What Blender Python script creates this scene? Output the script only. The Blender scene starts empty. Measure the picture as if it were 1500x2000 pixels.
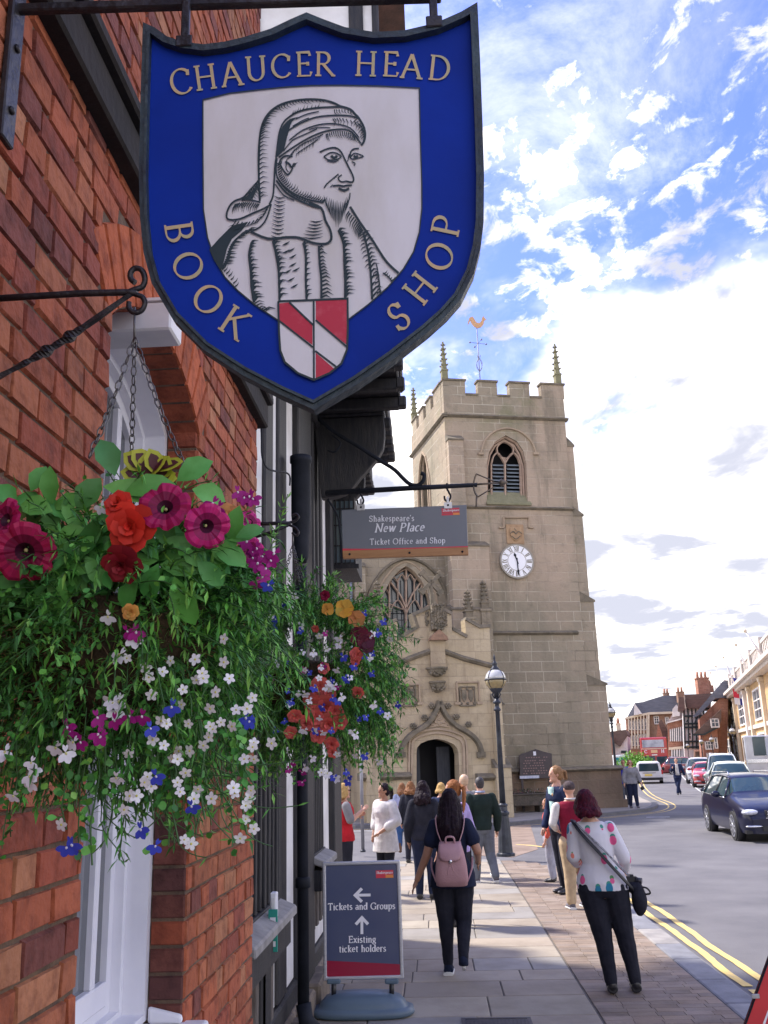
import bpy, math, random
import numpy as np
from mathutils import Vector, Matrix, noise
R = math.radians
SC = bpy.context.scene
COL = SC.collection
rnd = random.Random(7)
# ---------------------------------------------------------------- camera
F_PX = 1800.0          # focal length in pixels of the 1500x2000 photograph
CAM_H = 1.95
PITCH = R(15.02); ROLL = 0.029; YAW = R(-2.64)
_f = Vector((0, math.cos(PITCH), math.sin(PITCH)))
_u0 = Vector((0, -math.sin(PITCH), math.cos(PITCH)))
_x = Vector((1, 0, 0))
_r = _x*math.cos(ROLL) - _u0*math.sin(ROLL)
_u = _u0*math.cos(ROLL) + _x*math.sin(ROLL)
_rz = Matrix.Rotation(-YAW, 3, 'Z')
FW, RT, UP = _rz@_f, _rz@_r, _rz@_u
CAM = Vector((0, 0, CAM_H))
cd = bpy.data.cameras.new('camera'); cam = bpy.data.objects.new('camera', cd); COL.objects.link(cam)
m3 = Matrix((RT, UP, -FW)).transposed()
cam.matrix_world = Matrix.Translation(CAM) @ m3.to_4x4()
cd.sensor_fit = 'VERTICAL'; cd.sensor_height = 36.0; cd.sensor_width = 27.0
cd.lens = F_PX*36/2000; cd.clip_start = .05; cd.clip_end = 3000
SC.camera = cam
SC.render.resolution_x = 768; SC.render.resolution_y = 1024
# ---------------------------------------------------------------- world and sun
SUN_EL, SUN_AZ = R(50), R(-62)     # azimuth clockwise from +Y (street direction)
w = bpy.data.worlds.new('World'); SC.world = w; w.use_nodes = True
nt = w.node_tree; N = nt.nodes; L = nt.links; N.clear()
out = N.new('ShaderNodeOutputWorld')
sky = N.new('ShaderNodeTexSky'); sky.sky_type = 'NISHITA'; sky.sun_disc = False
sky.sun_elevation = SUN_EL; sky.sun_rotation = SUN_AZ; sky.ozone_density = 2.5; sky.dust_density = .6
def _n(t, **k):
    n = N.new(t)
    for a, b in k.items(): setattr(n, a, b)
    return n
def _math(op, a, b=None, cl=False):
    n = _n('ShaderNodeMath', operation=op); n.use_clamp = cl
    for i, v in enumerate((a, b)):
        if v is None: continue
        if isinstance(v, (int, float)): n.inputs[i].default_value = v
        else: L.new(v, n.inputs[i])
    return n.outputs[0]
geo = _n('ShaderNodeTexCoord')
sep = _n('ShaderNodeSeparateXYZ'); L.new(geo.outputs['Generated'], sep.inputs[0])
zc = _math('MAXIMUM', sep.outputs[2], .0)
zd = _math('ADD', zc, .10)
cx = _math('DIVIDE', sep.outputs[0], zd); cy = _math('DIVIDE', sep.outputs[1], zd)
cmb = _n('ShaderNodeCombineXYZ'); L.new(cx, cmb.inputs[0]); L.new(cy, cmb.inputs[1])
def cloud(scale, detail, rough, off, lac=2.0, dist=0.0):
    mp = _n('ShaderNodeMapping'); mp.inputs['Location'].default_value = off
    mp.inputs['Rotation'].default_value = (0, 0, R(28)); mp.inputs['Scale'].default_value = (1.0, .72, 1)
    L.new(cmb.outputs[0], mp.inputs[0])
    t = _n('ShaderNodeTexNoise'); t.inputs['Scale'].default_value = scale
    t.inputs['Detail'].default_value = detail; t.inputs['Roughness'].default_value = rough
    t.inputs['Distortion'].default_value = dist; t.inputs['Lacunarity'].default_value = lac
    L.new(mp.outputs[0], t.inputs[0]); return t.outputs[0]
def ramp(v, a, b):
    n = _n('ShaderNodeMapRange', interpolation_type='SMOOTHSTEP')
    L.new(v, n.inputs[0]); n.inputs[1].default_value = a; n.inputs[2].default_value = b
    return n.outputs[0]
small = cloud(13, 9, .62, (2.3, 1.4, 0), dist=.3)
large = cloud(2.6, 3, .5, (3.1, 6.7, 0))
mix_s = _math('ADD', _math('MULTIPLY', small, .62), _math('MULTIPLY', large, .38))
puffs = ramp(mix_s, .495, .60)
bank_n = cloud(1.7, 6, .58, (.2, 3.3, 0), dist=.2)
# cloud bank that fills the lower sky: edge near 28 degrees of height
edge = _math('ADD', zc, _math('MULTIPLY', _math('SUBTRACT', bank_n, .5), -.42))
bank = _n('ShaderNodeMapRange', interpolation_type='SMOOTHSTEP')
L.new(edge, bank.inputs[0]); bank.inputs[1].default_value = .45; bank.inputs[2].default_value = .36
veil = ramp(cloud(3.2, 8, .68, (7, 1, 0), dist=.4), .40, .68)
veil = _math('MULTIPLY', veil, .26)
cov = _math('MAXIMUM', _math('MAXIMUM', puffs, bank.outputs[0]), veil)
shade = ramp(cloud(2.4, 6, .55, (2.5, 8.8, 0), dist=.3), .41, .60)
ccol = _n('ShaderNodeMixRGB'); L.new(shade, ccol.inputs[0])
ccol.inputs[1].default_value = (6.7, 6.35, 5.9, 1); ccol.inputs[2].default_value = (1.65, 1.7, 2.0, 1)
# a slightly deeper, violet-leaning blue than the bare model gives
blue = _n('ShaderNodeMixRGB', blend_type='MULTIPLY'); blue.inputs[0].default_value = 1
L.new(sky.outputs[0], blue.inputs[1]); blue.inputs[2].default_value = (.50, .49, .84, 1)
mx = _n('ShaderNodeMixRGB'); L.new(cov, mx.inputs[0]); L.new(blue.outputs[0], mx.inputs[1]); L.new(ccol.outputs[0], mx.inputs[2])
bg = _n('ShaderNodeBackground'); L.new(mx.outputs[0], bg.inputs[0]); bg.inputs[1].default_value = .13
L.new(bg.outputs[0], out.inputs[0])
sl = bpy.data.lights.new('sun', 'SUN'); sl.energy = 2.1; sl.angle = R(5); sl.color = (1, .93, .82)
sun = bpy.data.objects.new('sun', sl); COL.objects.link(sun)
sd = Vector((math.sin(SUN_AZ)*math.cos(SUN_EL), math.cos(SUN_AZ)*math.cos(SUN_EL), math.sin(SUN_EL)))
sun.rotation_euler = sd.to_track_quat('Z', 'Y').to_euler(); sun.location = sd*50
SC.view_settings.view_transform = 'Standard'; SC.view_settings.look = 'None'
SC.view_settings.exposure = 1.82; SC.view_settings.gamma = 1
try: SC.cycles.max_bounces = 6; SC.cycles.transparent_max_bounces = 12
except Exception: pass
# ---------------------------------------------------------------- placing helpers
def ray(px, py): return FW + RT*((px-750)/F_PX) + UP*((1000-py)/F_PX)
def on(px, py, axis, val):
    d = ray(px, py); t = (val-CAM[axis])/d[axis]; return CAM + d*t
def onx(px, py, v): return on(px, py, 0, v)
def ony(px, py, v): return on(px, py, 1, v)
def onz(px, py, v=0.0): return on(px, py, 2, v)
def onplane(px, py, p0, n):
    d = ray(px, py); t = (p0-CAM).dot(n)/d.dot(n); return CAM + d*t
def pxm(Y): return 1860.0/Y       # pixels of the photograph per metre at depth Y
# ---------------------------------------------------------------- materials
MATS = {}
def mat(name, col, rough=.7, col2=None, ns=4.0, nd=4, bump=0.0, bs=40.0, metal=0.0, attr=False,
        spec=.5, coat=0.0, alpha=None, stretch=None, trans=0.0, emit=None, thresh=(.35, .65), sub=0.0):
    if name in MATS: return MATS[name]
    m = bpy.data.materials.new(name); m.use_nodes = True; t = m.node_tree; n = t.nodes; l = t.links
    b = n['Principled BSDF']
    b.inputs['Roughness'].default_value = rough; b.inputs['Metallic'].default_value = metal
    b.inputs['Specular IOR Level'].default_value = spec
    if coat: b.inputs['Coat Weight'].default_value = coat; b.inputs['Coat Roughness'].default_value = .05
    if trans: b.inputs['Transmission Weight'].default_value = trans
    if sub:
        b.inputs['Subsurface Weight'].default_value = sub; b.inputs['Subsurface Radius'].default_value = (.02, .008, .004)
    col = tuple(col)+(1,)
    tc = n.new('ShaderNodeTexCoord'); v = tc.outputs['Object']
    if stretch:
        mp = n.new('ShaderNodeMapping'); mp.inputs['Scale'].default_value = stretch; l.new(v, mp.inputs[0]); v = mp.outputs[0]
    base = None
    if attr:
        a = n.new('ShaderNodeAttribute'); a.attribute_name = 'Col'; base = a.outputs['Color']
    if col2 is not None:
        no = n.new('ShaderNodeTexNoise'); no.inputs['Scale'].default_value = ns; no.inputs['Detail'].default_value = nd
        no.inputs['Roughness'].default_value = .6
        l.new(v, no.inputs[0])
        mr = n.new('ShaderNodeMapRange'); l.new(no.outputs[0], mr.inputs[0])
        mr.inputs[1].default_value, mr.inputs[2].default_value = thresh
        mi = n.new('ShaderNodeMixRGB'); l.new(mr.outputs[0], mi.inputs[0])
        if attr:
            mi.blend_type = 'MIX'; l.new(base, mi.inputs[1])
            mu = n.new('ShaderNodeMixRGB'); mu.blend_type = 'MULTIPLY'; mu.inputs[0].default_value = 1
            l.new(base, mu.inputs[1]); mu.inputs[2].default_value = tuple(col2)+(1,); l.new(mu.outputs[0], mi.inputs[2])
        else:
            mi.inputs[1].default_value = col; mi.inputs[2].default_value = tuple(col2)+(1,)
        base = mi.outputs[0]
    if base is not None: l.new(base, b.inputs['Base Color'])
    else: b.inputs['Base Color'].default_value = col
    if bump:
        nb = n.new('ShaderNodeTexNoise'); nb.inputs['Scale'].default_value = bs; nb.inputs['Detail'].default_value = 5
        l.new(v, nb.inputs[0]); bp = n.new('ShaderNodeBump'); bp.inputs['Strength'].default_value = min(1, bump)
        bp.inputs['Distance'].default_value = .01 if bs > 15 else .03
        l.new(nb.outputs[0], bp.inputs['Height']); l.new(bp.outputs[0], b.inputs['Normal'])
    if emit: b.inputs['Emission Color'].default_value = tuple(emit[:3])+(1,); b.inputs['Emission Strength'].default_value = emit[3]
    m.diffuse_color = col
    MATS[name] = m; return m
# ---------------------------------------------------------------- things
def thing(name, label, cat, loc=(0, 0, 0), group=None, rotz=0.0):
    o = bpy.data.objects.new(name, None); COL.objects.link(o); o.empty_display_size = .1
    o.location = loc; o.rotation_euler = (0, 0, rotz)
    o['label'] = label; o['category'] = cat
    if group: o['group'] = group
    return o
def tag(o, label, cat, group=None):
    o['label'] = label; o['category'] = cat
    if group: o['group'] = group
    return o
def struct(o): o['kind'] = 'structure'; return o
def copytree(o, parent=None):
    c = o.copy(); COL.objects.link(c)
    if parent: c.parent = parent
    for ch in list(o.children): copytree(ch, c)
    return c
class MB:
    """collects geometry for ONE mesh object"""
    def __init__(s, M=None): s.v = []; s.f = []; s.mi = []; s.sm = []; s.c = []; s.M = M; s.col = (1, 1, 1, 1)
    def add(s, vs, fs, m=0, smooth=False, col=None):
        k = len(s.v)
        if s.M is not None: vs = [s.M@Vector(p) for p in vs]
        s.v += [tuple(p) for p in vs]; c = col or s.col
        for f in fs: s.f.append(tuple(k+i for i in f)); s.mi.append(m); s.sm.append(smooth); s.c.append(c)
    def box(s, x0, x1, y0, y1, z0, z1, m=0, col=None):
        s.add([(x0, y0, z0), (x1, y0, z0), (x1, y1, z0), (x0, y1, z0), (x0, y0, z1), (x1, y0, z1), (x1, y1, z1), (x0, y1, z1)],
              [(0, 3, 2, 1), (4, 5, 6, 7), (0, 1, 5, 4), (1, 2, 6, 5), (2, 3, 7, 6), (3, 0, 4, 7)], m, False, col)
    def obox(s, c, sx, sy, sz, rot=None, m=0, col=None):
        c = Vector(c); rot = rot or Matrix.Identity(3)
        vs = [c+rot@Vector((a*sx/2, b*sy/2, d*sz/2)) for d in (-1, 1) for a, b in ((-1, -1), (1, -1), (1, 1), (-1, 1))]
        s.add(vs, [(0, 3, 2, 1), (4, 5, 6, 7), (0, 1, 5, 4), (1, 2, 6, 5), (2, 3, 7, 6), (3, 0, 4, 7)], m, False, col)
    def prism(s, pts, e0, ev, m=0, col=None, smooth=False):
        """pts: 3D polygon, extruded by vector ev (starting at offset e0)"""
        n = len(pts); e0 = Vector(e0); ev = Vector(ev)
        a = [Vector(p)+e0 for p in pts]; b = [p+ev for p in a]
        s.add(a+b, [tuple(range(n))[::-1], tuple(range(n, 2*n))], m, False, col)
        k = len(s.v)-2*n
        for i in range(n):
            j = (i+1) % n; s.f.append((k+i, k+j, k+n+j, k+n+i)); s.mi.append(m); s.sm.append(smooth); s.c.append(col or s.col)
    def loft(s, rings, m=0, caps=True, smooth=True, closed=True, col=None):
        n = len(rings[0]); vs = [p for r in rings for p in r]; fs = []
        for i in range(len(rings)-1):
            for j in range(n if closed else n-1):
                q = (j+1) % n; fs.append((i*n+j, i*n+q, (i+1)*n+q, (i+1)*n+j))
        s.add(vs, fs, m, smooth, col)
        if caps and closed:
            k = len(s.v)-len(vs); e = k+(len(rings)-1)*n
            s.f += [tuple(range(k, k+n))[::-1], tuple(range(e, e+n))]; s.mi += [m, m]; s.sm += [False]*2; s.c += [col or s.col]*2
    def tube(s, path, r, n=8, m=0, caps=True, smooth=True, col=None, flat=1.0):
        path = [Vector(p) for p in path]; K = len(path)
        rs = r if isinstance(r, (list, tuple)) else [r]*K
        rings = []; prev = None
        for i, p in enumerate(path):
            t = (path[min(i+1, K-1)]-path[max(i-1, 0)])
            if t.length < 1e-9: t = Vector((0, 0, 1))
            t.normalize()
            if prev is None:
                a = Vector((0, 0, 1)) if abs(t.z) < .9 else Vector((1, 0, 0)); x = t.cross(a).normalized()
            else:
                x = prev-t*prev.dot(t); x = x.normalized() if x.length > 1e-6 else t.orthogonal().normalized()
            prev = x; y = t.cross(x)
            rings.append([p+x*(rs[i]*math.cos(2*math.pi*j/n))+y*(rs[i]*flat*math.sin(2*math.pi*j/n)) for j in range(n)])
        s.loft(rings, m, caps, smooth, True, col)
    def lathe(s, prof, c=(0, 0, 0), n=16, m=0, col=None, smooth=True, sx=1, sy=1):
        c = Vector(c)
        s.loft([[c+Vector((r*sx*math.cos(2*math.pi*j/n), r*sy*math.sin(2*math.pi*j/n), z)) for j in range(n)] for r, z in prof], m, True, smooth, True, col)
    def ball(s, c, rx, ry=None, rz=None, n=10, m=0, col=None, rot=None):
        ry = ry or rx; rz = rz or rx; c = Vector(c); h = max(5, n//2+1); rings = []
        for i in range(h+1):
            a = -math.pi/2+math.pi*i/h; a = max(-1.55, min(1.55, a)); cr = math.cos(a)
            rg = [Vector((rx*cr*math.cos(2*math.pi*j/n), ry*cr*math.sin(2*math.pi*j/n), rz*math.sin(a))) for j in range(n)]
            rings.append([c+(rot@p if rot else p) for p in rg])
        s.loft(rings, m, True, True, True, col)
    def build(s, name, mats, parent=None, bevel=0.0, seg=1, auto=False, label=None, wn=False):
        me = bpy.data.meshes.new(name); me.from_pydata(s.v, [], s.f)
        if not isinstance(mats, (list, tuple)): mats = [mats]
        for mm in mats: me.materials.append(mm)
        me.polygons.foreach_set('material_index', s.mi); me.polygons.foreach_set('use_smooth', s.sm)
        at = me.attributes.new('Col', 'FLOAT_COLOR', 'FACE')
        at.data.foreach_set('color', [x for c in s.c for x in (tuple(c)+(1,))[:4]])
        me.update()
        o = bpy.data.objects.new(name, me); COL.objects.link(o)
        if parent is not None:
            o.parent = parent
            par = parent; M = Matrix.Identity(4)
            while par is not None:
                if par.type == 'EMPTY': M = par.matrix_basis.copy()
                par = par.parent
            if parent.type == 'EMPTY': o.matrix_parent_inverse = M.inverted()
            # a part under a part: both share world-space mesh coordinates
        if bevel:
            b = o.modifiers.new('b', 'BEVEL'); b.width = bevel; b.segments = seg; b.limit_method = 'ANGLE'; b.angle_limit = R(40)
        if label: o['label'] = label
        return o
def buildi(b, name, mats, parent=None, **k):
    """one object per separate piece"""
    par = list(range(len(b.v)))
    def fd(i):
        while par[i] != i: par[i] = par[par[i]]; i = par[i]
        return i
    for f in b.f:
        for i in f[1:]: par[fd(i)] = fd(f[0])
    gr = {}
    for n, f in enumerate(b.f): gr.setdefault(fd(f[0]), []).append(n)
    o = None
    for fs in gr.values():
        c = MB(); mp = {}
        for n in fs:
            for i in b.f[n]:
                if i not in mp: mp[i] = len(c.v); c.v.append(b.v[i])
            c.f.append(tuple(mp[i] for i in b.f[n])); c.mi.append(b.mi[n]); c.sm.append(b.sm[n]); c.c.append(b.c[n])
        o = c.build(name, mats, parent, **k)
    return o
def frame3(p0, u, v, w):
    return Matrix((Vector(u), Vector(v), Vector(w))).transposed().to_4x4() if p0 is None else Matrix.Translation(Vector(p0)) @ Matrix((Vector(u), Vector(v), Vector(w))).transposed().to_4x4()
def arc(cx, cy, rx, ry, a0, a1, n=10):
    return [(cx+rx*math.cos(R(a0+(a1-a0)*i/n)), cy+ry*math.sin(R(a0+(a1-a0)*i/n))) for i in range(n+1)]
def lerp(a, b, t): return a+(b-a)*t
def smooth_poly(pts, k=4, closed=False):
    """Catmull-Rom through 2D/3D points"""
    P = [Vector(p) for p in pts]; n = len(P); o = []
    for i in range(n if closed else n-1):
        p0, p1, p2, p3 = P[(i-1) % n] if closed or i else P[0], P[i], P[(i+1) % n], P[(i+2) % n] if closed or i < n-2 else P[-1]
        for j in range(k):
            t = j/k; o.append(.5*((2*p1)+(p2-p0)*t+(2*p0-5*p1+4*p2-p3)*t*t+(3*p1-p0-3*p2+p3)*t**3))
    if not closed: o.append(P[-1])
    return o
# ================================================================ GROUND
ROADZ = -.10
asphalt = mat('asphalt', (.105, .102, .112), .9, (.155, .150, .158), ns=.7, nd=12, bump=.5, bs=70)
m_tarpatch = mat('asphalt_patch', (.085, .083, .09), .9, (.11, .105, .11), ns=2, nd=6, bump=.4, bs=80)
m_flag = mat('flagstone', (1, 1, 1), .85, (.72, .70, .68), ns=2.2, nd=8, bump=.25, bs=35, attr=True, thresh=(.42, .72))
m_joint = mat('joint', (.12, .105, .09), .95, (.17, .15, .125), ns=9)
m_sett = mat('sett_brick', (1, 1, 1), .9, (.66, .63, .60), ns=2.4, nd=10, bump=.5, bs=40, attr=True)
m_kerb = mat('kerb_stone', (1, 1, 1), .8, (.68, .68, .7), ns=4, nd=6, bump=.3, bs=50, attr=True)
m_yellow = mat('yellow_paint', (.72, .52, .17), .75, (.42, .34, .2), ns=5, nd=8, bump=.2, bs=80, thresh=(.5, .72))
m_white_line = mat('white_paint', (.62, .62, .62), .75, (.30, .30, .31), ns=6, nd=8, thresh=(.45, .75))
b = MB(); b.add([(-150, -60, ROADZ), (420, -60, ROADZ), (420, 700, ROADZ), (-150, 700, ROADZ)], [(0, 1, 2, 3)])
struct(b.build('road', asphalt))
def poly_slab(name, pts, z0, z1, m):
    b = MB(); b.prism([(p[0], p[1], z0) for p in pts], (0, 0, 0), (0, 0, z1-z0)); return struct(b.build(name, m))
# near pavement: bed, flagstones, setts, kerb
PE = 19.4
bed = [(-3.2, -3), (2.20, -3), (2.20, 16.6)] + [(2.2-1.9+1.9*math.cos(R(a)), 16.6+2.8*math.sin(R(a))) for a in (20, 40, 60, 80, 90)] + [(-3.2, PE)]
poly_slab('pavement', bed, -.4, -.012, m_joint)
b = MB(); r2 = random.Random(3)
y = -1.0
flagcols = [(.38, .325, .255), (.35, .30, .24), (.40, .345, .275), (.33, .305, .275), (.34, .30, .25), (.37, .31, .245), (.33, .31, .285), (.41, .36, .285)]
while y < PE-.1:
    h = r2.choice([.42, .5, .55, .62, .7]); h = min(h, PE-.02-y)
    x = -1.8+r2.random()*.5
    while x < 1.17:
        wd = r2.choice([.55, .7, .85, 1.0]); x1 = min(x+wd, 1.18)
        if 1.18-x1 < .2: x1 = 1.18
        c = Vector(r2.choice(flagcols))*r2.uniform(.78, .98)
        t = r2.uniform(-.002, .002); g = .005
        b.box(x+g, x1-g, y+g, y+h-g, -.04, 0.0+t, 0, tuple(c))
        x = x1
    y += h
fl = struct(b.build('flagstone_paving', m_flag, bevel=.006))
b = MB(); y = -1.0; k = 0
while y < PE-.05:
    x = 1.195
    while x < 2.2:
        L0 = .215 if (k % 2) else .225
        x1 = min(x+L0, 2.215)
        c = Vector(r2.choice([(.25, .19, .15), (.27, .215, .175), (.24, .19, .155), (.28, .215, .165), (.26, .21, .175)]))*r2.uniform(.85, 1.12)
        lim = 16.6+2.8*math.sqrt(max(0, 1-((x-.3)/1.9)**2)) if x > .3 else PE
        if y+.11 < lim: b.box(x+.0022, x1-.0022, y+.0022, y+.1078, -.03, -.002+r2.uniform(-.0012, .0012), 0, tuple(c*1.08))
        x = x1
    x = 1.195-.1*(k % 2); y += .11; k += 1
struct(b.build('brick_paving', m_sett))
b = MB(); y = -2.0
while y < 16.5:
    l = r2.uniform(.75, 1.05); c = Vector(r2.choice([(.25, .255, .28), (.28, .28, .29), (.33, .31, .29), (.23, .235, .26)]))*r2.uniform(.9, 1.1)
    b.box(2.222, 2.50, y+.004, min(y+l, 16.55)-.004, -.3, .002, 0, tuple(c)); y += l
prev = None
for i in range(13):
    a0, a1 = R(90*i/13), R(90*(i+1)/13)
    P = lambda a, r: (.3+(1.92+r)*math.cos(a), 16.6+(2.8+r)*math.sin(a))
    q = [P(a0, 0), P(a0, .28), P(a1, .28), P(a1, 0)]
    b.prism([(p[0], p[1], -.3) for p in q], (0, 0, 0), (0, 0, .302-.05*min(1, i/5)), 0, (.29, .28, .28))
x = .28
while x > -3.2:
    b.box(x-.9, x-.006, PE+.002, PE+.28, -.3, -.048, 0, (.3, .29, .28)); x -= .9
struct(b.build('kerb', m_kerb, bevel=.02, seg=2))
# gutter channel beside the kerb
b = MB(); b.add([(2.505, -3, ROADZ+.004), (2.62, -3, ROADZ+.004), (2.62, 16.6, ROADZ+.004), (2.505, 16.6, ROADZ+.004)], [(0, 1, 2, 3)])
struct(b.build('road_gutter', mat('gutter', (.22, .205, .20), .85, (.15, .14, .14), ns=3, nd=8)))
# double yellow lines, hand-laid and a little wavy
def yline(name, xc, y0, y1, wd=.085, z=ROADZ+.008, seed=1, gap=()):
    b = MB(); rr = random.Random(seed); n = int((y1-y0)/.12); pts = []
    for i in range(n+1):
        y = lerp(y0, y1, i/n); o = .012*math.sin(y*1.7+seed)+.008*math.sin(y*4.1+seed*2)+rr.uniform(-.003, .003)
        wv = wd+rr.uniform(-.008, .008)
        pts.append((xc+o-wv/2, xc+o+wv/2, y))
    for i in range(n):
        if any(g0 < pts[i][2] < g1 for g0, g1 in gap): continue
        a, c = pts[i], pts[i+1]
        b.add([(a[0], a[2], z), (a[1], a[2], z), (c[1], c[2], z), (c[0], c[2], z)], [(0, 1, 2, 3)])
    return struct(b.build(name, m_yellow))
yline('yellow_line', 2.70, -2, 16.4, seed=1, gap=((8.95, 9.1),))
yline('yellow_line', 2.90, -2, 16.4, seed=5)
def path_strip(name, pts, wd, z, m):
    b = MB(); P = smooth_poly([Vector((p[0], p[1], 0)) for p in pts], 6); vs = []
    for i, p in enumerate(P):
        t = (P[min(i+1, len(P)-1)]-P[max(i-1, 0)]).normalized(); nn = Vector((-t.y, t.x, 0))
        vs += [(p.x+nn.x*wd/2, p.y+nn.y*wd/2, z), (p.x-nn.x*wd/2, p.y-nn.y*wd/2, z)]
    b.add(vs, [(2*i, 2*i+1, 2*i+3, 2*i+2) for i in range(len(P)-1)]); return struct(b.build(name, m))
# far pavement round the chapel: traced on the ground plane
fp = [onz(600, 1612), onz(700, 1611), onz(840, 1609), onz(985, 1606), onz(1140, 1591), onz(1215, 1584), onz(1250, 1580), onz(1268, 1576),
      onz(1276, 1571), onz(1272, 1565), onz(1252, 1556), onz(1238, 1545), onz(1232, 1530), onz(1236, 1512), onz(1246, 1500)]
out_far = [(p.x, p.y) for p in fp]
poly = [(-40, fp[0].y)]+out_far+[(fp[-1].x-30, fp[-1].y+20), (-40, 90)]
m_farpave = mat('far_paving', (.25, .225, .20), .9, (.34, .31, .27), ns=1.2, nd=7, bump=.3, bs=30)
poly_slab('chapel_pavement', poly, -.3, -.006, m_farpave)
def kerb_path(name, pts, wd, z0, z1, m, col):
    b = MB(); P = smooth_poly([Vector((p[0], p[1], 0)) for p in pts], 5); rings = []
    for i, p in enumerate(P):
        t = (P[min(i+1, len(P)-1)]-P[max(i-1, 0)]).normalized(); nn = Vector((t.y, -t.x, 0))
        q0, q1 = p-nn*wd*.3, p+nn*wd*.7
        rings.append([Vector((q0.x, q0.y, z0)), Vector((q1.x, q1.y, z0)), Vector((q1.x, q1.y, z1)), Vector((q0.x, q0.y, z1))])
    b.loft(rings, 0, True, False, True, col); return struct(b.build(name, m, bevel=.02))
kerb_path('chapel_kerb', [(-40, fp[0].y)]+out_far, .22, -.28, .004, m_kerb, (.16, .155, .155))
def off(pts, d):
    o = []
    for i, p in enumerate(pts):
        a, c = Vector(pts[max(i-1, 0)]), Vector(pts[min(i+1, len(pts)-1)]); t = (c-a).normalized()
        o.append((p[0]+t.y*d, p[1]-t.x*d))
    return o
path_strip('yellow_line', off(out_far, .55), .06, ROADZ+.008, m_yellow)
path_strip('yellow_line', off(out_far[4:], .80), .06, ROADZ+.008, m_yellow)
wl = [onz(x, y, ROADZ) for x, y in ((640, 1624), (760, 1623), (900, 1622))]
path_strip('white_line', [(p.x, p.y) for p in wl], .16, ROADZ+.008, m_white_line)
wl = [onz(x, y, ROADZ) for x, y in ((1008, 1650), (1040, 1652), (1075, 1657))]
path_strip('yellow_line', [(p.x, p.y) for p in wl], .10, ROADZ+.008, m_yellow)
b = MB(); z = ROADZ+.008
def strip_px(b, a, c, wd):
    a, c = onz(*a, z), onz(*c, z); t = (c-a).normalized(); nn = Vector((-t.y, t.x, 0))*wd/2
    b.add([a+nn, a-nn, c-nn, c+nn], [(0, 1, 2, 3)])
strip_px(b, (1262, 1596), (1308, 1595.5), .18); struct(b.build('road_marking', m_white_line))
b = MB(); q = [onz(x, y, ROADZ+.004) for x, y in ((955, 1640), (1062, 1632), (1100, 1660), (1012, 1690))]
# slightly raised sett crossing beside the lamp post
cr = [onz(x, y, 0) for x, y in ((948, 1612), (1035, 1603), (1050, 1650), (1000, 1665), (940, 1662))]
b.prism([(p.x, p.y, ROADZ-.05) for p in cr], (0, 0, 0), (0, 0, .056), 0, (.27, .2, .16)); struct(b.build('sett_crossing', m_sett))
# asphalt patches and a shallow repaired trench
b = MB()
for cxp, cyp, sx, sy in ((5.2, 9.5, 1.4, 2.6), (9.5, 17.5, 2.6, 1.2), (8.2, 31, 2.0, 3.0), (6.0, 13.6, .5, .35)):
    n = 14; b.add([(cxp+sx/2*math.copysign(abs(math.cos(2*math.pi*i/n))**.5, math.cos(2*math.pi*i/n)), cyp+sy/2*math.copysign(abs(math.sin(2*math.pi*i/n))**.5, math.sin(2*math.pi*i/n)), ROADZ+.004) for i in range(n)], [tuple(range(n))])
struct(b.build('road_patch', m_tarpatch))
# right hand pavement, along the town hall row
rk = [onz(1640, 1680, ROADZ), onz(1500, 1612, ROADZ), onz(1390, 1560, ROADZ), onz(1335, 1519, ROADZ), onz(1318, 1497, ROADZ), onz(1309, 1485, ROADZ)]
rkp = [(p.x, p.y) for p in rk]
path_strip('parking_line', rkp, .08, ROADZ+.008, m_white_line)
rkp = off(rkp, 2.2)
poly_slab('right_pavement', rkp+[(rkp[-1][0]+80, rkp[-1][1]), (120, 20)], -.3, .004, m_farpave)
kerb_path('right_kerb', rkp[::-1], .18, -.28, .014, m_kerb, (.36, .35, .34))
# drain cover in the pavement
t = thing('drain_cover', 'dark ribbed iron drain cover set in the flagstones at the bottom edge', 'drain cover', (.62, 6.55, 0))
b = MB(); c0 = onz(968, 1992)
x0, x1, y0, y1 = c0.x-.26, c0.x+.27, c0.y-.36, c0.y+.05
t.location = ((x0+x1)/2, (y0+y1)/2, 0)
b.box(x0, x1, y0, y0+.03, -.01, .006); b.box(x0, x1, y1-.03, y1, -.01, .006); b.box(x0, x0+.03, y0+.03, y1-.03, -.01, .006); b.box(x1-.03, x1, y0+.03, y1-.03, -.01, .006)
iron = mat('cast_iron', (.05, .05, .06), .55, (.09, .08, .08), ns=12, bump=.3, bs=60, metal=.4)
b.build('frame', iron, t)
b = MB(); b.box(x0+.03, x1-.03, y0+.03, y1-.03, -.01, .002)
n = 16
for i in range(n): xx = lerp(x0+.045, x1-.045, i/(n-1)); b.box(xx-.006, xx+.006, y0+.05, y1-.05, .0, .007)
b.build('lid', iron, t)
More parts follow.
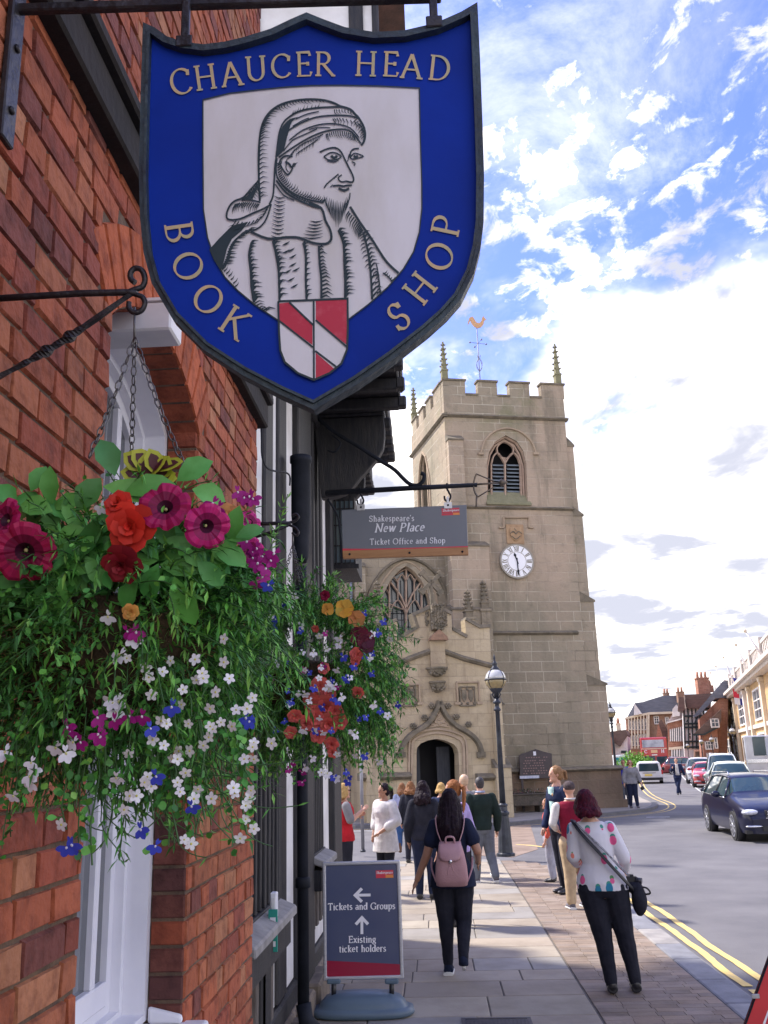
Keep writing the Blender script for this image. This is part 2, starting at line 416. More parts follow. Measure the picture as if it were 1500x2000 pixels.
# ================================================================ BRICK BUILDING (left)
WX = -.80                      # plane of the brick wall
def on_wall(px, py): return onx(px, py, WX)
bb = thing('brick_building', 'old red brick shop front with an arched white sash window behind the flower basket', 'building', (WX-.5, 2.6, 0))
m_brick = mat('old_brick', (1, 1, 1), .92, (.52, .44, .42), ns=15, nd=12, bump=1, bs=34, attr=True, thresh=(.46, .68))
m_mortar = mat('mortar', (.155, .10, .066), .95, (.08, .053, .04), ns=14, nd=6, bump=.6, bs=90)
BR = [(.38, .10, .045), (.36, .092, .042), (.31, .072, .037), (.39, .125, .058), (.26, .062, .038), (.19, .055, .042), (.34, .088, .04), (.36, .115, .055), (.39, .16, .08), (.37, .10, .042)]
WY0, WY1 = 2.17, 3.09          # window opening
SPR, CRN = 3.10, 3.27          # springing, crown
BY1 = 4.20
_c = (WY0+WY1)/2; _h = (WY1-WY0)/2; _rise = CRN-SPR; _Rr = (_h*_h+_rise*_rise)/(2*_rise)
def arch_z(y, R0=None):
    R0 = R0 or _Rr; d = R0*R0-(y-_c)**2
    return (CRN-_Rr)+math.sqrt(max(0, d))
b = MB(); rb = random.Random(11)
def brick(b, y0, y1, z0, z1, x=WX, col=None):
    j = lambda s=.0025: rb.uniform(-s, s)
    c = Vector(col or rb.choice(BR))*rb.uniform(.78, 1.12)
    d = .007; g = .0036; pr = rb.uniform(-.002, .002)
    o = [(x-d*1.6, y0+g+j(), z0+g+j()), (x-d*1.6, y1-g+j(), z0+g+j()), (x-d*1.6, y1-g+j(), z1-g+j()), (x-d*1.6, y0+g+j(), z1-g+j())]
    i_ = .0042; f = [(x+pr+j(.002), y0+g+i_+j(), z0+g+i_+j()), (x+pr+j(.002), y1-g-i_+j(), z0+g+i_+j()), (x+pr+j(.002), y1-g-i_+j(), z1-g-i_+j()), (x+pr+j(.002), y0+g+i_+j(), z1-g-i_+j())]
    b.add(o+f, [(4, 5, 6, 7), (0, 1, 5, 4), (1, 2, 6, 5), (2, 3, 7, 6), (3, 0, 4, 7)], 0, False, tuple(c))
CO = .078; row = 0; z = 0.0
ARH = .235                     # depth of the soldier arch
while z < 6.6:
    y = .6+((.115) if row % 2 else 0); k = row
    while y < BY1-.01:
        wd = .215 if (k % 2) else .108
        if rb.random() < .3: wd = rb.choice([.13, .15, .11, .18])
        y1 = min(y+wd, BY1); k += 1
        if BY1-y1 < .05: y1 = BY1
        segs = [(y, y1)]
        zc_ = z+CO/2
        if zc_ > 1.12 and zc_ < CRN+ARH:
            a0, a1 = WY0, WY1
            if zc_ > SPR:
                # outer edge of the arch ring
                Ro = _Rr+ARH; dz = zc_-(CRN-_Rr); q = Ro*Ro-dz*dz
                hw = min(math.sqrt(max(0, q)), _h+.10) if q > 0 else -1
                a0, a1 = _c-hw, _c+hw
            ns = []
            for s0, s1 in segs:
                if s1 <= a0 or s0 >= a1: ns.append((s0, s1)); continue
                if s0 < a0-.02: ns.append((s0, a0))
                if s1 > a1+.02: ns.append((a1, s1))
            segs = ns
        for s0, s1 in segs: brick(b, s0, s1, z, z+CO)
        y = y1
    z += CO; row += 1
# soldier bricks of the arch, radial
na = 13; a_h = math.asin((_h+.02)/_Rr); zc0 = CRN-_Rr
for i in range(na):
    t0, t1 = lerp(-a_h, a_h, i/na), lerp(-a_h, a_h, (i+1)/na)
    g = .0028/_Rr; ri, ro = _Rr+.002, _Rr+ARH-.006
    P = lambda a, r, x: (x, _c+r*math.sin(a), zc0+r*math.cos(a))
    o = [P(t0+g, ri, WX-.012), P(t1-g, ri, WX-.012), P(t1-g, ro, WX-.012), P(t0+g, ro, WX-.012)]
    f = [P(t0+3*g, ri+.004, WX+.001), P(t1-3*g, ri+.004, WX+.001), P(t1-3*g, ro-.006, WX+.001), P(t0+3*g, ro-.006, WX+.001)]
    b.add(o+f, [(4, 5, 6, 7), (0, 1, 5, 4), (1, 2, 6, 5), (2, 3, 7, 6), (3, 0, 4, 7)], 0, False, tuple(Vector((.42, .10, .035))*rb.uniform(.8, 1.2)))
# far reveal of the window and end of the wall: header bricks facing the camera
z = 1.17; k = 0
while z < 6.5:
    if z < SPR:
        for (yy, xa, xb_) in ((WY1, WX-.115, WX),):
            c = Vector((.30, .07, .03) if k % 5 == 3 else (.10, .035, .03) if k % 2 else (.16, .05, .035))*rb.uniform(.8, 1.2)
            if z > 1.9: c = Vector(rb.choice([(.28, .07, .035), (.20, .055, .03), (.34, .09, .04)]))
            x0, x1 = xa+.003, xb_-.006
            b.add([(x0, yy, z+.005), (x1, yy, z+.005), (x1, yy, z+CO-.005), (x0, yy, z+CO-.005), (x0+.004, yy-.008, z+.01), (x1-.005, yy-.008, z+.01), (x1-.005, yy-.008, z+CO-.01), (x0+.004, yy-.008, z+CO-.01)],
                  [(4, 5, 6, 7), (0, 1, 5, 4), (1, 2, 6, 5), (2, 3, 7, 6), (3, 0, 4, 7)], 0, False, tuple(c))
    z += CO; k += 1
# arch soffit bricks
for i in range(na):
    t0, t1 = lerp(-a_h, a_h, i/na), lerp(-a_h, a_h, (i+1)/na); P = lambda a, x: (x, _c+_Rr*math.sin(a), zc0+_Rr*math.cos(a)-.002)
    b.add([P(t0+.006, WX-.115), P(t1-.006, WX-.115), P(t1-.006, WX-.004), P(t0+.006, WX-.004)], [(0, 1, 2, 3)], 0, False, (.30, .075, .035))
wall = b.build('brick_facing', m_brick, bb)
# mortar bed: wall body with the window opening cut out
from mathutils.geometry import tessellate_polygon
def wall_poly(b, outer, holes, f, thick, m=0, col=None, reveal=True):
    """outer, holes: 2D loops; f(u,v,d) -> 3D; front at d=0, back at d=thick"""
    loops = [[Vector((p[0], p[1], 0)) for p in outer]]+[[Vector((p[0], p[1], 0)) for p in h] for h in holes]
    tri = tessellate_polygon(loops); flat = [p for l in loops for p in l]; n = len(flat)
    b.add([f(p.x, p.y, 0) for p in flat]+[f(p.x, p.y, thick) for p in flat], [tuple(t) for t in tri]+[tuple(n+i for i in t)[::-1] for t in tri], m, False, col)
    k0 = len(b.v)-2*n; k = 0
    for l in loops:
        for i in range(len(l)):
            j = (i+1) % len(l); b.f.append((k0+k+i, k0+k+j, k0+n+k+j, k0+n+k+i)); b.mi.append(m); b.sm.append(False); b.c.append(col or b.col)
        k += len(l)
archpts = [(lerp(WY1, WY0, i/14), arch_z(lerp(WY1, WY0, i/14))) for i in range(15)]
hole = [(WY0, 1.16), (WY1, 1.16)]+archpts
b = MB(); wall_poly(b, [(-1, -.3), (BY1-.01, -.3), (BY1-.01, 6.6), (-1, 6.6)], [hole], lambda y, z, d: (WX-.009-d, y, z), .35)
b.build('wall', m_mortar, bb)
m_oak = mat('dark_oak', (.028, .024, .024), .7, (.075, .06, .05), ns=6, nd=8, bump=.5, bs=30, stretch=(6, 6, .8))
b = MB(); zq = onx(105, 20, WX+.04).z; b.box(WX-.05, WX+.045, .5, BY1+.05, zq, zq+.12); b.box(WX-.05, WX+.07, .5, BY1+.06, zq+.122, zq+.165)
# the dark moulded band sits in one line with the joist ends of the neighbour
b.build('wooden_band', mat('tarred_wood', (.008, .006, .006), .9, (.018, .013, .012), ns=5, bump=.4, bs=30), bb, bevel=.008)
# ---- window
m_wp = mat('white_gloss', (.80, .80, .84), .35, (.70, .70, .76), ns=3, nd=5, bump=.06, bs=30)
m_glass = mat('window_glass', (.045, .055, .06), .03, (.09, .10, .11), ns=1.2, spec=1.0, coat=.6)
wn = MB(); GX = -1.035
def ring(b, inset0, inset1, x0, x1, zb=1.2, m=0):
    """arched frame between two insets of the opening, x0..x1 deep"""
    def loop(ins):
        ya, yb = WY0+ins, WY1-ins; pts = [(ya, zb+ins)]
        Rq = _Rr-ins
        pts = [(ya, zb+ins*.6), (yb, zb+ins*.6)]
        for i in range(13):
            y = lerp(yb, ya, i/12); pts.append((y, zc0+math.sqrt(max(0, Rq*Rq-(y-_c)**2))))
        return pts
    A, B = loop(inset0), loop(inset1); n = len(A)
    for X, fl in ((x1, 1), (x0, 0)):
        vs = [(X, p[0], p[1]) for p in A]+[(X, p[0], p[1]) for p in B]
        b.add(vs, [(i, (i+1) % n, n+(i+1) % n, n+i) for i in range(n)], m)
    for Lp in (A, B):
        vs = [(x0, p[0], p[1]) for p in Lp]+[(x1, p[0], p[1]) for p in Lp]
        b.add(vs, [(i, (i+1) % n, n+(i+1) % n, n+i) for i in range(n)], m)
ring(wn, 0.0, .035, -1.06, WX-.115)
ring(wn, .035, .060, -1.06, -.985)
ring(wn, .060, .10, -1.06, -1.015)
wf = wn.build('window_frame', m_wp, bb, bevel=.006, seg=2)
b = MB()
b.box(-1.05, -1.012, WY0+.1, WY1-.1, 2.02, 2.07)                      # meeting rail
for yy in (2.63,): b.box(-1.045, -1.016, yy-.011, yy+.011, 1.3, 3.20)
b.box(-1.05, -1.012, WY0+.1, WY1-.1, 1.26, 1.33)
b.box(-1.05, -1.014, 2.86, 2.895, 1.33, 3.12)
b.build('sash_bars', m_wp, wf, bevel=.004)
b = MB(); b.add([(-1.035, WY0+.05, 1.2), (-1.035, WY1-.05, 1.2), (-1.035, WY1-.05, 3.2), (-1.035, WY0+.05, 3.2)], [(0, 1, 2, 3)])
b.build('pane', m_glass, wf)
m_curt = mat('curtain', (.42, .40, .36), .9, (.30, .28, .25), ns=6, stretch=(1, 8, .3))
b = MB(); n = 40
b.add([(-1.13+.012*math.sin(i*1.3), lerp(WY0-.05, WY1+.05, i/n), zz) for zz in (1.1, 3.3) for i in range(n+1)], [(i, i+1, n+2+i, n+1+i) for i in range(n)], 0, True)
b.build('curtain', m_curt, wf)
b = MB(); b.box(-1.05, WX+.07, WY0-.02, WY1+.035, 1.06, 1.19); b.box(-1.05, WX+.045, WY0-.02, WY1+.02, .98, 1.058)
b.prism([(WX-.11, WY1-.001, 1.19), (WX-.002, WY1-.001, 1.19), (WX-.002, WY1-.001, 1.215), (WX-.11, WY1-.001, 1.24)], (0, 0, 0), (0, -.02, 0))
b.build('window_sill', m_wp, bb, bevel=.012, seg=2)
# white box mounted under the arch
t = thing('alarm_box', 'plain white box jutting out at the head of the arched window', 'box', (WX, 2.6, 3.05))
b = MB(); p = on_wall(333, 640); p = ony(333, 642, 2.40); b.box(-1.0, p.x, 2.40, 2.52, p.z, p.z+.09)
b.build('casing', mat('grey_white', (.74, .73, .74), .5, (.62, .61, .62), ns=5), t, bevel=.006)
b = MB(); b.box(-1.0, p.x+.006, 2.395, 2.525, p.z+.091, p.z+.10); b.build('lip', MATS['grey_white'], t)
# ================================================================ TIMBER FRAMED HOUSE
TX = -1.15
def on_t(px, py): return onx(px, py, TX)
th = thing('timber_framed_house', 'black and white timber framed house with jettied upper storey beyond the brick wall', 'house', (TX-1, 7.5, 0))
m_beam = mat('black_beam', (.012, .013, .018), .65, (.034, .031, .031), ns=5, nd=8, bump=.6, bs=22, stretch=(5, 5, .7))
m_plaster = mat('white_plaster', (.78, .77, .76), .85, (.62, .60, .58), ns=2.5, nd=7, bump=.15, bs=20)
m_grime = mat('weathered_oak', (.085, .07, .06), .85, (.16, .14, .125), ns=8, nd=8, bump=.6, bs=30, stretch=(6, 6, .8))
b = MB(); b.box(TX-3, TX-.008, BY1+.02, 10.6, .35, 7.0); b.build('plaster_panels', m_plaster, th)
b = MB()
def post(px, wpx, z0, z1, pr=.05, depth=.09):
    y0 = on_t(px-wpx/2, 1480).y; y1 = on_t(px+wpx/2, 1480).y; b.box(TX-depth, TX+pr, y0, y1, z0, z1)
# main posts (pixel columns of the photograph, laid on the wall plane)
b.box(TX-.1, TX+.09, BY1+.05, 5.55, .3, 5.3)          # broad dark boarded bay next to the brick corner
for px, wp, z0, z1, pr in ((547, 16, .35, 5.4, .02), (588, 28, .2, 5.4, .05), (606, 3, 2.87, 5.4, .02), (614, 2.6, 2.87, 5.4, .02), (622, 2.6, 2.87, 5.4, .02),
                           (630, 3, 2.87, 5.4, .02), (649, 14, .1, 5.4, .06), (518, 16, .3, 5.4, .02)):
    post(px, wp, z0, z1, pr)
buildi(b, 'post', m_beam, th, bevel=.012)
b = MB()
for px in (601, 608, 615, 622, 629):
    y = on_t(px, 1480).y; b.box(TX-.05, TX+.02, y-.045, y+.045, .5, 1.05)
for px in (500, 513, 528):
    y = on_t(px, 1480).y; b.box(TX-.05, TX+.02, y-.05, y+.05, .2, 1.0)
buildi(b, 'stud', m_grime, th, bevel=.006)
b = MB(); b.box(TX-.08, TX+.04, 5.0, 10.6, 2.62, 2.86); b.box(TX-.08, TX+.06, 5.0, 10.6, 5.38, 5.55); b.box(TX-.08, TX+.03, 5.6, 10.6, .18, .34)
buildi(b, 'bressummer', m_beam, th, bevel=.02)
b = MB(); b.box(TX-.1, TX+.06, BY1+.06, 10.65, -.02, .20); 
for i in range(9): yy = 4.4+i*.75; b.box(TX-.08, TX+(.12 if i < 6 else .05)+.03*(i % 2), yy, yy+.70, -.03, .17+.02*(i % 3))
b.build('stone_plinth', mat('plinth_stone', (.26, .21, .16), .9, (.13, .105, .085), ns=5, nd=8, bump=.7, bs=18), th, bevel=.02)
# ground floor mullioned windows with grey sills
def muwin(y0, y1, z0, z1, n):
    b = MB(); b.box(TX-.03, TX+.05, y0, y1, z0-.09, z0); b.box(TX-.03, TX+.05, y0, y1, z1, z1+.1)
    for i in range(n+1):
        yy = lerp(y0, y1-.05, i/n); b.box(TX-.03, TX+.035, yy, yy+.045, z0+.001, z1-.001)
    f = b.build('mullioned_window', m_beam, th, bevel=.006)
    b = MB(); b.add([(TX+.0, y0, z0), (TX+.0, y1, z0), (TX+.0, y1, z1), (TX+.0, y0, z1)], [(0, 1, 2, 3)]); b.build('pane', m_glass, f)
    b = MB(); b.prism([(TX-.02, y0-.03, z0-.06), (TX+.16, y0-.03, z0-.12), (TX+.16, y0-.03, z0-.06), (TX-.02, y0-.03, z0+.015)], (0, 0, 0), (0, y1-y0+.06, 0))
    b.build('sill', mat('lead_sill', (.20, .19, .19), .8, (.32, .31, .30), ns=6, nd=7, bump=.5, bs=25), f, bevel=.01)
    b = MB(); b.box(TX-.02, TX+.12, y0-.02, y1+.02, z0-.30, z0-.13); b.build('sill_beam', m_beam, f, bevel=.01)
muwin(5.3, 6.75, 1.06, 2.55, 9)
muwin(8.62, 9.45, 1.15, 2.55, 6)
# jettied storeys: each bay steps out less the further away it stands
j = MB()
jet = ((6.9, 9.2, -.24, 5.62), (9.2, 10.6, -.42, 5.5), (10.6, 11.7, -.74, 5.42))
for y0, y1, xo, zb in jet: j.box(TX-2.5, xo-.04, y0+.03, y1-.01, zb+.12, 9.2)
j.build('jetty_wall', m_plaster, th)
b = MB()
for k, (y0, y1, xo, zb) in enumerate(jet):
    b.box(TX-.3, xo+.03, y0, y1, zb, zb+.11)                               # soffit board
    b.box(xo-.14, xo+.06, y0-.02, y1+.02, zb+.115, zb+.38)                 # bressummer
    b.box(TX-1.5, xo-.15, y0-.025, y0+.06, zb+.115, zb+.40)
    n = 5
    for i in range(n):
        yy = lerp(y0+.1, y1-.2, i/(n-1)); b.box(TX-.1, xo+.02, yy, yy+.1, zb-.13, zb-.002)
        b.box(xo+.0, xo+.09, yy-.01, yy+.11, zb-.12, zb+.0)
    # face timbers
    for yy in (y0, (y0+y1)/2, y1-.12): b.box(xo-.06, xo+.0, yy, yy+.12, zb+.39, 9.2)
    for zz in (zb+1.3, zb+2.3): b.box(xo-.06, xo-.003, y0+.13, y1-.13, zz, zz+.12)
    for xx in (TX-.2, TX-.62, xo-.16): b.box(xx-.11, xx+.02, y0-.012, y0+.05, zb+.41, 9.2)
    b.box(TX-1.5, xo-.02, y0-.035, y0+.06, zb+2.2, zb+2.42)
b.build('jetty_timber', m_beam, th, bevel=.015)
for k, (y0, y1, xo, zb) in enumerate(jet):                                   # carved brackets under each bay
    for yy in (y0+.03,):
        b = MB(); n = 10; w_ = xo-TX
        prof = [(TX, zb-.005), (xo+.02, zb-.005), (xo+.03, zb-.12)]+[(xo-.0-w_*.9*(1-math.cos(R(90*i/n)))+.04*math.sin(R(540*i/n)), zb-.14-(.42, .75, .5)[k]*math.sin(R(90*i/n))) for i in range(1, n+1)]
        b.prism([(p[0], yy, p[1]) for p in prof], (0, 0, 0), (0, .13, 0)); b.build('bracket', m_beam, th, bevel=.01)
# leaded oriel window below the third bay
ow0, ow1 = onx(648, 900, TX+.02), onx(712, 900, -.80)
b = MB(); b.box(TX-.02, -.84, 10.6, 11.6, 4.15, 5.0); ob = b.build('oriel', m_beam, th)
b = MB(); b.add([(TX+.05, 10.59, 4.2), (-.86, 10.59, 4.2), (-.86, 10.59, 4.95), (TX+.05, 10.59, 4.95)], [(0, 1, 2, 3)])
b.build('pane', mat('leaded_glass', (.10, .15, .20), .08, (.16, .2, .2), ns=3, spec=1), ob)
b = MB(); b.box(TX-.02, -.80, 10.55, 10.585, 4.12, 4.17)
for i in range(5): xx = lerp(TX+.03, -.9, i/4); b.box(xx-.006, xx+.006, 10.574, 10.586, 4.172, 4.97)
for zz in (4.4, 4.65, 4.85): b.box(TX+.03, -.86, 10.570, 10.5735, zz-.008, zz+.008)
b.build('lead_bars', m_beam, ob)
b = MB(); b.box(TX-1.2, TX-.9, 6.4, 6.75, 7, 9.5); b.add([(TX-3, 6.6, 9.2), (.0, 6.6, 9.2), (.0, 11.2, 9.2), (-3, 11.2, 11.4), (-3, 6.6, 11.4)], [(0, 1, 2), (0, 2, 3, 4)])
b.build('roof', mat('roof_tile', (.16, .085, .06), .9, (.10, .06, .045), ns=6, bump=.5, bs=25), th)
# ---- rain pipe with hopper head (its own thing)
dp = thing('drainpipe', 'black cast iron drainpipe with ribbed collars on the timber frame', 'drainpipe', (TX+.16, 8.1, 0))
pc = onx(588, 1000, TX+.15); px_, py_ = TX+.15, pc.y
m_iron2 = mat('painted_iron', (.005, .007, .012), .7, (.012, .015, .024), ns=6, bump=.25, bs=30, spec=.3)
b = MB(); b.lathe([(.042, .25), (.042, 3.45)], (px_, py_, 0), 14)
b.tube([(px_, py_, .3), (px_+.02, py_-.02, .2), (px_+.12, py_-.05, .1)], .055, 12); b.build('pipe', m_iron2, dp)
b = MB()
for z in (1.1, 2.3, 3.2): b.lathe([(.043, z-.04), (.056, z-.03), (.056, z+.03), (.043, z+.04)], (px_, py_, 0), 14)
buildi(b, 'collar', m_iron2, dp)
b = MB(); z0, z1 = on_t(583, 1140).z, on_t(583, 955).z
b.lathe([(.042, z0), (.06, z0+.05), (.065, z0+.2), (.08, z0+.4), (.08, z1-.06), (.09, z1-.05), (.09, z1)], (px_, py_, 0), 14); b.build('hopper', m_iron2, dp)
# cables clipped to the front
cb = thing('wall_cable', 'thin black cable looping over the dark boarded bay beside the brick corner', 'cable', (TX+.1, 5.2, 4))
b = MB(); X = TX+.097
pts = [onx(x, y, X) for x, y in ((500, 700), (508, 790), (511, 850), (512, 890), (520, 912), (536, 920), (556, 922), (566, 930), (566, 948))]
b.tube(smooth_poly(pts, 4), .007, 6); b.build('cable', m_iron2, cb)
# small green notice on the sill beam
gs = thing('green_notice', 'small green and white notice on the black post below the window sill', 'sign', onx(530, 1815, TX+.12))
p = onx(530, 1815, TX+.10)
b = MB(); b.box(p.x-.01, p.x+.045, p.y-.05, p.y-.035, p.z-.12, p.z+.12); b.build('board', mat('sign_green', (.02, .28, .22), .5), gs)
b = MB(); b.box(p.x-.0, p.x+.035, p.y-.052, p.y-.0505, p.z+.02, p.z+.075); b.box(p.x+.0, p.x+.035, p.y-.052, p.y-.0505, p.z-.09, p.z-.06); b.build('lettering', m_wp, gs)
jb = thing('junction_box', 'small white plastic box on the dark window sill beam', 'box', onx(533, 1765, TX+.12)); p = onx(533, 1765, TX+.10)
b = MB(); b.box(p.x-.01, p.x+.03, p.y-.05, p.y+.02, p.z-.08, p.z+.07); b.build('casing', m_wp, jb, bevel=.006)
b = MB(); b.box(p.x+.0, p.x+.02, p.y-.055, p.y-.051, p.z-.05, p.z+.04); b.build('lid', MATS['grey_white'], jb)
# end post, stones, brick pier at the far end
ep = thing('brick_pier', 'short weathered brick and stone pier at the far end of the timber house', 'pier', (-1.1, 11.6, 0))
b = MB()
for i in range(9): b.box(-1.52, -1.19-.015*(i % 2), 11.1, 11.9, -.02+i*.11, .085+i*.11, 0, (.26+.03*(i % 3), .20, .14))
b.build('stones', mat('pier_stone', (1, 1, 1), .9, (.6, .55, .5), ns=6, nd=8, bump=.6, bs=20, attr=True), ep, bevel=.02)
b = MB(); b.box(-1.48, -1.21, 11.15, 11.6, .98, 2.9); b.build('timber_post', mat('brown_oak', (.26, .12, .06), .8, (.17, .08, .045), ns=5, bump=.5, bs=25, stretch=(5, 5, .8)), ep, bevel=.01)
# ================================================================ LETTERING (stroke-built roman)
def A_(cx, cy, rx, ry, a0, a1, n=12): return arc(cx, cy, rx, ry, a0, a1, n)
def S_(*p): return list(p)
def serif(x, y, w=.13): return [(x-w, y), (x+w, y)]
GL = {
 'C': (.86, [A_(.50, .5, .42, .5, 48, 318, 18), [(.78, .70), (.80, .93)], [(.80, .14), (.82, .20)]]),
 'H': (.95, [S_((.17, 0), (.17, 1)), S_((.78, 0), (.78, 1)), S_((.17, .52), (.78, .52)), serif(.17, 0), serif(.17, 1), serif(.78, 0), serif(.78, 1)]),
 'A': (.90, [S_((.08, 0), (.44, 1)), S_((.44, 1), (.82, 0)), S_((.21, .35), (.68, .35)), serif(.08, 0, .1), serif(.82, 0)]),
 'U': (.90, [S_((.16, 1), (.16, .36))+A_(.46, .34, .30, .34, 180, 360, 10)+[(.76, 1)], serif(.16, 1), serif(.76, 1)]),
 'E': (.72, [S_((.16, 0), (.16, 1)), S_((.04, 1), (.60, 1), (.62, .84)), S_((.16, .52), (.52, .52)), [(.52, .44), (.52, .60)], S_((.04, 0), (.62, 0), (.66, .17))]),
 'R': (.84, [S_((.16, 0), (.16, 1)), [(.04, 1), (.36, 1)]+A_(.36, .75, .26, .25, 90, -90, 10)+[(.16, .5)], S_((.36, .5), (.80, 0)), serif(.16, 0), [(.72, 0), (.90, 0)]]),
 'D': (.94, [S_((.16, 0), (.16, 1)), [(.04, 1), (.36, 1)]+A_(.36, .5, .48, .5, 90, -90, 16)+[(.04, 0)]]),
 'B': (.78, [S_((.16, 0), (.16, 1)), [(.04, 1), (.34, 1)]+A_(.34, .76, .24, .24, 90, -90, 10)+[(.16, .52)], [(.34, .52)]+A_(.36, .26, .30, .26, 90, -90, 10)+[(.04, 0)]]),
 'O': (1.0, [A_(.49, .5, .42, .5, 0, 360, 26)]),
 'K': (.88, [S_((.16, 0), (.16, 1)), S_((.74, 1), (.18, .46)), S_((.34, .60), (.80, 0)), serif(.16, 0), serif(.16, 1), serif(.74, 1, .1), serif(.82, 0, .1)]),
 'S': (.66, [[(.54, .78)]+A_(.32, .75, .21, .25, 30, 250, 12)+A_(.31, .26, .24, .26, 70, -150, 12), [(.545, .76), (.56, .97)], [(.07, .05), (.08, .27)]]),
 'P': (.76, [S_((.16, 0), (.16, 1)), [(.04, 1), (.36, 1)]+A_(.36, .74, .27, .26, 90, -90, 10)+[(.16, .48)], serif(.16, 0)]),
 'T': (.80, [S_((.40, 0), (.40, 1)), [(.08, .84), (.06, 1), (.74, 1), (.72, .84)], serif(.40, 0)]),
 'N': (.98, [S_((.18, 0), (.18, 1)), S_((.14, 1), (.80, 0)), S_((.80, 0), (.80, 1)), serif(.18, 0), [(.02, 1), (.20, 1)], serif(.80, 1)]),
 'G': (.94, [A_(.50, .5, .42, .5, 48, 330, 18), [(.80, .02), (.80, .42)], [(.66, .42), (.92, .42)], [(.78, .72), (.80, .94)]]),
 'a': (.56, [[(.10, .56)]+A_(.26, .46, .17, .20, 130, 0, 8)+[(.43, .06), (.52, .0)], A_(.24, .19, .17, .19, 20, 380, 14)]),
 'c': (.52, [A_(.28, .33, .22, .33, 50, 310, 14)]),
 'd': (.62, [A_(.27, .33, .21, .33, 0, 360, 16), [(.36, 1.04), (.48, 1.04), (.48, .0), (.60, .0)]]),
 'e': (.54, [[(.06, .36), (.46, .36)]+A_(.27, .34, .20, .32, 5, 315, 14)]),
 'f': (.38, [[(.18, 0), (.18, .82)]+A_(.33, .84, .15, .20, 180, 60, 6), [(.04, .66), (.36, .66)], serif(.18, 0, .12)]),
 'g': (.56, [A_(.25, .42, .17, .24, 0, 360, 14), [(.38, .60), (.54, .66)], [(.16, .20), (.12, .08), (.38, .05)]+A_(.26, -.12, .22, .15, 50, -230, 12)]),
 'h': (.64, [[(.04, 1.04), (.14, 1.04), (.14, 0)], [(.14, .45)]+A_(.31, .42, .17, .24, 150, 0, 8)+[(.48, 0)], serif(.14, 0, .1), serif(.48, 0, .1)]),
 'i': (.32, [[(.05, .66), (.16, .66), (.16, 0)], serif(.16, 0, .12), [(.13, .93), (.19, .93)], [(.13, .89), (.19, .89)]]),
 'k': (.60, [[(.04, 1.04), (.14, 1.04), (.14, 0)], [(.46, .66), (.16, .28)], [(.25, .38), (.50, 0)], serif(.14, 0, .1), serif(.47, .66, .1), serif(.51, 0, .09)]),
 'l': (.32, [[(.05, 1.04), (.16, 1.04), (.16, 0)], serif(.16, 0, .12)]),
 'n': (.64, [[(.04, .66), (.14, .66), (.14, 0)], [(.14, .45)]+A_(.31, .42, .17, .24, 150, 0, 8)+[(.48, 0)], serif(.14, 0, .1), serif(.48, 0, .1)]),
 'o': (.58, [A_(.28, .33, .22, .33, 0, 360, 18)]),
 'p': (.62, [[(.03, .66), (.14, .66), (.14, -.32)], A_(.33, .33, .21, .33, 0, 360, 16), serif(.14, -.32, .12)]),
 'r': (.46, [[(.04, .66), (.14, .66), (.14, 0)], [(.14, .42)]+A_(.31, .44, .17, .22, 160, 50, 6), serif(.14, 0, .12)]),
 's': (.46, [[(.36, .55)]+A_(.22, .50, .13, .16, 30, 250, 10)+A_(.21, .17, .16, .17, 70, -150, 10)]),
 't': (.40, [[(.18, .86), (.18, .12)]+A_(.28, .12, .10, .12, 180, 300, 5), [(.04, .66), (.36, .66)]]),
 'u': (.64, [[(.03, .66), (.14, .66), (.14, .24)]+A_(.30, .22, .16, .22, 180, 340, 8), [(.37, .66), (.48, .66), (.48, 0), (.58, 0)]]),
 'w': (.86, [[(.10, .66), (.26, 0)], [(.26, 0), (.42, .66)], [(.42, .66), (.60, 0)], [(.60, 0), (.76, .66)], serif(.10, .66, .09), serif(.42, .66, .07), serif(.76, .66, .08)]),
 'x': (.56, [[(.08, .66), (.46, 0)], [(.44, .66), (.08, 0)], serif(.08, .66, .08), serif(.46, .66, .07), serif(.08, 0, .07), serif(.47, 0, .08)]),
 "'": (.20, [[(.10, 1.04), (.07, .80)]]),
}
_lz = [0]
def stroke(b, pts, f, wmax, wmin, nib=15.0, m=0, taper=None, col=None):
    """ribbon of changing width along 2D pts, mapped by f(x,y,dz) to 3D"""
    pts = [Vector((p[0], p[1])) for p in pts]; n = len(pts)
    if n < 2: return
    _lz[0] = (_lz[0]+1) % 37; dz = _lz[0]*.00003
    vs = []
    for i, p in enumerate(pts):
        d = pts[min(i+1, n-1)]-pts[max(i-1, 0)]
        if d.length < 1e-9: d = Vector((1, 0))
        d.normalize(); an = math.degrees(math.atan2(d.y, d.x))
        wd = wmin+(wmax-wmin)*abs(math.sin(R(an-nib)))
        if taper: wd = taper[0]+(taper[1]-taper[0])*i/(n-1) if len(taper) == 2 else (lerp(taper[0], taper[1], i/(n-1)*2) if i < (n-1)/2 else lerp(taper[1], taper[2], i/(n-1)*2-1))
        nn = Vector((-d.y, d.x))*wd/2
        if n > 2 and 0 < i < n-1:
            d1 = (p-pts[i-1]); d2 = (pts[i+1]-p)
            if d1.length > 0 and d2.length > 0:
                c = max(.5, math.sqrt(max(0, (1+d1.normalized().dot(d2.normalized()))/2))); nn = nn/c
        vs += [f(p.x+nn.x, p.y+nn.y, dz), f(p.x-nn.x, p.y-nn.y, dz)]
    b.add(vs, [(2*i, 2*i+1, 2*i+3, 2*i+2) for i in range(n-1)], m, False, col)
